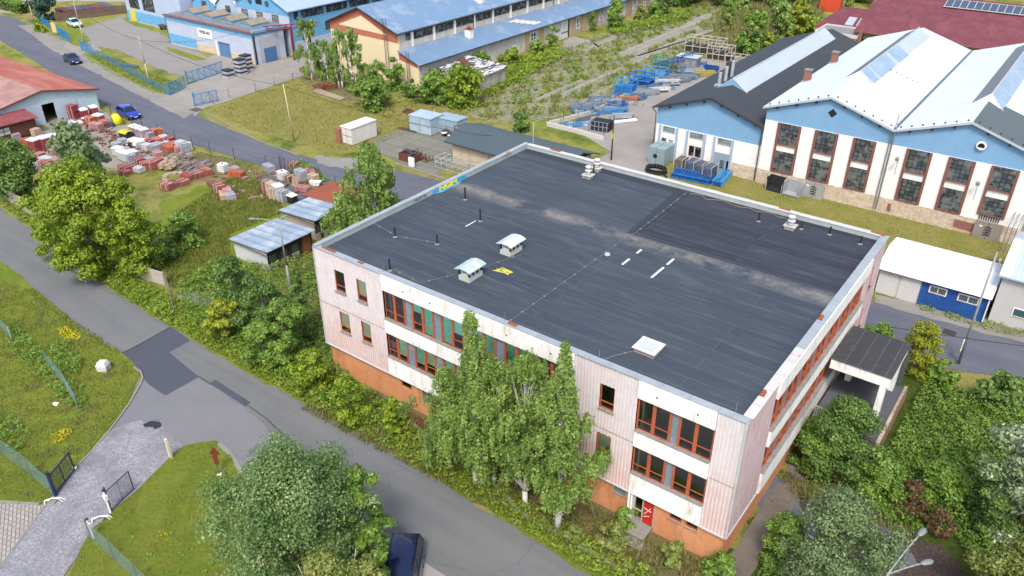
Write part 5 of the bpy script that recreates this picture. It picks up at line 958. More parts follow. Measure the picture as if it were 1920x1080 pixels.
L11 = (-67, 8.5, 0); ht_ = thing('brown_hut', 'brown timber hut with maroon roof and four pane window by the rust roofed shed', 'hut', L11)
BRW = M('#8c5546', .5, .85, '#7a4638', 1.2, wave=.22, axis='Y', wd=.8, name='brown_boards')
m = MB(); m.box(-69.4, -66.9, 3.0, 12.3, 0, 2.05); m.build('wall', BRW, ht_, off=L11)
m = MB(); m.prism([(-66.5, 2.8, 2.05), (-66.5, 2.8, 2.17), (-69.9, 2.8, 2.55), (-69.9, 2.8, 2.4)], (0, 9.8, 0)); m.build('roof', M('#9a4c50', .5, .8, '#a86064', .8), ht_, off=L11)
o = window(('R', -66.9), 7.6, 9.2, .8, 1.8, .06, ht_, M('#4a3630', .5), .5, .08, glass_=M('#d8dcd4', .6, .4), dep=.08, mull=(8.4,)); o.location = (-L11[0], -L11[1], 0)
m = MB(); m.box(-66.9, -66.82, 9.9, 11.8, .2, 1.8); m.build('shutter', M('#7d4a3c', .5, .85), ht_, off=L11)
# ---- two tin roofed sheds and the rust roof behind them
def shed(name, label, c, z0, z1, roofm, wallm, front=True):
    xs = [p[0] for p in c]; ys = [p[1] for p in c]; x0, x1, y0, y1 = min(xs) + .25, max(xs) - .3, min(ys) + .2, max(ys) - .2; L = (x0, y0, 0); t = thing(name, label, 'shed', L)
    m = MB(); m.box(x0, x1 - .12, y0, y0 + .1, 0, z0); m.box(x0, x0 + .1, y0 + .1, y1 - .1, 0, z0); m.box(x0, x1 - .12, y1 - .1, y1, 0, z0); m.build('wall', wallm, t, off=L)
    m = MB(); m.prism([(x0 - .3, y0 - .25, z0), (x1 + .4, y0 - .25, z1), (x1 + .4, y0 - .25, z1 + .06), (x0 - .3, y0 - .25, z0 + .06)], (0, y1 - y0 + .5, 0)); m.build('roof', roofm, t, off=L)
    m = MB(); m.box(x0 - .32, x1 + .42, y0 - .28, y0 - .24, z0 - .08, z0 + .02); m.build('fascia_board', M('#6f6a64', .5), t, off=L)
    if front:
        n = 4; p = (y1 - y0) / n
        m = MB(); m.box(x1 - .1, x1 - .04, y0, y1, .7, z1 - .05); m.build('shade_front', M('#2f3334', .5, .6), t, off=L)  # dark sheet painted in for the shade inside the open front
        for k in range(n):
            m = MB(); a = y0 + k * p; m.box(x1 - .1, x1, a + .05, a + p - .3, 0, .68); m.build('front_panel', M('#b5ad9e', .55, .9) if k != 3 or name != 'tin_shed' else M('#a8664a', .5), t, off=L)
            m = MB(); m.box(x1 - .1, x1 + .04, a + p - .12, a + p, 0, z1 - .02); m.build('post', M('#3a3c3a', .5), t, off=L)
            if k < 3: m = MB(); m.box(x1 - .035, x1 - .01, a + .15, a + p - .35, .8, 1.5); m.build('window', M('#5f6f74', .45, .25), t, off=L)
        m = MB(); m.box(x1 - .03, x1 + .01, y1 - 1.1, y1 - .2, .3, z1 - .15); m.build('brown_door', M('#94603c', .5, .8), t, off=L)
    return t
SHR = M('#b6cbde', .55, .45, '#d6dfe8', .5, .48, .6, metal=.2, wave=1.0, axis='Y', wd=.72, name='tin_shed_roof', spec=.5)
shed('tin_shed', 'nearer low shed with pale blue tin roof and boarded white end wall', [(-19.9, 6.4), (-14.6, 11.7)], 1.75, 2.1, SHR, M('#dfe4e8', .64, .8, wave=.25, axis='X', wd=.8))
shed('tin_shed', 'farther low shed with pale blue tin roof and buff side wall behind its twin', [(-21.0, 12.9), (-15.9, 16.6)], 1.85, 2.2, SHR, M('#c9bda6', .6, .9))
shed('open_shelter', 'low shelter with rust orange sheet roof behind the tin roofed sheds', [(-22.6, 17.0), (-17.0, 21.2)], 1.6, 1.9, M('#b0603f', .55, .85, '#9a5238', .7, wave=.3, axis='X', wd=.8, name='rust_sheet_roof'), M('#a89a88', .55), False)
# ---- dark roofed garage, containers
L12 = (-21, 35.4, 0); gq_ = thing('long_garage', 'long low garage with dark slate blue roof and cream wall beyond the road', 'building', L12)
m = MB(); m.box(-18.6, -4, 35.6, 41.9, 0, 2.6); m.build('wall', plaster('stained_cream', '#dfd2b8', '#d3c4a4', .6, '#6f6a4c'), gq_, off=L12)
m = MB(); m.prism([(-19.4, 35.1, 2.55), (-19.4, 38.8, 3.7), (-19.4, 42.3, 2.55), (-19.4, 42.3, 2.67), (-19.4, 38.8, 3.83), (-19.4, 35.1, 2.67)], (16.2, 0, 0)); m.prism([(-18.6, 35.6, 2.5), (-18.6, 38.8, 3.6), (-18.6, 41.9, 2.5)], (.2, 0, 0)); m.build('roof', M('#5f7178', .45, .6, '#586a74', .5, wave=.6, axis='X', wd=.88), gq_, off=L12)
m = MB(); m.tube((-19.3, 35.05, 2.6), (-3.4, 35.05, 2.6), .07); m.build('gutter', DGUT, gq_, off=L12)
def container(name, label, cat, px, w, d_, h, rz, mat, n=2):
    x, y = px; t = thing(name, label, cat, (x, y, 0), rz)
    m = MB(); m.box(-w / 2, w / 2, -d_ / 2, d_ / 2, .08, h); m.build('body', mat, t, bevel=.03)
    m = MB(); m.box(-w / 2 - .08, w / 2 + .08, -d_ / 2 - .08, d_ / 2 + .08, h, h + .07); m.build('lid', mat, t)
    m = MB()
    for k in range(1, n): m.box(-w / 2 + w * k / n - .02, -w / 2 + w * k / n + .02, -d_ / 2 - .02, -d_ / 2, .1, h)
    m.box(-w / 2, w / 2, -d_ / 2 - .02, -d_ / 2 + .01, h * .52, h * .55); m.build('seam', M('#8a8f92', .5), t); return t
container('white_kiosk', 'flat roofed white block kiosk with brown end standing on the dry grass by the road', 'kiosk', G(675, 262), 1.8, 4.2, 2.1, .0, M('#e6e4de', .68, .7, '#cfcdc6', 1.1))
k_ = MB(); x, y = G(654, 266); k_.box(x - .9, x - .2, y - 1.2, y + .6, 0, 1.9); tag(k_.build('tile_pallet', M('#b07a5c', .55)), 'brown block stack against the end of the white kiosk', 'stack')
TINB = M('#b5cfe0', .56, .5, '#c6d9e4', .8, name='tin_blue')
x, y = G(800, 246); container('storage_container', 'pale blue steel container with flat roof beside the long garage', 'container', (x, y), 3.4, 2.5, 2.15, .05, TINB)
x, y = G(842, 250); container('storage_container', 'smaller rust streaked pale blue container joined right of its neighbour', 'container', (x, y + .5), 3.4, 2.1, 1.95, .05, M('#a9c3d4', .55, .6, '#8a5a44', 1.6, .62, .68))
# ---- low white and blue building on the right, with garage doors
L13 = (28.4, 34.6, 0); lw = thing('garage_row', 'low garage row with white sheet roof, grey doors and a bright blue section', 'building', L13)
m = MB(); m.box(28.4, 36.6, 34.7, 39.6, 0, 2.4); m.build('wall', M('#dcdbd8', .64), lw, off=L13)
m = MB(); m.box(31.7, 36.62, 34.62, 34.7, 0, 2.38); m.build('blue_wall', M('#1f5bb0', .5, .7, '#2a66ba', 1), lw, off=L13)
for a in (28.45, 30.1): m = MB(); m.box(a, a + (1.5 if a < 30 else 1.5), 34.62, 34.7, 0, 2.15); m.build('garage_door', M('#e0e0de', .66, .6, wave=.16, axis='X', wd=.93), lw, off=L13)
m = MB(); m.prism([(28.2, 34.3, 2.4), (28.2, 37.4, 3.25), (28.2, 39.9, 2.9), (28.2, 39.9, 2.8), (28.2, 37.4, 3.1), (28.2, 34.3, 2.3)], (8.5, 0, 0)); m.build('roof', M('#eef2f5', .78, .4, '#dce4ea', .6, wave=.28, axis='X', wd=.88, grime=.06, name='white_ribbed_roof'), lw, off=L13)
m = MB(); m.box(28.2, 29.6, 34.25, 39.95, 3.2, 3.24); 
for a, c in ((32.3, 33.6), (34.4, 35.9)):
    o = window(('F', 34.62), a, c, 1.35, 2.0, .05, lw, WHITE, 0, .08, glass_=M('#3a4048', .45, .3), dep=.08, mull=((a + c) / 2,)); o.location = (-L13[0], -L13[1], 0)
    g_ = MB()
    for k in range(12): xx_ = a + .1 + (c - a - .2) * (k + .5) / 12; g_.tube((xx_, 34.53, 1.4), (xx_, 34.53, 1.97), .012, n=4)
    g_.build('window_bars', M('#c9d2d8', .6), o)
m = MB(); m.tube((28.3, 34.28, 2.35), (36.7, 34.28, 2.35), .05); m.tube((36.55, 34.4, 2.3), (36.55, 34.45, .2), .05); m.build('gutter', WHITE, lw, off=L13)
x, y = 36.2, 39.0; m = MB(); m.tube((x, y, 2.9), (x, y, 3.6), .05); m.tube((x, y, 3.6), (x, y, 3.75), .14, .04, 9); m.build('roof_flue', WHITE, lw, off=L13)
L14 = (36.9, 35.4, 0); rb2 = thing('grey_two_storey_building', 'pale grey two storey building with blue white roof at the right edge', 'building', L14)
m = MB(); m.box(36.85, 48, 35.3, 44, 0, 4.3); m.build('wall', M('#cfd0d0', .62, .8, '#c2c3c3', 1), rb2, off=L14)
m = MB(); m.prism([(36.6, 34.9, 4.2), (36.6, 39.6, 5.4), (36.6, 44.4, 4.2), (36.6, 44.4, 4.08), (36.6, 39.6, 5.28), (36.6, 34.9, 4.08)], (12, 0, 0)); m.build('roof', M('#c5d5e8', .62, .4, wave=.3, axis='X', wd=.88), rb2, off=L14)
m = MB(); m.prism([(36.58, 34.88, 4.24), (36.58, 39.6, 5.44), (37.3, 39.6, 5.44), (37.3, 34.88, 4.24)], (0, 0, .02)); m.build('white_roof_sheet', ROOFWR, rb2, off=L14)
for a, c, z0, z1, mt in ((38.2, 39.6, 1.0, 1.75, M('#4f7f86', .5, .3)), (38.6, 40.2, 2.9, 3.6, DARK), (42, 43.4, 1.0, 1.75, DARK)):
    o = window(('F', 35.3), a, c, z0, z1, .06, rb2, WHITE, 0, .08, glass_=mt, dep=.08); o.location = (-L14[0], -L14[1], 0)
    g_ = MB()
    for k in range(8): xx_ = a + .1 + (c - a - .2) * (k + .5) / 8; g_.tube((xx_, 35.2, z0), (xx_, 35.2, z1), .012, n=4)
    g_.build('window_bars', DGUT, o)
# ================================================================ vehicles, street furniture, yard goods
TYRE = M('#1c1d1f', .5, .8, name='tyre'); RIM = M('#b9bdc0', .5, .35, metal=.5, name='rim'); CARGLASS = M('#1d2530', .4, .08, spec=.9, grime=0, name='car_glass'); LAMPG = M('#e9edf0', .7, .2, name='headlight_glass'); TAIL = M('#a8201c', .5, .3)
def carpaint(h, k=.5): t = NT('car_paint_' + h.strip('#')); t.out(lin(h, k), .28, .2, .6); t.p.inputs['Coat Weight'].default_value = .6; return t.mat
def car(name, label, pos, rz, paint, L=4.2, W=1.74, H=1.43, kind='hatch', group=None):
    t = thing(name, label, 'car' if kind != 'van' else 'van', pos, rz, group); h = L / 2; w = W / 2; gh = .17
    st = [(-h, .38, .74, .80), (-h + .12, .26, .86, .93), (-h * .72, gh, .90, 1), (-h * .3, gh, .91, 1), (h * .25, gh, .90, 1), (h * .62, gh, .84, .99), (h - .22, .22, .72, .93), (h, .36, .60, .80)]
    if kind == 'van': st = [(-h, .35, 1.0, .88), (-h + .1, .25, 1.08, .97), (-h * .7, gh, 1.1, 1), (0, gh, 1.08, 1), (h * .5, gh, 1.02, 1), (h * .78, gh, .95, .98), (h - .15, .24, .84, .93), (h, .36, .7, .82)]
    rings = []
    for x, zl, zt, k in st:
        y = w * k; rings.append([(x, -y * .9, zl), (x, -y, zl + .16), (x, -y, zt - .16), (x, -y * .9, zt), (x, y * .9, zt), (x, y, zt - .16), (x, y, zl + .16), (x, y * .9, zl)])
    m = MB(); m.loft(rings); m.build('body', paint, t, True, .02)
    zt = .88 if kind != 'van' else 1.05; xs = {'hatch': (-h + .12, -h + .55, h * .08, h * .48), 'sedan': (-h * .72, -h * .38, h * .06, h * .46), 'van': (-h + .06, -h + .3, h * .38, h * .72)}[kind]
    m = MB(); r0, r1 = w * .93, w * .74
    m.loft([[(xs[0], -r0, zt - .05), (xs[0], r0, zt - .05), (xs[3], r0, zt - .08), (xs[3], -r0, zt - .08)], [(xs[1], -r1, H - .04), (xs[1], r1, H - .04), (xs[2], r1, H - .04), (xs[2], -r1, H - .04)]]); m.build('window_glass', CARGLASS, t)
    m = MB(); m.loft([[(xs[1] - .03, -r1 - .02, H - .06), (xs[1] - .03, r1 + .02, H - .06), (xs[2] + .04, r1 + .02, H - .06), (xs[2] + .04, -r1 - .02, H - .06)], [(xs[1] + .08, -r1 + .08, H), (xs[1] + .08, r1 - .08, H), (xs[2] - .1, r1 - .08, H), (xs[2] - .1, -r1 + .08, H)]]); m.build('car_roof', paint, t, True)
    m = MB()
    for s in (-1, 1):
        for a, b_ in ((xs[0], xs[1]), (xs[3], xs[2]), ((xs[0] + xs[3]) / 2, (xs[1] + xs[2]) / 2)): m.tube((a, s * r0, zt - .04), (b_, s * r1, H - .05), .035, n=5)
    m.build('roof_pillar', paint, t)
    for x in (-h * .62, h * .64):
        for s in (-1, 1): m = MB(); m.tube((x, s * (w - .2), .31), (x, s * (w + .005), .31), .31, n=16); o = m.build('wheel', TYRE, t, True); m = MB(); m.tube((x, s * (w - .1), .31), (x, s * (w + .015), .31), .19, n=12); m.build('rim', RIM, o)
    for s in (-1, 1):
        m = MB(); m.box(h - .16, h - .01, s * w * .48, s * w * .78, .52, .66); m.build('headlight', LAMPG, t, bevel=.02); m = MB(); m.box(-h - .005, -h + .1, s * w * .5, s * w * .78, .6, .76); m.build('tail_light', TAIL, t)
        m = MB(); m.box(xs[3] - .35, xs[3] - .2, s * (w + .0), s * (w + .16), zt, zt + .12); m.build('wing_mirror', paint, t)
    m = MB(); m.box(h - .0, h + .015, -.26, .26, .36, .47); m.build('number_plate', WHITE, t); return t
def heading(a, b): return math.atan2(b[1] - a[1], b[0] - a[0])
car('parked_car', 'dark navy saloon car driving along the far road past the open blue gates', G(137, 117), heading(G(90, 95), G(290, 200)), carpaint('#1e2c60', .6), 4.3, kind='sedan')
car('parked_car', 'bright royal blue hatchback standing beside the brick yard fence and yellow bin', G(243, 219), heading(G(200, 200), G(290, 240)), carpaint('#1f3fae', .7), 3.9, kind='hatch')
car('parked_car', 'pale mint saloon car parked on the grass by the factory yard fence', G(141, 49), heading(G(120, 40), G(165, 58)) , carpaint('#cfe8e0', .75), 4.1, kind='sedan')
v0, v1 = G(764, 1003, 1.3), G(748, 1085, 1.3); va = heading(v0, v1); car('parked_van', 'dark blue estate van half hidden under the trees at the bottom edge', (v0[0] + math.cos(va) * 2.3, v0[1] + math.sin(va) * 2.3, 0), va, carpaint('#101c4c', .55), 4.6, 1.85, 1.8, 'van')
# ---- lamps and poles
POLE = M('#b9bcb8', .5, .6, '#9a9d99', 2, name='galvanised_pole'); POLEY = M('#d6cfa4', .55, .7, '#c4bb90', 2, name='faded_yellow_pole'); LHEAD = M('#98a09e', .5, .4)
def lamp(name, label, base, h, arms, mat=POLE, r=.08, head='cobra', group=None):
    t = thing(name, label, 'street lamp', base, 0, group); m = MB(); m.tube((0, 0, 0), (0, 0, h * .45), r * 1.25, r); m.tube((0, 0, h * .45), (0, 0, h), r * .9, r * .6); m.build('pole', mat, t, True)
    for (dx, dy, up) in arms:
        m = MB(); pts = [(0, 0, h - .05)]
        for i in range(1, 7): f = i / 6; pts.append((dx * f, dy * f, h - .05 + up * math.sin(f * math.pi / 2)))
        m.path(pts, r * .5, 6); m.build('arm', mat, t, True); a = math.atan2(dy, dx); e = pts[-1]
        rings = []
        for s, w in ((0, .04), (.1, .11), (.32, .15), (.5, .13), (.62, .04)):
            c = Vector((e[0] + math.cos(a) * s, e[1] + math.sin(a) * s, e[2])); rings.append([tuple(c + Vector((-math.sin(a) * w * math.cos(q), math.cos(a) * w * math.cos(q), w * .55 * math.sin(q)))) for q in [k * math.pi / 4 for k in range(8)]])
        m = MB(); m.loft(rings); m.build('lamp_head', LHEAD, t, True)
    return t
lamp('street_lamp', 'tall cream street lamp behind the blue picket fence of the factory yard', G(281, 160), 7.2, [(-1.5, -.7, .1)], POLEY)
lamp('street_lamp', 'cream lamp pole behind the pale parked car at the gateway', G(158, 80), 7, [(-.2, .6, .1)], POLEY)
lamp('street_lamp', 'cream lamp pole beside the spruce at the top left corner', G(64, 42), 7, [(-.3, .6, .1)], POLEY)
x0, y0 = G(552, 266); t = thing('utility_pole', 'leaning cream pole standing on the dry field beside the far road', 'pole', (x0, y0, 0)); m = MB(); m.tube((0, 0, 0), (-.35, -.15, HT(552, 266, 540, 158)), .11, .07); m.build('pole', POLEY, t, True)
bx, by = G(547, 560); th_ = HT(547, 560, 528, 415); lamp('street_lamp', 'grey double headed lamp in front of the tin roofed sheds', (bx, by, 0), th_, [(-1.5, -1.0, .25), (.0, .25, .3)], POLE)
for (b, tp, lb, nm) in (((1797, 682), (1862, 470), 'tall grey pole with small white sign beside the right hand street', 'street_pole'), ((1641, 393), (1688, 215), 'slim grey pole standing before the white hall facade', 'mast')):
    x, y = G(*b); h = HT(*b, *tp); t = thing(nm, lb, 'pole', (x, y, 0)); m = MB(); m.tube((0, 0, 0), (0, 0, h), .1, .06); m.build('pole', POLE, t, True)
    if nm == 'street_pole': m = MB(); m.box(-.16, -.1, -.3, .0, 1.2, 2.1); m.build('sign_plate', WHITE, t); m = MB(); m.box(-.17, -.165, -.22, -.08, 1.35, 1.7); m.build('sign_mark', DGUT, t)
x, y = G(1146, 300); t = thing('yard_pole', 'thin dark steel pole at the corner of the concrete yard', 'pole', (x, y, 0)); m = MB(); m.tube((0, 0, 0), (0, 0, HT(1146, 300, 1140, 215)), .09, .07); m.build('pole', DGUT, t, True); m = MB(); m.box(-.1, .1, -.15, .15, 2.6, 3.2); m.build('yellow_box', M('#d9d23c', .6), t)
lamp('street_lamp', 'small grey lamp with hooked arm behind the back parapet', (-4.5, 31.5, 0), 8.8, [(1.3, 1.2, .55)], POLE, .06)
pz = 7.6; px_, py_ = G(1665, 1075, pz); lamp('street_lamp', 'twin armed grey street lamp rising in the bottom right corner', (px_, py_, 0), pz, [(G(1722, 1006, 8)[0] - px_, G(1722, 1006, 8)[1] - py_, .5), (G(1725, 1060, 7.6)[0] - px_, G(1725, 1060, 7.6)[1] - py_, .15)], POLE, .07)
# lamp clipped pipe trestle on the blue hall
x, y = G(552, 113); t = thing('pipe_trestle', 'dark red steel pipe trestle beside the blue factory wall', 'trestle', (x, y, 0)); RS_ = M('#9a3a4c', .5, .7)
m = MB(); m.tube((0, 0, 0), (0, 0, 5.4), .14); m.tube((-.4, .5, 0), (-.4, .5, 5.4), .1); m.build('column', RS_, t); m = MB()
for z in (5.0, 5.6): m.tube((-2.6, -3.2, z), (2, 4.2, z), .09)
for k in range(9): f = k / 9; m.tube((-2.6 + 4.6 * f, -3.2 + 7.4 * f, 5.0), (-2.6 + 4.6 * (f + .1), -3.2 + 7.4 * (f + .1), 5.6), .05)
m.build('truss', RS_, t)
def wire(label, a, b, sag, r=.022):
    m = MB(); pts = []
    for i in range(17): f = i / 16; pts.append((a[0] + (b[0] - a[0]) * f, a[1] + (b[1] - a[1]) * f, a[2] + (b[2] - a[2]) * f - sag * 4 * f * (1 - f)))
    m.path(pts, r, 4); return tag(m.build('overhead_wire', M('#2c2e33', .5, .6)), label, 'wire')
P1 = (*G(281, 160), 6.6); P2 = (x0 - .35, y0 - .15, 6.9)
wire('black overhead wire from the factory yard lamp to the leaning cream pole', P1, P2, .9); wire('black overhead wire from the leaning cream pole towards the blue container', P2, (-14, 38, 3.5), .8); wire('thin wire from the factory yard lamp to the gate lamp', P1, (*G(158, 80), 6.2), .8); wire('thin wire from the yard lamp to the blue workshop', P1, (-75, 49.2, 4.6), .8)
wire('cable pair drooping across the right hand street', (31.5, 24.5, 3.0), (60, 35, 4.5), .5)
# ---- fences
def fence(name, label, pts, h, sp, pm, rails=(), rw=.02, vert=0, vw=.008, mesh=None, pr=.035, cat='fence', foot=None):
    t = thing(name, label, cat, (pts[0][0], pts[0][1], 0)); ox, oy = pts[0]; P_ = MB(); R_ = MB(); V_ = MB()
    for (xa, ya), (xb, yb) in zip(pts, pts[1:]):
        L = math.hypot(xb - xa, yb - ya); n = max(1, round(L / sp)); ang = math.atan2(yb - ya, xb - xa)
        for i in range(n + (1 if (xb, yb) == pts[-1] else 0)):
            f = i / n; x, y = xa + (xb - xa) * f - ox, ya + (yb - ya) * f - oy; P_.tube((x, y, 0), (x, y, h + .03), pr, n=6)
        for z in rails: R_.tube((xa - ox, ya - oy, z), (xb - ox, yb - oy, z), rw, n=4)
        if vert:
            k = int(L / vert)
            for i in range(k): f = (i + .5) / k; x, y = xa + (xb - xa) * f - ox, ya + (yb - ya) * f - oy; V_.box(x - vw, x + vw, y - vw, y + vw, .08, h)
        if foot: R_.box(xa - ox, xa - ox + L, ya - oy - .09, ya - oy + .09, 0, foot, rz=ang, c=(xa - ox, ya - oy))
    P_.build('post', pm, t, split=True); R_.build('rail' if not foot else 'rail', mesh or pm, t); V_.build('mesh_wire', mesh or pm, t); return t
BLF = M('#2f93d6', .55, .6, '#4aa0da', 1, name='blue_fence_paint'); GRN = M('#8fb5b0', .5, .5, name='green_mesh'); ST = M('#5d625f', .5, .7, name='weathered_post'); NAVY = M('#2a3c66', .5, .5)
fence('picket_fence', 'blue steel picket fence along the grass between yard and far road', gp([(178, 104), (210, 120), (250, 143), (285, 163), (316, 178)]), 1.25, 2.0, BLF, (.3, 1.05), .02, .42, .012)
def gate(label, a, b, h, mat, bars=4, cat='gate', r=.05, diag=True, mesh=.12, name='steel_gate'):
    t = thing(name, label, cat, (a[0], a[1], 0)); dx, dy = b[0] - a[0], b[1] - a[1]; m = MB(); m.tube((0, 0, 0), (0, 0, h + .35), r * 2); m.build('post', mat, t)
    m = MB(); m.tube((0, 0, .15), (dx, dy, .15), r); m.tube((0, 0, h), (dx, dy, h), r); m.tube((dx, dy, .1), (dx, dy, h + .02), r)
    for k in range(1, bars): f = k / bars; m.tube((dx * f, dy * f, .15), (dx * f, dy * f, h), r * .8)
    if diag:
        for k in range(bars): f = k / bars; g_ = (k + 1) / bars; m.tube((dx * f, dy * f, .15 if k % 2 else h), (dx * g_, dy * g_, h if k % 2 else .15), r * .6)
    m.build('gate_frame', mat, t); m = MB(); n = int(math.hypot(dx, dy) / mesh)
    for k in range(n): f = (k + .5) / n; m.box(dx * f - .009, dx * f + .009, dy * f - .009, dy * f + .009, .15, h)
    m.build('infill_bars', mat, t); return t
gate('open blue steel gate leaf nearest the far road at the drive entrance', G(319, 179), G(348, 165), 1.7, BLF)
gate('long blue sliding gate standing between the factory yard and the concrete drive', G(352, 158), G(418, 136), 1.7, BLF, 6)
gate('blue steel gate leaf opened back against the dry field', G(366, 199), G(409, 190), 1.6, BLF, 3)
gate('blue gate leaf at the yard entrance beside the yellow board', G(111, 68), G(132, 79), 1.7, BLF, 3)
gate('blue gate leaf across the yard entrance beside the picket fence', G(154, 95), G(175, 103), 1.7, BLF, 3)
fence('blue_fence', 'blue railing behind the small round shrub at the gateway', gp([(74, 42), (94, 53)]), 1.4, 1.6, BLF, (.3, 1.2), .03, .2, .014)
fence('chain_fence', 'sagging wire fence with grey posts beside the concrete drive', gp([(400, 196), (430, 184), (480, 172), (550, 153), (612, 134)]), 1.3, 3, ST, (.4, .8, 1.25), .008, .5, .004)
fence('wire_fence', 'thin post and wire fence between the brick yard and far road', gp([(190, 205), (230, 228), (268, 243), (330, 266), (395, 288), (440, 300), (500, 313), (560, 330), (600, 338)]), 1.45, 3.2, ST, (.4, .9, 1.4), .008, 0, pr=.045)
fence('wire_fence', 'thin post and wire fence on the verge behind the big building', gp([(630, 352), (700, 372), (780, 400), (860, 420)]), 1.4, 3.0, ST, (.5, 1.3), .008, 0, pr=.04)
fence('mesh_fence', 'green wire fence on a white footing around the scrap yard corner', gp([(1190, 172), (1110, 215), (1028, 236), (1075, 246), (1132, 262)]), 1.5, 2.4, M('#4d6a5c', .5), (.3, .8, 1.45), .008, .3, .004, pr=.035)
fence('mesh_fence', 'green wire fence between old slab ground and blue scrap', gp([(1310, 108), (1260, 128), (1222, 150), (1190, 172)]), 1.5, 2.4, M('#4d6a5c', .5), (.3, .8, 1.45), .008, .3, .004, pr=.035)
WK = M('#dcdad4', .64, .8, '#c4c0b6', 1.2)
m = MB(); pts = gp([(1192, 172), (1110, 214), (1026, 236), (1075, 248), (1132, 264)])
for a, b in zip(pts, pts[1:]):
    L = math.hypot(b[0] - a[0], b[1] - a[1]); m.box(a[0], a[0] + L, a[1] - .12, a[1] + .12, 0, .55, rz=math.atan2(b[1] - a[1], b[0] - a[0]), c=a)
tag(m.build('low_wall', WK), 'low white concrete wall around the corner of the scrap yard', 'wall')
def tallfence(label, pts, h=1.5): return fence('mesh_panel_fence', label, pts, h, 2.5, M('#7d8b86', .5), [.1 + k * .17 for k in range(9)], .009, .17, .004, mesh=GRN, pr=.045)
tallfence('green mesh panel fence left of the navy drive gate', gp([(101, 930), (60, 893), (0, 848), (-60, 800)]))
tallfence('green mesh panel fence running down the lawn from the white post', gp([(172, 1012), (215, 1050), (262, 1095), (330, 1160)]))
tallfence('green mesh panel fence overgrown by hedge on the left lawn', gp([(148, 768), (120, 722), (92, 690)]), 1.2)
fence('mesh_panel_fence', 'short green fence with white post at the left edge', gp([(24, 640), (0, 612), (-30, 580)]), 1.3, 2.5, M('#c4cfc9', .5), [.1 + k * .2 for k in range(6)], .01, .12, .004, mesh=GRN, pr=.045)
gate('navy gate leaf swung open against the lawn beside the green mesh fence', G(105, 930), G(141, 884), 1.5, NAVY, 2, diag=False, mesh=.09)
gate('thin dark gate leaf swung open across the gravel drive edge', G(210, 960), G(252, 920), 1.55, M('#4a5360', .5), 2, diag=False, mesh=.09, r=.03)
for (b, tp, lb) in (((176, 1010), (160, 975), 'short white post capped black beside the lawn mesh fence'), ((208, 962), (190, 922), 'white intercom post beside the thin dark gate leaf'), ((142, 882), (137, 874), 'small white catch post at the tip of the navy gate leaf')):
    x, y = G(*b); h = max(.35, HT(*b, *tp)); t = thing('gate_post', lb, 'post', (x, y, 0)); m = MB(); m.tube((0, 0, 0), (0, 0, h), .06, n=8); m.build('post', WHITE, t); m = MB(); m.box(-.07, .07, -.07, .07, h, h + .07); m.build('post_cap', DGUT, t); m = MB(); m.box(-.12, .12, -.08, .08, h * .6, h * .82); m.build('box', WHITE, t)
for b, lb in (((101, 944), 'white hooped barrier on the drive edge beside the navy gate'), ((190, 978), 'white hooped barrier on the drive edge beside the thin gate')):
    x, y = G(*b); t = thing('hoop_barrier', lb, 'barrier', (x, y, 0), .6); m = MB(); m.path([(-.45, -.15, .02), (-.4, -.1, .3), (0, 0, .42), (.35, .1, .3), (.45, .15, .02)], .035, 6); m.path([(-.45, .15, .02), (-.2, .2, .2), (.3, .3, .2), (.5, .3, .02)], .03, 6); m.build('hoop', WHITE, t); m = MB(); m.box(-.3, .1, -.1, .25, 0, .1); m.build('foot_block', SILL, t)
x, y = G(320, 858); t = thing('barrier_post', 'pair of cream posts leaning at the mouth of the gravel drive', 'post', (x, y, 0)); m = MB(); m.box(-.08, .08, -.06, .06, 0, 1.5); m.build('post', M('#e6dfc0', .66), t); m = MB(); m.box(.12, .2, -.02, .06, 0, 1.35); m.box(-.05, .2, .06, .1, 1.0, 1.1); m.build('brace', M('#d9cfa8', .62), t)
x, y = G(411, 890); hh = HT(411, 890, 400, 838); t = thing('arrow_sign', 'rust red upward arrow sign on a thin post in the front lawn', 'sign', (x, y, 0), math.atan2(CR[1], CR[0])); m = MB(); m.tube((0, 0, 0), (0, 0, hh * .45), .03); m.build('post', ST, t); m = MB(); m.prism([(-.13, 0, hh * .38), (.13, 0, hh * .38), (.13, 0, hh * .74), (.32, 0, hh * .74), (0, 0, hh), (-.32, 0, hh * .74), (-.13, 0, hh * .74)], (0, .06, 0)); m.build('arrow', M('#8c3a2c', .5, .8, '#7a3226', 2), t); m = MB(); m.box(-.1, .14, -.1, .1, 0, .06); m.build('foot', WHITE, t)
x, y = G(196, 694); t = thing('concrete_block', 'chamfered white concrete block standing on the left lawn', 'block', (x, y, 0), .5); m = MB(); m.loft([[(-.38, -.3, 0), (.38, -.3, 0), (.38, .3, 0), (-.38, .3, 0)], [(-.4, -.32, .5), (.4, -.32, .5), (.4, .32, .5), (-.4, .32, .5)], [(-.3, -.22, .75), (.28, -.22, .8), (.28, .25, .8), (-.3, .25, .75)]]); m.build('block', M('#dedcd4', .66, .8, '#cfccc2', 3), t, bevel=.03)
x, y = G(106, 760); m = MB(); m.box(x - .18, x + .18, y - .1, y + .1, 0, .2, rz=.4); tag(m.build('white_scrap', WHITE), 'small white scrap lying in the grass by the left mesh fence', 'scrap')
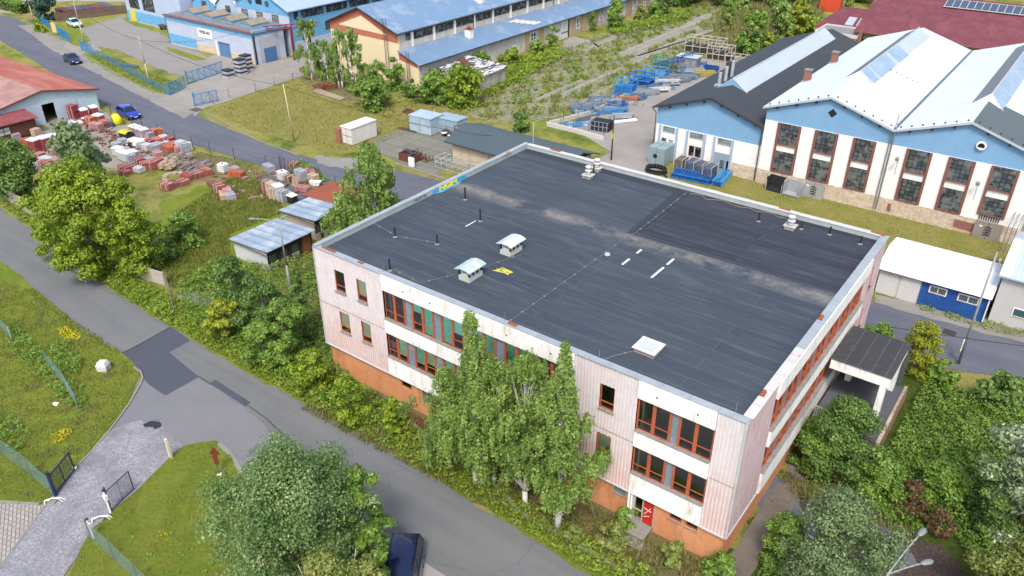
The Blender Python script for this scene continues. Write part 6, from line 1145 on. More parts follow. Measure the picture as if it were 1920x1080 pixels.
# concrete panel walls by the near road
def panelwall(label, pts, h=1.6):
    t = thing('concrete_wall', label, 'wall', (pts[0][0], pts[0][1], 0)); ox, oy = pts[0]; m = MB(); q = MB()
    for (xa, ya), (xb, yb) in zip(pts, pts[1:]):
        L = math.hypot(xb - xa, yb - ya); n = max(1, round(L / 2)); a = math.atan2(yb - ya, xb - xa)
        for i in range(n):
            f0 = i / n * L
            for k in range(3): m.box(xa - ox + f0 + .06, xa - ox + f0 + L / n - .06, ya - oy - .05, ya - oy + .05, k * h / 3 + .01, (k + 1) * h / 3 - .015, rz=a, c=(xa - ox, ya - oy))
            q.box(xa - ox + f0 - .055, xa - ox + f0 + .055, ya - oy - .08, ya - oy + .08, 0, h + .05, rz=a, c=(xa - ox, ya - oy))
    PW = M('#cfc8b8', .56, .9, '#b5ae9a', 1.5, name='concrete_panel'); m.build('panel', PW, t); q.build('post', PW, t); return t
panelwall('pale concrete panel wall beside the near road under the left trees', gp([(-40, 345), (0, 372), (50, 398), (110, 440)]))
panelwall('short pale concrete panel wall at the right foot of the big lime tree', gp([(246, 518), (285, 528), (312, 536)]), 1.3)
fence('wire_fence', 'rusty fence with leaning posts beside the near road verge', gp([(328, 590), (322, 560), (313, 535)]), 1.5, 1.6, M('#9a948c', .5), (.5, 1.0), .02, 0, pr=.05)
# timber fence top left
m = MB(); t = thing('timber_fence', 'weathered grey brown plank fence behind the pale parked car', 'fence', (*G(105, 40), 0)); a = G(105, 42); b = G(242, 26); L = math.hypot(b[0] - a[0], b[1] - a[1]); an = math.atan2(b[1] - a[1], b[0] - a[0]); RR_ = random.Random(3)
for k in range(int(L / .22)): f = k * .22; m.box(f, f + .19, -.02, .02, 0, 1.6 + RR_.uniform(-.12, .08), rz=an, c=(0, 0))
m.build('planks', M('#8a7468', .5, .9, '#6e5c54', 1.5), t)
# stacks of tubes/boards behind that fence
for k in range(5):
    x, y = G(122 + k * 20, 27 - k * 2); m = MB(); RR_ = random.Random(k)
    for i in range(9): m.box(x - 2.4, x + 2.4, y - .9 + (i % 3) * .6, y - .4 + (i % 3) * .6, .1 + (i // 3) * .35, .4 + (i // 3) * .35, rz=-.1)
    tag(m.build('board_stack', M(('#8a4a52', '#7d6a86', '#6a5a74', '#8f5a54', '#766a8c')[k], .45)), ('dark red', 'violet grey', 'dull purple', 'brick brown', 'slate violet')[k] + ' stack of long boards behind the timber fence', 'stack')
x, y = G(105, 66); t = thing('notice_board', 'cream notice board with little roof at the blue gateway', 'board', (x, y, 0), .3); m = MB(); m.box(-.5, .5, -.06, .06, .5, 2.5); m.build('board', M('#e3cf8e', .62), t); m = MB(); m.box(-.6, .6, -.2, .2, 2.5, 2.6); m.build('board_roof', M('#8f7a4c', .5), t); m = MB(); m.tube((-.45, 0, 0), (-.45, 0, .5), .05); m.tube((.45, 0, 0), (.45, 0, .5), .05); m.build('leg', ST, t)
x, y = G(308, 55); t = thing('handcart', 'small dark trailer parked by the corner of the blue workshop', 'trailer', (x, y, 0)); m = MB(); m.box(-.9, .9, -.5, .5, .45, .85); m.build('tray', M('#5c5852', .5), t, jitter=.02)
for s in (-1, 1): m = MB(); m.tube((0, s * .55, .3), (0, s * .65, .3), .3, n=12); m.build('wheel', TYRE, t)
m = MB(); m.box(-.5, 2.6, -.3, .3, 0, .35, rz=.2); xx_, yy_ = G(238, 124); q = m.build('scrap_pile', M('#5a6a86', .5), None, off=(-xx_, -yy_, 0), jitter=.12); tag(q, 'low pile of blue grey scrap in the grass behind the picket fence', 'scrap')
# ---- stacks of plastic-wrapped black and white crates by the gate
def cratestack(label, px, n, w=1.3):
    x, y = G(*px); t = thing('crate_stack', label, 'stack', (x, y, 0), .05, 'black and white crate stacks')
    for k in range(n):
        m = MB(); m.box(-w / 2, w / 2, -w / 2, w / 2, k * .62, k * .62 + .40); o = m.build('crate', M('#c9ccd6', .6, .6, '#a9adba', 3), t); m = MB(); m.box(-w / 2 - .03, w / 2 + .03, -w / 2 - .03, w / 2 + .03, k * .62 + .40, k * .62 + .6); m.build('black_lid', M('#33363e', .5, .5), o)
cratestack('short crate stack, two high, beside the blue sliding gate', (429, 145), 2); cratestack('tall crate stack, four high, in front of its twin', (453, 140), 4); cratestack('tall crate stack, four high, behind and nearest the blue wall', (464, 132), 4)
# ---- brick yard: pallets of bricks and blocks
WOOD = M('#b59a78', .5, .85, '#9a8060', 2); BRK = {}
def brickmat(nm, a, b, mo, w=.25, h=.12):
    t = NT(nm); q = t.brick(t.map(wall=True), lin(a, .52), lin(b, .5), lin(mo, .5), w, h, .012); return t.out(t.mix(t.noise(4, 5, .7), q.outputs['Color'], lin(b, .45)), .85)
BRK['red'] = brickmat('red_bricks', '#b8604e', '#a04c40', '#c9a79a'); BRK['orange'] = brickmat('orange_bricks', '#d9744a', '#c4603c', '#b97a5c'); BRK['pink'] = brickmat('pink_bricks', '#c98f8c', '#b5797a', '#d9c2bf'); BRK['lilac'] = brickmat('lilac_blocks', '#b9a6b4', '#a594a6', '#cdc4cc', .3, .25)
BRK['grey'] = brickmat('grey_blocks', '#b9bcc6', '#9fa3b0', '#d9dbe0', .4, .25); BRK['white'] = brickmat('white_blocks', '#e2e3e8', '#d2d4da', '#b4b6be', .5, .3); BRK['brown'] = brickmat('brown_bricks', '#9a6a58', '#84584a', '#b59a8c'); BRK['crimson'] = brickmat('crimson_packs', '#a8404a', '#98363f', '#c47a7c', .6, .3); BRK['buff'] = brickmat('buff_blocks', '#d9bfa6', '#c9a98c', '#b59478', .4, .2)
WRAP = M('#eceef0', .7, .3, '#d6dade', 3, grime=.1, spec=.7, name='white_wrap')
CW = {'red': 'red brick', 'orange': 'orange brick', 'pink': 'pink brick', 'lilac': 'lilac block', 'grey': 'grey block', 'white': 'white block', 'brown': 'brown brick', 'crimson': 'crimson packed', 'buff': 'buff block'}
ORD = ['leftmost', 'second', 'third', 'fourth', 'fifth', 'sixth', 'seventh', 'eighth', 'ninth', 'tenth', 'eleventh', 'twelfth', 'thirteenth']
def pallet(label, pos, col, w=1.1, d_=.95, h=1.0, rz=0., wrap=False, loose=0, tiers=1):
    t = thing('brick_pallet', label, 'pallet', (pos[0], pos[1], 0), rz + .22 * math.sin(pos[0] * 12.7 + pos[1] * 5.1), 'pallets of bricks and blocks in the yard'); R = random.Random(int(abs(pos[0] * 97 + pos[1] * 31)))
    m = MB()
    for k in range(5): m.box(-w / 2, w / 2, -d_ / 2 + k * d_ / 4.6, -d_ / 2 + k * d_ / 4.6 + .1, .1, .13)
    for k in (-1, 0, 1): m.box(k * (w / 2 - .05) - .05, k * (w / 2 - .05) + .05, -d_ / 2, d_ / 2, 0, .1)
    m.build('pallet_base', WOOD, t); m = MB()
    for q in range(tiers):
        z = .13 + q * (h + .1); n = max(1, round(w / .36)); ww = w / n
        for i in range(n): m.box(-w / 2 + i * ww + .008, -w / 2 + (i + 1) * ww - .008, -d_ / 2 + .03 + R.uniform(0, .03), d_ / 2 - .03, z, z + h - (R.uniform(0, .3) * h * (loose and i != 1)))
    o = m.build('bricks', BRK[col], t, jitter=.012)
    if not wrap and loose == 0 and w < 1.5:
        zt = .13 + tiers * (h + .1) - .1; m = MB()
        for k in (-.25, .25): m.box(k * w - .02, k * w + .02, -d_ / 2 - .0, d_ / 2 + .005, .14, zt + .012)
        m.build('strap', M('#e6e6e2', .6), t, split=True)
    if wrap: zt = .13 + tiers * (h + .1) - .1; m = MB(); m.box(-w / 2 - .015, w / 2 + .015, -d_ / 2 - .0, d_ / 2 + .01, zt - .1, zt + .03); m.build('plastic_cover', WRAP, t)
    return t
def row(desc, items):
    items = sorted(items, key=lambda i: i[0][0]); tot = {}
    for it in items: tot[(it[1], it[2].get('wrap', False), it[2].get('tiers', 1))] = tot.get((it[1], it[2].get('wrap', False), it[2].get('tiers', 1)), 0) + 1
    cnt = {}
    for p, col, kw in items:
        k = (col, kw.get('wrap', False), kw.get('tiers', 1)); i = cnt.get(k, 0); cnt[k] = i + 1
        pre = '' if tot[k] == 1 else ('left ' if i == 0 else 'right ') if tot[k] == 2 else ORD[i] + (' ' if i == 0 else ' from left, ')
        pallet(f"{pre}{'two high ' if k[2] > 1 else ''}{CW[col]} pallet {'with cover ' if k[1] else ''}{desc}", G(*p), col, **kw)
row('against the pale blue shed wall', [((141, 222), 'crimson', dict(tiers=2, h=.8, w=1.2, d_=1.0)), ((159, 221), 'crimson', dict(wrap=True, h=1.1, w=1.3)), ((178, 216), 'crimson', dict(wrap=True, h=1.1, w=1.3)), ((134, 236), 'white', dict(h=.5)), ((148, 238), 'pink', dict(h=.5, wrap=True))])
row('in the cluster before the pale blue shed', [((172, 232), 'orange', dict(h=.8, w=1.2)), ((187, 229), 'red', dict(h=.9, wrap=True, w=1.3)), ((196, 236), 'orange', dict(h=.6, w=1.2)), ((182, 241), 'pink', dict(h=.6, w=1.9)), ((166, 229), 'red', dict(h=.5, wrap=True))])
row('beside the brown hut', [((2, 266), 'lilac', dict(h=1.4, w=1.0)), ((13, 263), 'lilac', dict(h=1.6, w=1.1)), ((30, 262), 'lilac', dict(h=.7, w=1.4)), ((22, 278), 'white', dict(h=.4)), ((52, 268), 'orange', dict(h=.4, w=1.8, loose=1)), ((70, 256), 'buff', dict(h=.9, w=.9)), ((72, 266), 'brown', dict(h=.3, w=1.4))])
row('in the row left of the feathery tree', [((68, 284), 'crimson', dict(h=1.4, wrap=True, w=1.3)), ((87, 281), 'crimson', dict(h=1.5, wrap=True, w=1.3)), ((103, 276), 'crimson', dict(h=1.4, wrap=True, w=1.3)), ((76, 298), 'red', dict(h=.6)), ((102, 288), 'pink', dict(h=.5))])
row('in the gap between the two left hand trees', [((87, 303), 'white', dict(h=.4, w=1.6)), ((87, 311), 'red', dict(h=.5, w=1.3)), ((93, 320), 'pink', dict(h=.4, w=1.4, rz=.6)), ((82, 327), 'crimson', dict(h=.5, w=1.3)), ((92, 335), 'red', dict(h=.5, w=1.5, rz=.8)), ((103, 306), 'pink', dict(h=.4))])
row('in the tall row behind the white sheets', [((256, 259), 'lilac', dict(h=1.5, wrap=True, w=1.1)), ((264, 262), 'lilac', dict(h=1.5, wrap=True, w=1.1)), ((273, 265), 'lilac', dict(h=1.5, wrap=True, w=1.1)), ((282, 266), 'lilac', dict(h=1.1, w=1.1)), ((292, 260), 'orange', dict(h=1.1, w=1.0)), ((299, 258), 'orange', dict(h=1.0, w=1.0)), ((287, 255), 'red', dict(h=.6))])
row('in the middle of the brick yard', [((278, 284), 'white', dict(h=.8, w=1.0)), ((289, 283), 'grey', dict(h=.7, w=1.3)), ((299, 280), 'grey', dict(h=.7, w=1.3)), ((267, 278), 'grey', dict(h=.5)), ((286, 276), 'crimson', dict(h=.9, w=1.3)), ((297, 274), 'orange', dict(h=.9, w=1.3)), ((308, 265), 'white', dict(h=.6, w=1.1)), ((318, 270), 'crimson', dict(h=.7, w=1.2)), ((310, 274), 'white', dict(h=.5)), ((324, 276), 'orange', dict(h=.4)), ((317, 284), 'orange', dict(h=.6, w=1.7)), ((332, 272), 'brown', dict(h=.4))])
row('by the wire fence at the yard edge', [((341, 281), 'white', dict(h=1.0, w=.9)), ((347, 285), 'grey', dict(h=1.0, w=.9)), ((334, 284), 'pink', dict(h=.5)), ((352, 283), 'white', dict(h=.9, w=.9))])
row('in the block of blue white stacks', [((221, 279), 'grey', dict(h=.7)), ((231, 271), 'grey', dict(h=.6)), ((224, 292), 'white', dict(h=.9, w=1.2, wrap=True)), ((232, 299), 'white', dict(h=.9, w=1.2, wrap=True)), ((241, 303), 'white', dict(h=1.0, w=1.2, wrap=True)), ((248, 306), 'grey', dict(h=1.0, w=1.2)), ((240, 294), 'grey', dict(h=.9, w=1.2)), ((251, 299), 'grey', dict(h=.9, w=1.2, wrap=True))])
row('in the long red row above the lime tree', [((232, 320), 'red', dict(h=.5, w=1.2)), ((243, 322), 'crimson', dict(h=.6, w=1.2)), ((262, 323), 'white', dict(h=.5, w=1.1)), ((264, 311), 'crimson', dict(h=.8, w=1.2)), ((274, 318), 'red', dict(h=.8, w=1.2)), ((286, 317), 'red', dict(h=.8, w=1.3)), ((297, 312), 'red', dict(h=.8, w=1.2)), ((282, 307), 'grey', dict(h=.6, w=1.3)), ((298, 300), 'pink', dict(h=.9, w=1.2)), ((302, 306), 'brown', dict(h=.5)), ((236, 328), 'red', dict(h=.4))])
row('on the grass below the stone rows', [((353, 336), 'red', dict(h=.5, w=1.5)), ((366, 333), 'brown', dict(h=.5, w=1.4)), ((375, 331), 'red', dict(h=.5, w=1.3)), ((387, 327), 'red', dict(h=.6, w=1.6)), ((314, 355), 'red', dict(h=.6, w=1.4)), ((326, 349), 'brown', dict(h=.4, w=1.5)), ((343, 346), 'red', dict(h=.4, w=1.3))])
row('on the open grass right of the stone rows', [((445, 332), 'orange', dict(h=.6, w=1.8, rz=.3)), ((440, 322), 'grey', dict(h=.4)), ((402, 352), 'brown', dict(h=.5, w=1.6, rz=-.4)), ((413, 361), 'red', dict(h=.8, w=1.4, rz=-.4)), ((427, 366), 'pink', dict(h=.6, w=1.5, rz=-.4)), ((421, 372), 'buff', dict(h=.5, w=1.6, rz=-.4)), ((433, 373), 'grey', dict(h=.5, w=1.3, rz=-.4))])
row('in the group behind the tin roofed sheds', [((504, 362), 'red', dict(h=1.3, w=1.0)), ((512, 368), 'buff', dict(h=1.4, w=1.1)), ((525, 376), 'white', dict(h=1.6, w=1.0, wrap=True)), ((516, 374), 'buff', dict(h=1.2, w=.9)), ((533, 379), 'grey', dict(h=1.2, w=.8)), ((543, 340), 'brown', dict(h=.6, w=1.0)), ((566, 338), 'grey', dict(h=1.1, w=1.4)), ((582, 332), 'red', dict(h=.7, w=1.6)), ((588, 340), 'buff', dict(h=.7, w=1.2)), ((505, 322), 'grey', dict(h=.7, w=1.5)), ((552, 314), 'brown', dict(h=.5, w=1.2)), ((569, 358), 'pink', dict(h=.4, w=1.5)), ((541, 372), 'white', dict(h=.5))])
for nm, hx, lb, nn in (('brick_debris', '#a8584a', 'broken red bricks scattered between the pallets of the yard', 120), ('yard_debris', '#b9b0a4', 'pale offcuts and broken blocks scattered between the pallets of the yard', 200), ('yard_debris', '#6a5a50', 'dark scraps of wood and wrap scattered between the pallets of the yard', 140)):
    m = MB(); R = random.Random(nn)
    for k in range(nn):
        f = R.random(); px, py = (135 + 210 * f + R.uniform(-25, 25), 232 + 75 * f + R.uniform(-16, 18)) if k % 4 else (R.uniform(395, 590), R.uniform(320, 378)); x, y = G(px, py); r = R.uniform(.08, .3); m.box(x - r, x + r * 1.3, y - r * .7, y + r * .6, 0, R.uniform(.06, .32), rz=R.random() * 3)
    tag(m.build(nm, M(hx, .5, .9, '#8a6a5c', 3), jitter=.03), lb, 'debris', kind='stuff')
# rows of stone slabs and timber
RL = random.Random(8)
for i, (a, b) in enumerate((((330, 318), (352, 308)), ((338, 322), (368, 307)), ((352, 325), (384, 309)), ((362, 327), (395, 311)), ((310, 305), (334, 296)), ((372, 310), (390, 303)), ((322, 300), (340, 293)), ((345, 303), (362, 297)))):
    A, B = G(*a), G(*b); L = math.hypot(B[0] - A[0], B[1] - A[1]); an = heading(A, B); m = MB(); x = 0
    while x < L: w = RL.uniform(.25, .6); m.box(x, x + w, -.35 + RL.uniform(-.08, .08), .35, 0, RL.uniform(.2, .5), rz=an, c=(0, 0)); x += w + .04
    m.box(.1, L * .7, -.1, .1, .4, .5, rz=an + .05, c=(0, 0))
    tag(m.build('stone_row', M(('#a8988a', '#988a80', '#a39a94', '#8f8780', '#c4b8a6', '#9a9288', '#b5a494', '#a09488')[i], .5, .9, '#7d7268', 3), None, off=(-A[0], -A[1], 0), jitter=.05), ('%s row of stacked stone slabs on the grass right of the brick yard' % ('front left', 'second', 'third', 'long rear', 'pale upper left', 'short upper right', 'topmost', 'middle upper')[i]), 'stone')
m = MB()
for k in range(60):
    x, y = G(315 + RL.uniform(-14, 14), 313 + RL.uniform(-7, 7)); r = RL.uniform(.12, .28); m.box(x - r, x + r, y - r, y + r, RL.uniform(0, .5), RL.uniform(.5, .8), rz=RL.random() * 3)
tag(m.build('rubble_heap', M('#cbb59c', .55, .9, '#a88c74', 3), jitter=.06), 'pale heap of rubble and offcuts beside the red brick row', 'heap', kind='stuff')
m = MB()
for k in range(26):
    a = k / 26 * 6.28; x, y = G(330 + 22 * math.cos(a), 336 + 9 * math.sin(a)); r = RL.uniform(.1, .24); m.box(x - r, x + r * 1.4, y - r, y + r, 0, RL.uniform(.15, .3), rz=RL.random() * 3)
tag(m.build('stone_ring', M('#cdbda8', .55, .9, '#9a8a78', 3), jitter=.04), 'ring of loose pale stones on the grass', 'stones', kind='stuff')
m = MB()
for k in range(9): x, y = G(258 + RL.uniform(-9, 9), 270 + RL.uniform(-4, 3)); m.box(x - .9, x + .9, y - .6, y + .6, .15 + k * .05, .19 + k * .05, rz=RL.random() * .8)
tag(m.build('sheet_pile', M('#f3f1ea', .74, .6, grime=.08), jitter=.03), 'loose pile of white sheets in the middle of the brick yard', 'pile')
def ibc(label, px, rz=0):
    x, y = G(*px); t = thing('water_tote', label, 'tank', (x, y, 0), rz); m = MB(); m.box(-.48, .48, -.45, .45, .18, 1.12); m.build('tank', M('#eeeeea', .74, .4, grime=.05), t, bevel=.1); m = MB()
    for z in (.25, .5, .75, 1.0): m.path([(-.52, -.49, z), (.52, -.49, z), (.52, .49, z), (-.52, .49, z), (-.52, -.49, z)], .014, 4)
    for k in range(5): m.tube((-.52 + k * .26, -.49, .15), (-.52 + k * .26, -.49, 1.12), .014, n=4); m.tube((.52, -.49 + k * .245, .15), (.52, -.49 + k * .245, 1.12), .014, n=4)
    m.build('cage', M('#c4c8c8', .6), t); m = MB(); m.box(-.52, .52, -.5, .5, 0, .15); m.build('pallet_base', WOOD, t); m = MB(); m.tube((0, 0, 1.12), (0, 0, 1.2), .12, n=10); m.build('lid', DGUT, t)
ibc('white caged water tank tilted on the open grass', (420, 324), .2); ibc('white caged water tank beside the wooden pallets', (531, 338), -.1)
x, y = G(530, 322); t = thing('goal_frame', 'dark red narrow steel frame standing near the wire fence', 'frame', (x, y, 0)); m = MB(); m.path([(-.3, 0, 0), (-.3, 0, 1.7), (.5, 0, 1.7), (.5, 0, 0)], .06, 6); m.build('frame', M('#843a44', .5), t)
x, y = G(553, 350); t = thing('wooden_pallet', 'pale wooden pallet leaning upright in the storage group', 'pallet', (x, y, 0), .2); m = MB()
for k in range(5): m.prism([(-.4 + k * .18, 0, 0), (-.28 + k * .18, 0, 0), (-.28 + k * .18, .3, 1.1), (-.4 + k * .18, .3, 1.1)], (0, -.03, 0))
for z in (.1, .55, 1.0): m.prism([(-.42, .28 * z + .0, z), (.45, .28 * z, z), (.45, .28 * z, z + .1), (-.42, .28 * z, z + .1)], (0, .06, 0))
m.build('slats', M('#c9ad92', .55), t)
x, y = G(592, 348); t = thing('bathtub', 'old white tub lying beside the rust roofed shelter', 'tub', (x, y, 0), .5); m = MB(); m.loft([[(-.6 * s, -.3 * s, z), (.6 * s, -.3 * s, z), (.6 * s, .3 * s, z), (-.6 * s, .3 * s, z)] for s, z in ((.7, 0), (1, .5), (1.08, .52), (.9, .5), (.6, .12))]); m.build('tub', WHITE, t, bevel=.03)
for px, lb, mt in (((549, 380), 'white topped black bin behind the tin roofed sheds', WHITE), ): x, y = G(*px); t = thing('waste_bin', lb, 'bin', (x, y, 0)); m = MB(); m.box(-.4, .4, -.35, .35, 0, .8); m.build('body', M('#23262b', .5), t); m = MB(); m.box(-.48, .48, -.42, .42, .8, .9); m.build('lid', mt, t, bevel=.03)
x, y = G(221, 233); t = thing('yellow_container', 'rounded yellow plastic container at the yard corner beside the blue hatchback', 'container', (x, y, 0), -.3); m = MB(); m.loft([[(-.7 * a, -.5 * a, z), (.7 * a, -.5 * a, z), (.78 * a, 0, z), (.7 * a, .5 * a, z), (-.7 * a, .5 * a, z), (-.78 * a, 0, z)] for a, z in ((.8, 0), (1, .25), (1.05, .75), (.85, 1.15), (.5, 1.35))]); m.build('body', M('#e8dc1e', .62, .4, grime=.08), t, True); m = MB(); m.box(-.35, .35, -.56, -.5, .55, .85); m.build('opening', M('#8a7d20', .5), t)
x, y = G(239, 265); t = thing('waste_container', 'black wheeled container with yellow lid in the brick yard', 'bin', (x, y, 0), .1); m = MB(); m.loft([[(-.55, -.4, .1), (.55, -.4, .1), (.55, .4, .1), (-.55, .4, .1)], [(-.68, -.5, 1.15), (.68, -.5, 1.15), (.68, .5, 1.15), (-.68, .5, 1.15)]]); m.build('body', M('#2b2d33', .5), t); m = MB(); m.prism([(-.72, -.55, 1.15), (.72, -.55, 1.15), (.72, -.1, 1.35), (.72, .55, 1.25), (-.72, .55, 1.25), (-.72, -.1, 1.35)], (0, 0, .06)); m.build('lid', M('#d8cf2a', .6, .5), t)
for s in (-1, 1): m = MB(); m.tube((s * .5, -.45, .1), (s * .56, -.45, .1), .1, n=8); m.build('wheel', TYRE, t)
m = MB()
for k in range(7): x, y = G(205 + RL.uniform(-8, 8), 237 + RL.uniform(-3, 3)); m.box(x - .5, x + .5, y - .4, y + .4, .0, RL.uniform(.3, .6), rz=RL.random())
tag(m.build('dark_crates', M('#4d5260', .5, .7, '#6c7180', 2), jitter=.04), 'jumble of dark grey crates in front of the yellow container', 'crates')
# a person among the stacks
def person(label, pos, rz, shirt, trousers, hair):
    t = thing('person', label, 'person', (pos[0], pos[1], 0), rz); V = {'pelvis': (0, 0, .95), 'chest': (0, .02, 1.3), 'neck': (0, .02, 1.5), 'head': (0, .04, 1.66), 'top': (0, .04, 1.76), 'sl': (-.17, .02, 1.42), 'el': (-.24, .0, 1.15), 'hl': (-.2, .16, .95), 'fl': (-.19, .2, .87), 'sr': (.17, .02, 1.42), 'er': (.25, 0, 1.15), 'hr': (.24, .12, .93), 'fr': (.24, .14, .85), 'kl': (-.1, .06, .5), 'al': (-.11, 0, .08), 'tl': (-.11, .17, .03), 'kr': (.1, .0, .5), 'ar': (.12, -.08, .08), 'tr': (.12, .09, .03)}
    K = list(V); E_ = [('pelvis', 'chest'), ('chest', 'neck'), ('neck', 'head'), ('head', 'top'), ('chest', 'sl'), ('sl', 'el'), ('el', 'hl'), ('hl', 'fl'), ('chest', 'sr'), ('sr', 'er'), ('er', 'hr'), ('hr', 'fr'), ('pelvis', 'kl'), ('kl', 'al'), ('al', 'tl'), ('pelvis', 'kr'), ('kr', 'ar'), ('ar', 'tr')]
    rad = dict(pelvis=.15, chest=.16, neck=.06, head=.1, top=.07, sl=.065, el=.05, hl=.035, fl=.03, sr=.065, er=.05, hr=.035, fr=.03, kl=.075, al=.05, tl=.04, kr=.075, ar=.05, tr=.04)
    me = bpy.data.meshes.new('body'); me.from_pydata([V[k] for k in K], [(K.index(a), K.index(b)) for a, b in E_], []); o = bpy.data.objects.new('body', me); COL.objects.link(o); md = o.modifiers.new('skin', 'SKIN'); o.modifiers.new('sub', 'SUBSURF').levels = 1
    for i, k in enumerate(K): me.skin_vertices[0].data[i].radius = (rad[k], rad[k]); me.skin_vertices[0].data[i].use_root = (k == 'pelvis')
    dg = bpy.context.evaluated_depsgraph_get(); m2 = bpy.data.meshes.new_from_object(o.evaluated_get(dg)); bpy.data.objects.remove(o); m2.materials.clear()
    for mt in (M('#c99a80', .6, .6, grime=.05, name='skin'), shirt, trousers, hair): m2.materials.append(mt)
    for p in m2.polygons:
        z = p.center.z; x = abs(p.center.x); p.material_index = 2 if z < .98 and x < .19 else 3 if z > 1.70 else 0 if (z > 1.5 or z < 1.0) else 1
    b = bpy.data.objects.new('body', m2); COL.objects.link(b); b.parent = t; return t
person('person in dark clothes standing beside the white sheets in the brick yard', G(248, 289), .8, M('#26242a', .5), M('#2e2a30', .5), M('#2a211d', .5))
# ---- things on the slab apron beyond the road
BRN = M('#8a4a3c', .5, .85, '#6f3a30', 2)
x, y = G(770, 300); t = thing('scrap_skip', 'rust brown open skip filled with scrap beside the steel racks', 'skip', (x, y, 0), .05); m = MB(); m.box(-1.1, 1.1, -.8, -.72, 0, .9); m.box(-1.1, 1.1, .72, .8, 0, .9); m.box(-1.1, -1.02, -.72, .72, 0, .9); m.box(1.02, 1.1, -.72, .72, 0, .9); m.box(-1.02, 1.02, -.72, .72, 0, .5); m.build('skip', BRN, t); m = MB()
for k in range(22): a = RL.random() * 6; m.tube((RL.uniform(-.9, .9), RL.uniform(-.6, .6), .5), (RL.uniform(-1, 1.3), RL.uniform(-.6, .9), RL.uniform(.8, 1.3)), .05, n=5)
m.build('scrap_metal', M('#5a6270', .5, .6), t)
x, y = G(797, 300); m = MB()
for k in range(30): a = RL.uniform(-.9, .9), RL.uniform(-.6, .6); m.tube((a[0], a[1], 0), (a[0] + RL.uniform(-.5, .5), a[1] + RL.uniform(-.5, .5), RL.uniform(.2, .7)), .05, n=5)
tag(m.build('scrap_heap', M('#6a5a50', .5, .7, '#8a5a40', 3), None, off=(-x, -y, 0)), 'tangled scrap metal heap right of the rust brown skip', 'heap')
x, y = G(771, 313); m = MB(); m.box(x - .4, x + .4, y - .05, y + .25, 0, 1.1); tag(m.build('white_board', WHITE, bevel=.08), 'white rounded slab standing at the kerb before the skip', 'slab')
def rack(name, label, cat, px, w, d_, h, nx, rz, mat, levels=(.05, 1.), extra=None, r=.035, group=None):
    x, y = G(*px); t = thing(name, label, cat, (x, y, 0), rz, group); m = MB()
    for i in range(nx + 1):
        for s in (-1, 1): m.tube((-w / 2 + w * i / nx, s * d_ / 2, 0), (-w / 2 + w * i / nx, s * d_ / 2, h), r, n=6)
    m.build('upright', mat, t, split=True); m = MB()
    for l in levels:
        for s in (-1, 1): m.tube((-w / 2, s * d_ / 2, h * l), (w / 2, s * d_ / 2, h * l), r, n=6)
        for i in range(nx + 1): m.tube((-w / 2 + w * i / nx, -d_ / 2, h * l), (-w / 2 + w * i / nx, d_ / 2, h * l), r, n=6)
    m.build('frame', mat, t)
    if extra:
        m = MB(); R = random.Random(int(px[0]))
        for i in range(nx): a = -w / 2 + w * i / nx; m.box(a + .08, a + w / nx - .08, -d_ / 2 + .08, d_ / 2 - .08, .08, h * R.uniform(.35, .8))
        m.build('load', extra, t, jitter=.03)
    return t
STL = M('#c9cdcc', .6, .5, '#aeb3b4', 2, name='bare_steel')
rack('steel_rack', 'row of empty bare steel stillages on the verge beside the long garage', 'rack', (852, 318), 4.2, 1.6, 1.3, 5, .0, STL, (.08, .55, 1.))
rack('steel_rack', 'second set of bare steel stillages tight behind the parapet corner', 'rack', (905, 325), 3.6, 1.6, 1.2, 4, .0, STL, (.08, .55, 1.))
x, y = G(845, 255); t = thing('machine_cart', 'white and black machine parts under a rusty frame by the container', 'machine', (x, y, 0), .2); m = MB()
for k in range(8): m.tube((RL.uniform(-1, 1), RL.uniform(-.6, .6), .3), (RL.uniform(-1, 1), RL.uniform(-.6, .6), .6), .26, n=10)
m.build('drum', DGUT, t); m = MB(); m.tube((-.6, -.5, .5), (-.6, -.5, .62), .4, n=12); m.tube((.3, -.6, .3), (.3, -.6, .4), .35, n=12); m.build('disc', WHITE, t); m = MB(); m.path([(.9, -.5, 0), (.9, -.5, 1.6), (2.1, -.2, 1.8), (2.1, -.2, 0)], .07, 5); m.build('frame', BRN, t)
m = MB(); x, y = G(775, 215)
for k in range(6): m.box(-1.8, 1.8, -.4 + k * .16, -.3 + k * .16, .05 + (k % 2) * .15, .2 + (k % 2) * .15, rz=-.1)
tag(m.build('rail_pile', BRN, None, off=(-x, -y, 0)), 'small pile of rusty beams on the grass above the blue containers', 'pile')
m = MB(); x, y = G(762, 246)
for k in range(5): m.tube((-1.4, k * .13, .1), (1.5, k * .1 + .3, .15), .09, n=6)
tag(m.build('log_pile', M('#5f4c40', .5), None, off=(-x, -y, 0)), 'dark timber baulks lying left of the pale blue container', 'pile')
x, y = G(610, 166); m = MB()
for k in range(140): a, r = RL.random() * 6.28, RL.random() * 1.7; m.tube((r * math.cos(a), r * math.sin(a), RL.uniform(0, .5)), (r * math.cos(a) + RL.uniform(-.8, .8), r * math.sin(a) + RL.uniform(-.8, .8), RL.uniform(.1, 1.0)), .03, n=4)
tag(m.build('brushwood_pile', M('#a8694c', .5, .9, '#8a5038', 2), None, off=(-x, -y, 0)), 'red brown brushwood pile at the edge of the dry field', 'pile', kind='stuff')
x, y = G(615, 180); m = MB()
for k in range(6): m.tube((-3, k * .15, .1 + (k % 3) * .12), (3.2, k * .18 - .5, .12), .1, n=6)
tag(m.build('log_pile', M('#b5a894', .5, .9), None, off=(-x, -y, 0)), 'bleached tree trunks lying on the dry field below the birches', 'logs')
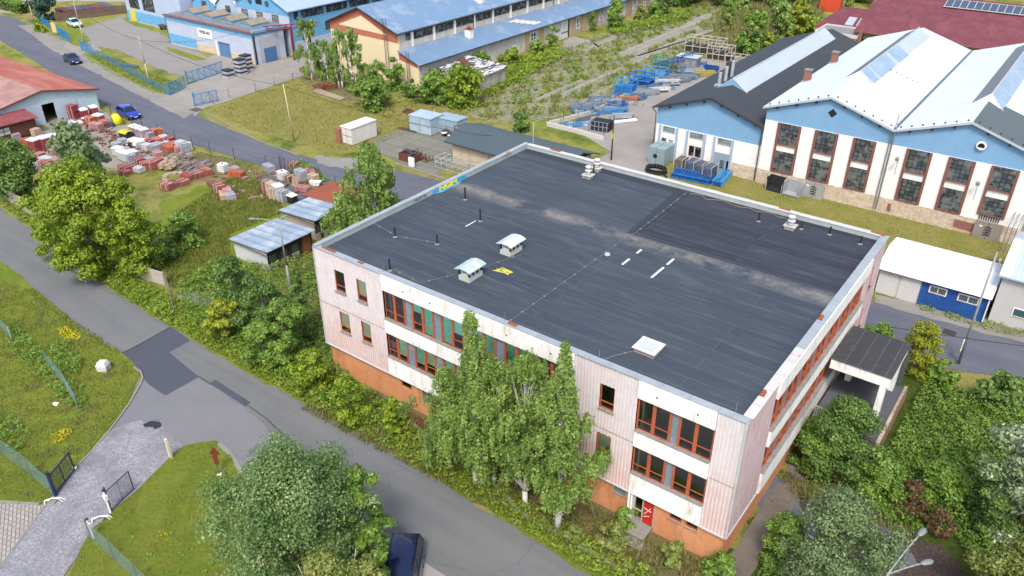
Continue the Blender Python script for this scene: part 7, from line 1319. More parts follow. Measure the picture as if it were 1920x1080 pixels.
# ---- scrap yard: blue steelwork
BS = [M('#2477cc', .55, .5, '#2f88d6', 1, name='blue_steel'), M('#3f9fe0', .55, .5, '#62b0e4', 1, name='light_blue_steel'), M('#1b57a8', .5, .5, name='deep_blue_steel')]; GS = M('#8f9aa6', .5, .6, '#a8b2bc', 1.5, name='grey_steel'); CY = M('#7cc4d6', .55, .6, name='cyan_sheet')
rack('steel_rack', 'bright blue machine frame with upright panels in the scrap row', 'frame', (1172, 178), 2.6, 2.0, 2.3, 2, .1, BS[1], (.1, 1.), BS[0], .07)
rack('steel_rack', 'open blue steel bay with a dark interior beside its brighter neighbour', 'frame', (1202, 163), 3.0, 2.2, 2.0, 2, .1, BS[0], (.05, .6, 1.), BS[2], .1)
rack('steel_rack', 'small teal framed cage at the back of the scrap row', 'frame', (1242, 128), 3.0, 1.8, 1.6, 3, .1, M('#5fb0b0', .5), (.1, .6, 1.), None, .05)
rack('steel_rack', 'light blue sheet bin in the middle of the scrap row', 'frame', (1228, 146), 3.4, 2.0, 1.5, 3, .2, BS[1], (.1, 1.), BS[1], .07)
x, y = G(1265, 130); t = thing('lattice_girder', 'royal blue lattice girder propped up in the scrap row', 'girder', (x, y, 0), .8); m = MB()
for s in (-.3, .3): m.tube((-3, s, .3), (3, s, 1.9), .07); m.tube((-3, s, 1.0), (3, s, 2.6), .07)
for k in range(12): f = k / 12; m.tube((-3 + 6 * f, -.3, .3 + 1.6 * f), (-3 + 6 * (f + .08), .3, 1.0 + 1.6 * f), .04); m.tube((-3 + 6 * f, .3, 1.0 + 1.6 * f), (-3 + 6 * (f + .08), .3, .4 + 1.6 * f), .04)
m.build('lattice', BS[2], t)
x, y = G(1290, 128); t = thing('sheet_cabinet', 'grey cabinet frame with pale blue top at the end of the scrap row', 'cabinet', (x, y, 0), .1); m = MB(); m.box(-1.6, 1.6, -1, 1, .05, 1.9); m.build('body', GS, t); m = MB(); m.box(-1.75, 1.75, -1.15, 1.15, 1.9, 2.0); m.build('top', M('#c3dbe8', .6, .4), t)
rack('steel_rack', 'tall cream stillages with dark trays at the far end of the concrete yard', 'rack', (1322, 100), 6.5, 2.2, 2.6, 5, .12, M('#c9c2b4', .55), (.05, .45, 1.), M('#3f3c3a', .5), .08)
rack('steel_rack', 'second tall cream stillage row nearer the dark roofed hall', 'rack', (1350, 112), 4.0, 2.2, 2.3, 4, .12, M('#c9c2b4', .55), (.05, .45, 1.), M('#3f3c3a', .5), .08)
rack('steel_rack', 'low cream stillages right behind the dark roofed hall flues', 'rack', (1385, 118), 4.0, 2.0, 1.2, 4, .12, M('#c9c2b4', .55), (.05, 1.), None, .08)
x, y = G(1333, 132); t = thing('blue_tub', 'open blue steel tub on the concrete yard beside the flues', 'tub', (x, y, 0), .1); m = MB(); m.box(-1.1, 1.1, -.6, -.52, 0, .7); m.box(-1.1, 1.1, .52, .6, 0, .7); m.box(-1.1, -1.02, -.52, .52, 0, .7); m.box(1.02, 1.1, -.52, .52, 0, .7); m.box(-1.02, 1.02, -.52, .52, 0, .3); m.build('tub', BS[2], t)
names = [('beam_pile', 'beams')]
plank = [((1112, 202), 3.6, 'grey', '#93a0ac', 'long grey beam bundle along the white footing'), ((1128, 190), 3.4, 'grey', '#7e8c99', 'darker grey beam bundle behind the blue frame'), ((1150, 212), 3.0, 'bl', '#4a90c8', 'small blue sheet heap in front of the bright frame'), ((1210, 178), 3.4, 'grey', '#9aa6ae', 'pale steel sections laid out before the blue bay'), ((1235, 172), 2.8, 'w', '#dfe0dc', 'white wrapped bundle lying on the concrete'), ((1250, 158), 3.0, 'w', '#d9dbd9', 'tilted white panels on the concrete by the scrap row'), ((1275, 148), 3.6, 'grey', '#8d98a4', 'grey channel sections along the yard edge'), ((1300, 138), 3.4, 'grey', '#a6b0b8', 'light steel sections along the far yard edge'), ((1262, 142), 2.8, 'dk', '#4d5c6c', 'dark barrel like bundle in the scrap row'), ((1320, 142), 2.6, 'y', '#c9b23c', 'yellow and dark sheets dropped on the concrete'), ((1178, 190), 2.6, 'o', '#b57a50', 'rust orange heap beside the blue frame'), ((1165, 222), 2.2, 'grey', '#a9b4bc', 'grey sheet stack near the white plank'), ((1155, 200), 2.6, 'bl', '#1f66b8', 'deep blue folded sheet below the bright frame')]
for i, (p, L, _, hx, lb) in enumerate(plank):
    x, y = G(*p); m = MB(); R = random.Random(i)
    for k in range(7): o_ = R.uniform(-.7, .7); m.box(-L / 2 + R.uniform(-.4, .4), L / 2 + R.uniform(-.4, .4), o_ - .1, o_ + R.uniform(.05, .3), R.uniform(0, .35), R.uniform(.35, .75), rz=.75 + R.uniform(-.15, .15) if i > 2 else .75)
    tag(m.build('steel_bundle', M(hx, .52, .5, '#b8c0c6', 2.2, .55, .65), None, off=(-x, -y, 0), jitter=.05), lb, 'scrap')
CL = random.Random(77)
for (nm, hx, lb, nn) in (('scrap_clutter', '#8b97a3', 'grey clutter of offcuts and sections along the scrap row', 170), ('scrap_clutter', '#3c84c4', 'blue steel offcuts strewn along the scrap row', 70), ('scrap_clutter', '#c9cfd2', 'pale sheet offcuts strewn along the scrap row', 60)):
    m = MB()
    for k in range(nn):
        f = CL.random(); px, py = 1095 + 225 * f + CL.uniform(-14, 14), 216 - 88 * f + CL.uniform(-10, 12); x, y = G(px, py); L = CL.uniform(.3, 1.6); m.box(x - L, x + L, y - CL.uniform(.04, .3), y + .08, 0, CL.uniform(.1, .7), rz=.9 + CL.uniform(-.6, .6))
    tag(m.build(nm, M(hx, .5, .6, '#6f7a86', 2), jitter=.04), lb, 'scrap', kind='stuff')
x, y = G(1157, 230); m = MB(); m.box(-2.8, 2.8, -.35, .35, .05, .2, rz=.98); tag(m.build('white_plank', WHITE, None, off=(-x, -y, 0)), 'long white plank lying on the concrete yard', 'plank')
x, y = G(1092, 210); t = thing('wire_basket', 'blue grey wire basket in the corner of the scrap yard', 'basket', (x, y, 0), .3); m = MB(); m.box(-1.4, 1.4, -.8, .8, .1, .7); m.build('tray', M('#5a7ca4', .5, .6, '#8fa6bc', 2), t, jitter=.04); m = MB()
for k in range(9): m.path([(-1.4 + k * .35, -.8, 0), (-1.4 + k * .35, -.8, 1.1), (-1.4 + k * .35, .8, 1.1), (-1.4 + k * .35, .8, 0)], .03, 4)
m.build('hoops', GS, t)
x, y = G(1128, 243); t = thing('steel_cage', 'black steel crate cage with open lattice near the yellow topped post', 'cage', (x, y, 0), .15); m = MB(); m.box(-1.2, 1.2, -.9, .9, .05, 1.2); m.build('body', M('#262a2e', .5), t); m = MB()
for k in range(5): m.box(-1.2 + k * .55, -1.1 + k * .55, -.96, -.9, 0, 1.3)
for z in (0, .62, 1.22): m.box(-1.25, 1.25, -.965, -.9, z, z + .08)
m.build('lattice_frame', GS, t)
x, y = G(1090, 236); m = MB()
for k in range(4): m.box(-2.5, 2.5, -.5 + k * .3, -.3 + k * .3, .05, .15 + .1 * k, rz=.7)
tag(m.build('steel_bundle', M('#4b93cc', .55, .5, '#cfd6da', 1.2, .5, .6), None, off=(-x, -y, 0), jitter=.04), 'blue and white strips inside the white walled corner', 'scrap')
m = MB()
for k in range(60): x, y = G(1375 + RL.uniform(-18, 18), 98 + RL.uniform(-6, 6)); m.tube((x, y, .1), (x + RL.uniform(-1.5, 1.5), y + RL.uniform(-1.5, 1.5), RL.uniform(.2, .9)), .05, n=4)
tag(m.build('branch_pile', M('#a89c8c', .5)), 'grey tangle of branches behind the cream stillages', 'pile', kind='stuff')
# ---- by the dark hall
x, y = G(1236, 305); t = thing('steel_tank_box', 'grey blue steel box with a round hole beside the workshop hall', 'box', (x, y, 0), .0); m = MB(); m.box(-1.0, 1.05, -1.0, 1.6, .05, 2.1); m.build('body', M('#a3b8c0', .55, .6, '#93a8b2', 1.2), t, bevel=.03); m = MB(); m.tube((-.1, -1.03, 1.1), (-.1, -.98, 1.1), .26, n=14); m.build('round_hole', DARK, t); m = MB(); m.box(-.02, .02, -1.02, 1.62, .05, 2.13); m.box(-1.02, 1.07, .28, .32, .05, 2.13); m.build('seam', M('#7f929a', .5), t)
for i, px in enumerate(((1276, 318), (1297, 322), (1313, 327), (1330, 333))):
    x, y = G(*px); t = thing('mesh_stillage', ('leftmost dark stillage with brown trays', 'second dark mesh stillage', 'third dark mesh stillage', 'rightmost pale edged mesh stillage')[i] + ' before the workshop hall', 'rack', (x, y, 0), .0, 'dark stillages before the workshop hall')
    m = MB(); m.path([(-.5, -.9, 0), (-.5, -.9, 1.5), (-.3, -.9, 1.6), (-.3, .9, 1.6), (-.5, .9, 1.5), (-.5, .9, 0)], .04, 5); m.path([(.5, -.9, 0), (.5, -.9, 1.5), (.5, .9, 1.5), (.5, .9, 0)], .04, 5); m.build('frame', STL, t)
    m = MB(); m.box(-.42, .42, -.85, .85, .05, 1.35); m.build('load', M('#8a8078', .5, .8, '#4a4644', 3) if i == 0 else M('#4d5a74', .48, .6, '#6b7890', 3, .4, .6), t, jitter=.02)
for i, (a, b, w) in enumerate((((1262, 328), (1335, 343), 1.7), ((1343, 350), (1368, 322), 1.0))):
    A, B = G(*a), G(*b); L = math.hypot(B[0] - A[0], B[1] - A[1]); t = thing('lattice_girder', ('wide stack of blue lattice girders on the grass strip', 'single blue lattice girder lying beside the girder stack')[i], 'girder', (A[0], A[1], 0), heading(A, B)); m = MB()
    for s in (-w / 2, w / 2): m.box(0, L, s - .05, s + .05, .05, .18); m.box(0, L, s - .05, s + .05, .5, .62)
    n = int(L / .35)
    for k in range(n): x = k * L / n; m.tube((x, -w / 2, .56), (x + .3, w / 2, .56), .035, n=4); m.tube((x, w / 2, .56), (x + .3, -w / 2, .56), .035, n=4); m.tube((x, -w / 2, .12), (x + .17, -w / 2, .56), .035, n=4); m.tube((x + .17, w / 2, .56), (x + .35, w / 2, .12), .035, n=4)
    m.build('lattice', BS[i], t); m = MB(); m.box(.05, L - .05, -w / 2 + .08, w / 2 - .08, .04, .3); m.build('lower_beams', BS[2], t)
x, y = G(1230, 322); t = thing('hose_coil', 'coil of thick black hose on the ground beside the steel box', 'hose', (x, y, 0)); m = MB()
for r_, z in ((.95, .1), (.85, .28), (.9, .46)): m.path([(r_ * 1.3 * math.cos(a * .35), r_ * math.sin(a * .35), z) for a in range(19)], .1, 7)
m.path([(1.1, -.3, .2), (1.6, -.8, .15), (2.0, -1.3, .1)], .1, 7); m.build('hose', M('#26282b', .5, .5), t, True)
for i, (px, lb) in enumerate((((1461, 344), 'black panelled stillage with slanted side bars against the white hall'), ((1491, 350), 'pale grey open bin against the white hall plinth'))):
    x, y = (13.95, 50.1) if i == 0 else (15.85, 50.0); t = thing('loading_bin', lb, 'bin', (x, y, 0), -.05); c = M('#2a2c30', .5) if i == 0 else M('#b9bec4', .56, .6, '#a5abb2', 2)
    m = MB(); m.box(-.9, .9, .5, .58, 0, 1.5); m.box(-.9, -.82, -.5, .5, 0, 1.5); m.box(.82, .9, -.5, .5, 0, 1.3); m.box(-.82, .82, -.5, .5, .1, .2); m.build('bin', c, t); m = MB(); m.path([(-.86, -.52, 0), (-.86, -.52, 1.2), (-.86, .1, 1.6), (-.86, .5, 1.6)], .04, 5); m.path([(.86, -.52, 0), (.86, -.52, 1.0), (.86, .1, 1.4), (.86, .5, 1.4)], .04, 5); m.build('frame', STL, t, split=True)
for i, (px, lb, hx, w) in enumerate((((1530, 352), 'grey steel panel marked with black chevrons against the hall plinth', '#b5b8b6', 1.0), ((1851, 438), 'brown stained steel panel marked with black chevrons below the last tall window', '#a79e94', 1.15))):
    x, y = G(*px); t = thing('steel_door_panel', lb, 'panel', ((17.75, 50.2, 0) if i == 0 else (x, 50.4, 0)), 0); m = MB(); m.box(-w, w, .3, .4, 0, 1.75); m.build('panel', M(hx, .54, .7, '#a88c6c' if i else '#a2a5a4', 1.2, .5, .62), t); m = MB(); m.box(-.02, .02, .28, .3, .05, 1.7); m.build('joint', DGUT, t); m = MB()
    for k in range(4): z = .35 + k * .25; m.prism([(-.3, .27, z), (0, .27, z + .14), (.3, .27, z), (.3, .27, z + .1), (0, .27, z + .24), (-.3, .27, z + .1)], (0, .02, 0))
    m.build('chevron_marks', BK, t); m = MB(); m.box(-.75, -.5, .27, .29, 1.2, 1.35); m.build('white_label', WHITE, t)
x, y = G(1905, 430); t = thing('handrail', 'grey steel handrail frame at the right corner of the white hall', 'rail', (35.6, 48.8, 0)); m = MB()
for k in range(3): m.path([(k * .35, 0, 0), (k * .35, 0, 2.6), (k * .35 + .1, 2.4, 3.1), (k * .35 + .1, 2.4, 0)], .04, 5)
m.build('rail', GS, t)
# far things at the top edge
x, y = G(1556, 20); t = thing('orange_container', 'orange container standing at the top edge behind the maroon roof', 'container', (x, y, 0), .1); m = MB(); m.box(-2, 2, -1.3, 1.3, 0, 4.0); m.build('body', M('#e0502c', .6, .6), t, bevel=.05); m = MB(); m.prism([(-.4, -1.33, 2.7), (.0, -1.33, 2.7), (.2, -1.33, 3.3), (-.2, -1.33, 3.3)], (0, .02, 0)); m.build('white_mark', WHITE, t)
for b, tp, lb in (((1577, 34), (1583, 0), 'striped white pole at the top edge behind the maroon roof'), ((1648, 22), (1654, 0), 'plain pale pole at the top edge right of the striped pole')):
    x, y = G(*b); t = thing('street_pole', lb, 'pole', (x, y, 0)); m = MB(); m.tube((0, 0, 0), (0, 0, 7), .12, .09); m.build('pole', POLE, t)
sheet('far_street', gp([(1530, 34), (1580, 40), (1570, 52), (1520, 46)]), PALE, 3)
m = MB(); x, y = G(1090, 243); x2, y2 = G(1009, 238); m.box(x2 - .1, x2 + 3.2, y2 - 1.0, y2 + .6, .1, .9); 
m.v = []; m.f = []; m.m = []
# ================================================================ trees, shrubs, weeds
def tp(name, label, base, top, wpx, kind, n, leaf, **k):
    """tree by its foot on the ground, the height of its top and its breadth, all surveyed"""
    x, y = G(*base); h = HT(*base, *top); r = wpx * DIST(x, y, h * .6) / FPX / 2; return tree(name, label, x, y, h, r, kind, n, leaf, **k)
BB = BIRCHBARK
# left group by the near road
tp('lime_tree', 'big bright yellow green lime tree left of centre beside the near road', (190, 520), (185, 292), 165, 'lime', 34000, .12, seed=3, K=90, cb=.12, cr=.24)
tp('lime_tree', 'bright green lime tree leaning right over the scrub beside the big lime', (265, 520), (255, 328), 102, 'lime', 16000, .115, seed=8, K=60, cb=.12, cr=.26)
tp('lime_tree', 'lower yellow green tree overhanging the near road below the big lime', (118, 478), (105, 350), 84, 'lime', 12000, .115, seed=9, K=50, cb=.05, cr=.27)
tp('lime_tree', 'low spreading lime foliage at the right foot of the tree group', (258, 512), (250, 420), 92, 'lime', 12000, .115, seed=19, K=50, cb=.05, cr=.27)
tp('ash_tree', 'dark olive green tree at the left edge by the concrete wall', (45, 375), (35, 262), 92, 'dark', 12000, .14, seed=4, K=60, cb=.12)
tp('walnut_tree', 'feathery sage green tree rising behind the big lime tree', (158, 370), (150, 226), 100, 'sage', 5500, .22, seed=5, K=30, cb=.2, cr=.36, droop=.3)
tp('walnut_tree', 'sage green tree right of the feathery one above the red bricks', (190, 350), (200, 268), 48, 'sage', 2500, .2, seed=15, K=16, cb=.15)
tp('shrub', 'round dark green shrub between lime tree and tin sheds', (350, 460), (345, 398), 66, 'mid', 3500, .15, seed=6, K=26, cb=.02, cat='shrub', crown='foliage')
tp('shrub', 'small dark shrub at the right foot of the left tree group', (318, 490), (316, 445), 50, 'dark', 1800, .15, seed=7, K=18, cb=.02, cat='shrub', crown='foliage')
# birch by the sheds
tp('birch_tree', 'tall birch behind the left parapet corner with drooping light green crown', (705, 470), (700, 268), 125, 'birch', 20000, .11, seed=21, K=90, cb=.1, bark=BB, droop=1.2, shape='egg', cr=.26)
tp('birch_tree', 'shorter leafy birch in front of the tall birch beside the sheds', (655, 490), (650, 362), 95, 'birch', 12000, .11, seed=22, K=50, cb=.1, bark=BB, droop=1.1, shape='round', cr=.3)
tp('birch_tree', 'third birch squeezed between the second shed and the tall birch', (725, 430), (735, 300), 70, 'birch', 5000, .15, seed=23, K=36, cb=.1, bark=BB, droop=1.1)
# scrub left of the building
for i, (b, tp_, w, kd, lb) in enumerate((((450, 600), (455, 483), 95, 'dark', 'dark green bush nearest the tin sheds left of the building'), ((505, 640), (500, 520), 95, 'dark', 'dark elder bush midway along the left end of the building'), ((545, 690), (545, 560), 90, 'mid', 'pale topped green bush in front of the left wall'), ((575, 640), (575, 500), 60, 'dark', 'dark narrow bush squeezed against the left building corner'), ((500, 690), (500, 600), 90, 'mid', 'mid green bush spilling towards the near road'), ((420, 560), (425, 492), 50, 'mid', 'round bush at the bare slab left of the scrub'), ((590, 735), (590, 655), 80, 'lime', 'yellow green bush at the foot of the orange basement wall'), ((660, 790), (655, 695), 75, 'lime', 'second yellow green bush along the orange basement wall'), ((740, 810), (738, 745), 50, 'lime', 'small bright bush beside the red brown deck'))):
    tp('bush', lb, b, tp_, w, kd, 11000 if w > 80 else 5500, .10, seed=30 + i, K=40, cb=.02, cat='bush', crown='foliage', cr=.27)
tp('bush', 'vivid yellow green bush at the edge of the left scrub', (425, 640), (420, 562), 72, 'yellow', 3200, .14, seed=41, K=24, cb=.05, cat='bush', crown='foliage', cr=.28)
# the birches before the facade
for i, (b, tp_, w, n, lb) in enumerate((((893, 908), (868, 572), 185, 24000, 'tallest birch reaching above the parapet in front of the facade'), ((915, 912), (930, 668), 190, 22000, 'middle birch of the facade group with two white trunks'), ((985, 950), (995, 660), 180, 22000, 'birch right of the middle one in the facade group'), ((1045, 990), (1068, 630), 190, 26000, 'rightmost birch of the facade group with pointed top'), ((845, 880), (850, 690), 140, 14000, 'leftmost leafy birch of the facade group'))):
    tp('birch_tree', lb, b, tp_, w, 'birch', int(n * 1.25), .075, seed=50 + i, K=110, cb=.27, bark=BB, droop=1.5, shape='tear' if i in (0, 3) else 'round', cr=.2, stems=2 if i == 1 else 1, spread=.35)
# foreground trees, bottom
x, y = G(600, 1130); tree('poplar_tree', 'big dense green tree filling the bottom edge beside the dark blue van', x - 1.2, y, 9.2, 4.1, 'poplar', 85000, .068, seed=61, K=170, cb=.1, cr=.2, shape='round')
tp('poplar_tree', 'darker green tree behind the right shoulder of the big bottom tree', (690, 1075), (672, 872), 110, 'mid', 15000, .085, seed=62, K=60, cb=.1, cr=.24)
x, y = G(645, 1240); tree('willow_tree', 'pale olive willow with thin white stems in front of the big bottom tree', x, y, 7.0, 2.3, 'olive', 15000, .085, seed=63, K=70, cb=.25, cr=.22, bark=BB, stems=4, spread=.9)
x, y = G(715, 1235); tree('willow_tree', 'small yellowish willow at the right flank of the bottom tree', x, y, 6.6, 1.1, 'olive', 6000, .085, seed=64, K=34, cb=.3, cr=.3, bark=BB, stems=2)
x, y = G(715, 1150); tree('poplar_tree', 'narrow leafy tree touching the van roof at the bottom edge', x - .3, y + .2, 5.6, 1.0, 'mid', 6500, .09, seed=65, K=34, cb=.1, cr=.3)
# right hand jungle
tp('willow_shrub', 'large silvery sage willow bush at the bottom right', (1545, 1140), (1540, 935), 215, 'sage', 42000, .07, seed=71, K=90, cb=.04, cr=.26, cat='shrub', crown='foliage', droop=-.5)
tp('willow_shrub', 'dark green bush left of the silvery willow', (1460, 1060), (1455, 955), 90, 'mid', 12000, .07, seed=72, K=34, cb=.02, cat='shrub', crown='foliage')
tp('willow_shrub', 'yellowish rounded bush in the bottom right corner', (1862, 1160), (1860, 985), 150, 'olive', 28000, .08, seed=73, K=50, cb=.04, cr=.28, cat='shrub', crown='foliage')
tp('silver_tree', 'tree with glittering white leaves at the right edge', (1900, 1010), (1885, 750), 180, 'silver', 26000, .10, seed=74, K=50, cb=.1, cr=.28)
tp('bush', 'large mottled green bush in front of the terrace railing', (1568, 885), (1572, 752), 150, 'dark', 34000, .08, seed=75, K=70, cb=.02, cat='bush', crown='foliage', cr=.28)
tp('bush', 'dark green bush against the foot of the right facade', (1520, 880), (1500, 790), 90, 'mid', 14000, .08, seed=76, K=34, cb=.02, cat='bush', crown='foliage')
tp('bush', 'broad leaved bush below the terrace bush', (1640, 940), (1640, 860), 110, 'mid', 17000, .085, seed=77, K=40, cb=.02, cat='bush', crown='foliage')
tp('willow_shrub', 'airy yellow green willow beside the terrace canopy', (1715, 700), (1732, 600), 80, 'yellow', 12000, .065, seed=78, K=60, cb=.02, cat='shrub', crown='foliage', cr=.28, shape='egg')
tp('bush', 'low green bush between terrace and street', (1640, 650), (1635, 602), 56, 'mid', 3000, .1, seed=79, K=22, cb=.02, cat='bush', crown='foliage')
tp('bush', 'green bush in the hollow right of the leaf litter', (1760, 935), (1755, 868), 95, 'mid', 13000, .09, seed=80, K=34, cb=.02, cat='bush', crown='foliage')
tp('bush', 'dark green bush beside the glittering tree', (1850, 1010), (1842, 905), 90, 'dark', 12000, .09, seed=81, K=34, cb=.02, cat='bush', crown='foliage')  # foliage takes the dark leaf mix
tp('bush', 'dark bush by the street at the right edge', (1880, 760), (1880, 705), 100, 'dark', 5000, .13, seed=82, K=34, cb=.02, cat='bush', crown='foliage')
tp('bush', 'bush at the street kerb behind the willow', (1765, 720), (1765, 670), 50, 'mid', 2500, .12, seed=83, K=20, cb=.02, cat='bush', crown='foliage')
tp('dead_bush', 'rust brown withered bush among the green scrub', (1700, 955), (1700, 905), 85, 'rust', 1800, .08, seed=84, K=26, cb=.02, cat='bush', crown='foliage')
tp('dead_bush', 'second withered brown bush lower in the scrub', (1755, 1000), (1748, 950), 55, 'rust', 1000, .08, seed=85, K=20, cb=.02, cat='bush', crown='foliage')
tp('dead_bush', 'small withered brown bush nearest the building', (1555, 905), (1550, 868), 45, 'rust', 1500, .09, seed=86, K=16, cb=.02, cat='bush', crown='foliage')
for i, (b, w, kd, lb) in enumerate((((1150, 1030), 70, 'olive', 'sprawling yellow green bush before the red door'), ((1170, 985), 45, 'mid', 'green bush growing left of the porch wall'), ((1075, 1010), 40, 'olive', 'thin straw coloured bush at the birch foot'), ((1260, 1060), 60, 'olive', 'low olive bush under the two small basement windows'), ((1350, 1085), 70, 'mid', 'low bush at the building corner near the bottom edge'), ((965, 870), 50, 'olive', 'reddish green bush among the birch trunks'))):
    tp('bush', lb, b, (b[0], b[1] - w * .62), w, kd, 2600, .09, seed=90 + i, K=22, cb=.02, cat='bush', crown='foliage', cr=.3)
# middle distance
for i, (b, tp_, w, lb) in enumerate((((585, 150), (590, 28), 60, 'leftmost pale birch in front of the cream gable'), ((640, 165), (640, 45), 62, 'second birch with white stems before the cream gable'), ((665, 172), (668, 50), 56, 'third birch with white stems before the cream gable'), ((700, 170), (712, 105), 58, 'short birch at the right of the gable group'), ((615, 150), (612, 75), 46, 'low birch between its taller neighbours'))):
    tp('birch_tree', lb, b, tp_, w, 'birch', 8500, .12, seed=110 + i, K=30, cb=.16, bark=BB, droop=1.1, shape='egg', cr=.22, stems=3 if i in (1, 2) else 1, group=None)
tp('shrub', 'bright green round shrub below the gable birches', (700, 205), (700, 148), 82, 'mid', 4200, .22, seed=120, K=34, cb=.02, cat='shrub', crown='foliage')
tp('shrub', 'tall ivy green shrub against the gable ladder', (742, 168), (742, 108), 44, 'mid', 2200, .22, seed=121, K=22, cb=.02, cat='shrub', crown='foliage', shape='column')
tp('shrub', 'wide yellow green shrub in front of the ruined shed', (868, 198), (866, 125), 88, 'lime', 5000, .22, seed=122, K=40, cb=.02, cat='shrub', crown='foliage')  # lime leaf mix, yellower than the neighbouring shrubs
tp('shrub', 'rounded shrub left of the wide yellow green one', (812, 195), (815, 135), 62, 'mid', 3500, .22, seed=123, K=28, cb=.02, cat='shrub', crown='foliage')
tp('shrub', 'small dark shrub beside the lean-to corner', (772, 182), (770, 150), 34, 'dark', 1300, .22, seed=124, K=14, cb=.02, cat='shrub', crown='foliage')
tp('shrub', 'small dark green bush behind the long garage roof', (975, 246), (975, 213), 38, 'dark', 1800, .18, seed=125, K=16, cb=.02, cat='shrub', crown='foliage')
for i, (b, tp_, w, kd, lb) in enumerate((((1036, 92), (1036, 40), 24, 'mid', 'ivy column climbing the warehouse pier left of the white door'), ((1007, 100), (1004, 76), 30, 'mid', 'low ivy mound at the warehouse wall'), ((1110, 58), (1109, 22), 12, 'mid', 'narrow ivy column right of the white door'), ((1155, 54), (1155, 3), 46, 'mid', 'big round ivy shrub covering the warehouse wall'), ((915, 108), (912, 82), 22, 'mid', 'ivy patch under the lean-to eaves'), ((905, 130), (975, 100), 40, 'mid', 'green scrub right of the ruined shed'), ((1245, 28), (1240, -8), 60, 'dark', 'dark shrub at the top edge beyond the warehouse'), ((1200, 38), (1200, 12), 24, 'olive', 'small olive shrub beyond the ivy'), ((960, 118), (958, 92), 50, 'lime', 'bright scrub patch at the warehouse foot'), ((1225, 32), (1222, 5), 40, 'mid', 'mid green shrub beyond the warehouse wall'))):
    tp('ivy' if i < 5 else 'shrub', lb, b, tp_, w, kd, 1800, .26, seed=130 + i, K=18, cb=.0, cat='ivy' if i < 5 else 'shrub', crown='foliage', shape='column' if i < 5 else 'round')
for i, (b, tp_, w, kd, sh, lb) in enumerate((((1412, 105), (1410, 22), 66, 'mid', 'round', 'round dense tree behind the flues of the dark hall'), ((1455, 85), (1452, 0), 52, 'birch', 'egg', 'weeping light green tree left of the poplar pair'), ((1488, 80), (1485, -2), 42, 'yellow', 'column', 'narrow yellow green tree in the row of trees'), ((1505, 55), (1505, -18), 60, 'dark', 'round', 'dark tree behind the yellow one'), ((1520, 70), (1520, 30), 36, 'lime', 'round', 'small bright tree before the maroon wing'), ((1437, 98), (1437, 62), 30, 'yellow', 'round', 'small yellow bush at the foot of the tree row'), ((1362, 40), (1362, 0), 26, 'mid', 'round', 'little green tree in the grass at the top'), ((1395, 22), (1395, -6), 30, 'birch', 'egg', 'slim birch at the top edge'), ((1360, 62), (1360, 25), 24, 'olive', 'round', 'small olive bush in the tall grass'))):
    tp('tree', lb, b, tp_, w, kd, 3800 if w > 30 else 1500, .30, seed=150 + i, K=30, cb=.05, shape=sh, cr=.3, droop=.5 if sh == 'egg' else 0)
for i in range(13):
    px = 1265 + i * 33; b = (px, 10 - (i % 3) * 7); x, y = G(*b); tree('tree', ('%s dark tree in the belt along the top edge' % (ORD[i] + (' from left,' if i else '')) if i < 8 else '%s dark tree of the belt above the maroon roofs' % (['leftmost', 'second', 'third', 'fourth', 'rightmost'][i - 8])), x, y, 9 + (i * 7 % 4), 4.6, 'dark' if i % 3 else 'mid', 2400, .42, seed=170 + i, K=24, cb=.02, group='belt of trees along the top edge')
for i in range(4):
    x, y = G(1690 + i * 70, -12); tree('tree', ['leftmost', 'second', 'third', 'rightmost'][i] + ' dark tree behind the solar panels', x, y, 9, 5, 'dark', 1800, .42, seed=190 + i, K=20, cb=.02, group='trees behind the solar panels')
tp('spruce_tree', 'blue green spruce at the top left corner', (88, 38), (92, -42), 66, 'blue', 6000, .26, seed=200, K=44, cb=.02, shape='cone', cr=.22, droop=.3)
tp('shrub', 'small round shrub beside the blue railing at the gateway', (78, 60), (78, 38), 24, 'lime', 900, .24, seed=201, K=12, cb=.0, cat='shrub', crown='foliage')
x, y = G(35, 22); o = thing('clipped_hedge', 'clipped dark hedge along the side street at the top left', 'hedge', (x, y, 0)); rng = np.random.default_rng(5); n = 7000; P = np.column_stack([rng.uniform(-9, 3, n), rng.uniform(-1.2, 1.2, n), rng.uniform(0, 1.9, n)]); P[: n // 2, 2] = 1.9 + rng.normal(size=n // 2) * .06; leafmesh('foliage', P, rng.normal(size=(n, 3)) + np.array([0, -.3, .8]), .22, LEAF['mid'], o, seed=4)
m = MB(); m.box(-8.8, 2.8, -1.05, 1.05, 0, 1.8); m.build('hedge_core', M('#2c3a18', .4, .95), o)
x, y = G(150, 3); 
for i, (b, w, kd, lb) in enumerate((((600, 6), 40, 'mid', 'green scrub'),)): pass

# ---- ground cover (nobody could count it)
VERGE = gp([(100, 462), (205, 541), (320, 611), (365, 639), (480, 707), (570, 756), (700, 829), (850, 919), (960, 984), (1110, 1079), (1300, 1198)]) + gp([(1330, 1150), (1200, 1065), (1080, 1000), (960, 925), (850, 860), (760, 790), (700, 740), (600, 690), (500, 640), (420, 590), (330, 560), (250, 520), (180, 470), (60, 395)])
cover('verge_weeds', 'bright leafy weeds along the verge between road and building', [VERGE], 130, .085, .6, 'lush', seed=11, hf=.9)
cover('verge_weeds', 'leafy weeds along the near road under the left trees', [gp([(0, 385), (100, 460), (205, 540), (320, 612), (330, 590), (230, 520), (120, 445), (0, 365)])], 60, .11, .5, 'lush', seed=12, hf=.9)
cover('scrub', 'tall mixed scrub between tin sheds and building', [gp([(330, 545), (400, 500), (470, 500), (590, 480), (612, 640), (640, 700), (760, 800), (700, 810), (560, 735), (440, 660), (360, 610)])], 90, .09, 1.0, 'mid', seed=13, hf=.7)
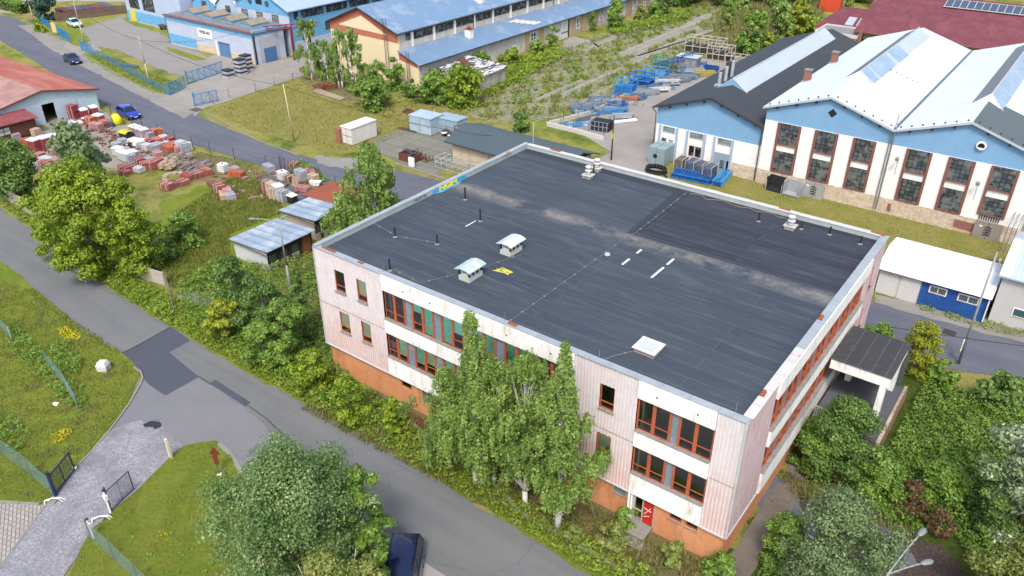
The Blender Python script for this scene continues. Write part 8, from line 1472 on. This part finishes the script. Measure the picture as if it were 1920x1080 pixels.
JUN = [(31.8, -2), (34.6, -9), (44, -12), (58, -8), (60, 22), (44, 24.5), (34.8, 24.3), (34.6, 12), (31.8, 11)]
LIT = gp([(1395, 890), (1470, 895), (1545, 930), (1600, 962), (1680, 995), (1790, 1012), (1830, 1080), (1800, 1180), (1620, 1150), (1500, 1030), (1395, 960)])
cover('ivy_ground', 'dense green creeper covering the ground right of the building', [JUN], 125, .08, .75, 'creep', seed=14, hf=.55, holes=[LIT])
cover('ivy_ground', 'darker weeds mixed into the creeper right of the building', [JUN], 30, .085, .95, 'mid', seed=15, hf=.8, clump=.55, holes=[LIT])
cover('brown_leaves', 'brown dead leaves strewn over the broken tarmac', [LIT], 26, .05, .05, 'rust', seed=16, hf=1.3, clump=.42)
grass('long_grass', 'long yellowish grass around the broken tarmac', [gp([(1440, 870), (1500, 900), (1600, 940), (1700, 985), (1720, 1010), (1600, 975), (1480, 925)])], 160, .45, 'straw', 17)
grass('long_grass', 'tall meadow grass between lime trees and tin sheds', [gp([(300, 470), (330, 400), (440, 330), (520, 345), (530, 400), (430, 440), (430, 500), (380, 545), (320, 540)])], 110, .42, 'grass', 18, holes=[])
grass('dry_grass', 'dry straw grass and stalks before the facade', [[(2, -4.4), (30.5, -3.4), (30.8, -.2), (2, -.2)]], 190, .4, 'straw', 19, clump=.15)
grass('lawn', 'short lawn grass on the front island', [gp([(340, 838), (405, 830), (430, 855), (455, 900), (560, 985), (700, 1075), (800, 1150), (300, 1290), (130, 1080), (165, 1010), (222, 952), (285, 892), (320, 860)])], 190, .13, 'grass', 20, wid=.022)
grass('dry_grass', 'dry straw patches in the left lawn', [gp([(235, 700), (150, 850), (85, 935), (0, 935), (-60, 900), (-60, 540), (0, 530), (60, 560), (135, 620)])], 150, .25, 'straw', 44, clump=.62, hf=.5, wid=.02)
grass('lawn', 'short grass on the left lawn', [gp([(260, 705), (240, 758), (150, 862), (85, 940), (0, 938), (-60, 900), (-60, 540), (0, 524), (60, 545), (135, 606), (175, 636), (228, 666)])], 130, .2, 'grass', 21, wid=.025)
cover('hedge_weeds', 'dark green bramble strip along the left mesh fence', [gp([(20, 600), (60, 640), (120, 700), (160, 730), (165, 770), (130, 770), (60, 700), (10, 650)]), gp([(-40, 790), (20, 780), (60, 815), (40, 850), (-40, 840)])], 90, .085, .6, 'mid', seed=22, hf=1.1, clump=.25)
cover('hedge_weeds', 'green bramble mound on the left lawn', [gp([(85, 650), (130, 640), (155, 680), (150, 710), (110, 700)])], 110, .085, .7, 'mid', seed=23, hf=1.1, clump=.2)
cover('yellow_flowers', 'patch of yellow flowers on the grass by the near road', [gp([(108, 622), (125, 615), (155, 630), (150, 640), (120, 636)])], 160, .06, .35, 'flower', seed=24)
cover('yellow_flowers', 'patch of yellow flowers on the left lawn near the drive', [gp([(92, 822), (112, 808), (140, 805), (128, 824), (100, 836)])], 160, .06, .3, 'flower', seed=25)
cover('yellow_flowers', 'sparse yellow flowers on the front lawn', [gp([(298, 996), (312, 1000), (325, 1025), (318, 1030), (300, 1010)])], 60, .05, .2, 'flower', seed=26)
cover('lawn_weeds', 'scattered broad leaved weeds on the front lawn', [gp([(225, 1000), (330, 990), (420, 1040), (430, 1075), (260, 1085)])], 30, .08, .25, 'mid', seed=27, clump=.62, hf=1.4)
SLF = gp([(760, 178), (900, 135), (1020, 112), (1060, 92), (1150, 62), (1250, 32), (1330, 2), (1400, 0), (1420, 30), (1380, 70), (1330, 92), (1290, 104), (1180, 158), (1060, 212), (950, 232), (880, 215)])
SHO = [q for l in SHEETS.values() for q in l if len(q) == 6 and q[0] in STRIPS]
grass('weed_tufts', 'weeds and grass tufts growing between the old concrete slabs', [SLF], 24, .6, 'grass', 28, clump=.50, hf=.45, wid=.06, holes=SHO)
cover('weed_tufts', 'leafy weeds growing between the old concrete slabs', [SLF], 11, .17, .5, 'olive', seed=29, clump=.64, hf=.45, holes=SHO)
cover('weed_tufts', 'greener weeds in the cracks of the slab ground', [SLF], 11, .18, .6, 'mid', seed=43, clump=.58, hf=.3, holes=SHO)
cover('nettle_bank', 'lush nettle bank along the foot of the long warehouse', [gp([(905, 165), (935, 130), (1000, 105), (1050, 98), (1055, 112), (1010, 135), (960, 160), (920, 185)])], 26, .2, 1.0, 'lime', seed=31)
cover('nettle_bank', 'green overgrowth at the far end of the warehouse wall', [gp([(1140, 62), (1180, 50), (1250, 28), (1300, 20), (1290, 38), (1220, 55), (1160, 70)])], 16, .26, 1.1, 'lush', seed=32)
grass('tall_grass', 'tall wild grass in front of the distant trees', [gp([(1330, 90), (1350, 20), (1420, 0), (1560, 0), (1540, 30), (1450, 100), (1400, 105)])], 16, 1.1, 'straw', 33, wid=.09)
cover('field_weeds', 'tufts of weeds dotting the dry field', [gp([(650, 200), (760, 180), (900, 205), (870, 230), (760, 235)])], 18, .16, .35, 'olive', seed=34, clump=.6, hf=.8)
grass('field_grass', 'short dry grass on the field by the far road', [gp([(395, 207), (500, 170), (640, 140), (760, 195), (880, 212), (790, 248), (640, 285), (480, 245)])], 14, .25, 'straw', 35, wid=.05)
grass('strip_grass', 'short grass on the strip before the white hall', [[(0, 42), (11, 42), (36, 38), (36, 51), (9, 51)]], 26, .14, 'straw', 36, wid=.04)
cover('street_weeds', 'weeds along the foot of the blue garage wall', [gp([(1715, 566), (1790, 585), (1860, 605), (1940, 625), (1940, 640), (1850, 620), (1780, 600), (1715, 578)])], 60, .09, .3, 'lush', seed=37, hf=1.5, clump=.3)
cover('kerb_weeds', 'green weeds along the far road fence', [gp([(560, 300), (600, 322), (620, 345), (560, 335), (545, 322)])], 50, .12, .5, 'mid', seed=38)
grass('verge_grass', 'grass along the wire fence beside the far road', [gp([(355, 282), (450, 300), (560, 330), (640, 352), (640, 372), (560, 350), (440, 318), (350, 296)])], 40, .25, 'straw', 39, wid=.04)
grass('verge_grass', 'rough grass between picket fence and factory yard', [gp([(165, 104), (215, 108), (285, 140), (345, 160), (316, 178), (250, 155)])], 20, .35, 'grass', 40, wid=.06)
grass('edge_grass', 'grass fringe growing over the edges of the near road', [gp([(62, 540), (135, 599), (228, 659), (222, 668), (130, 612), (50, 548)])], 150, .2, 'grass', 42, wid=.03)
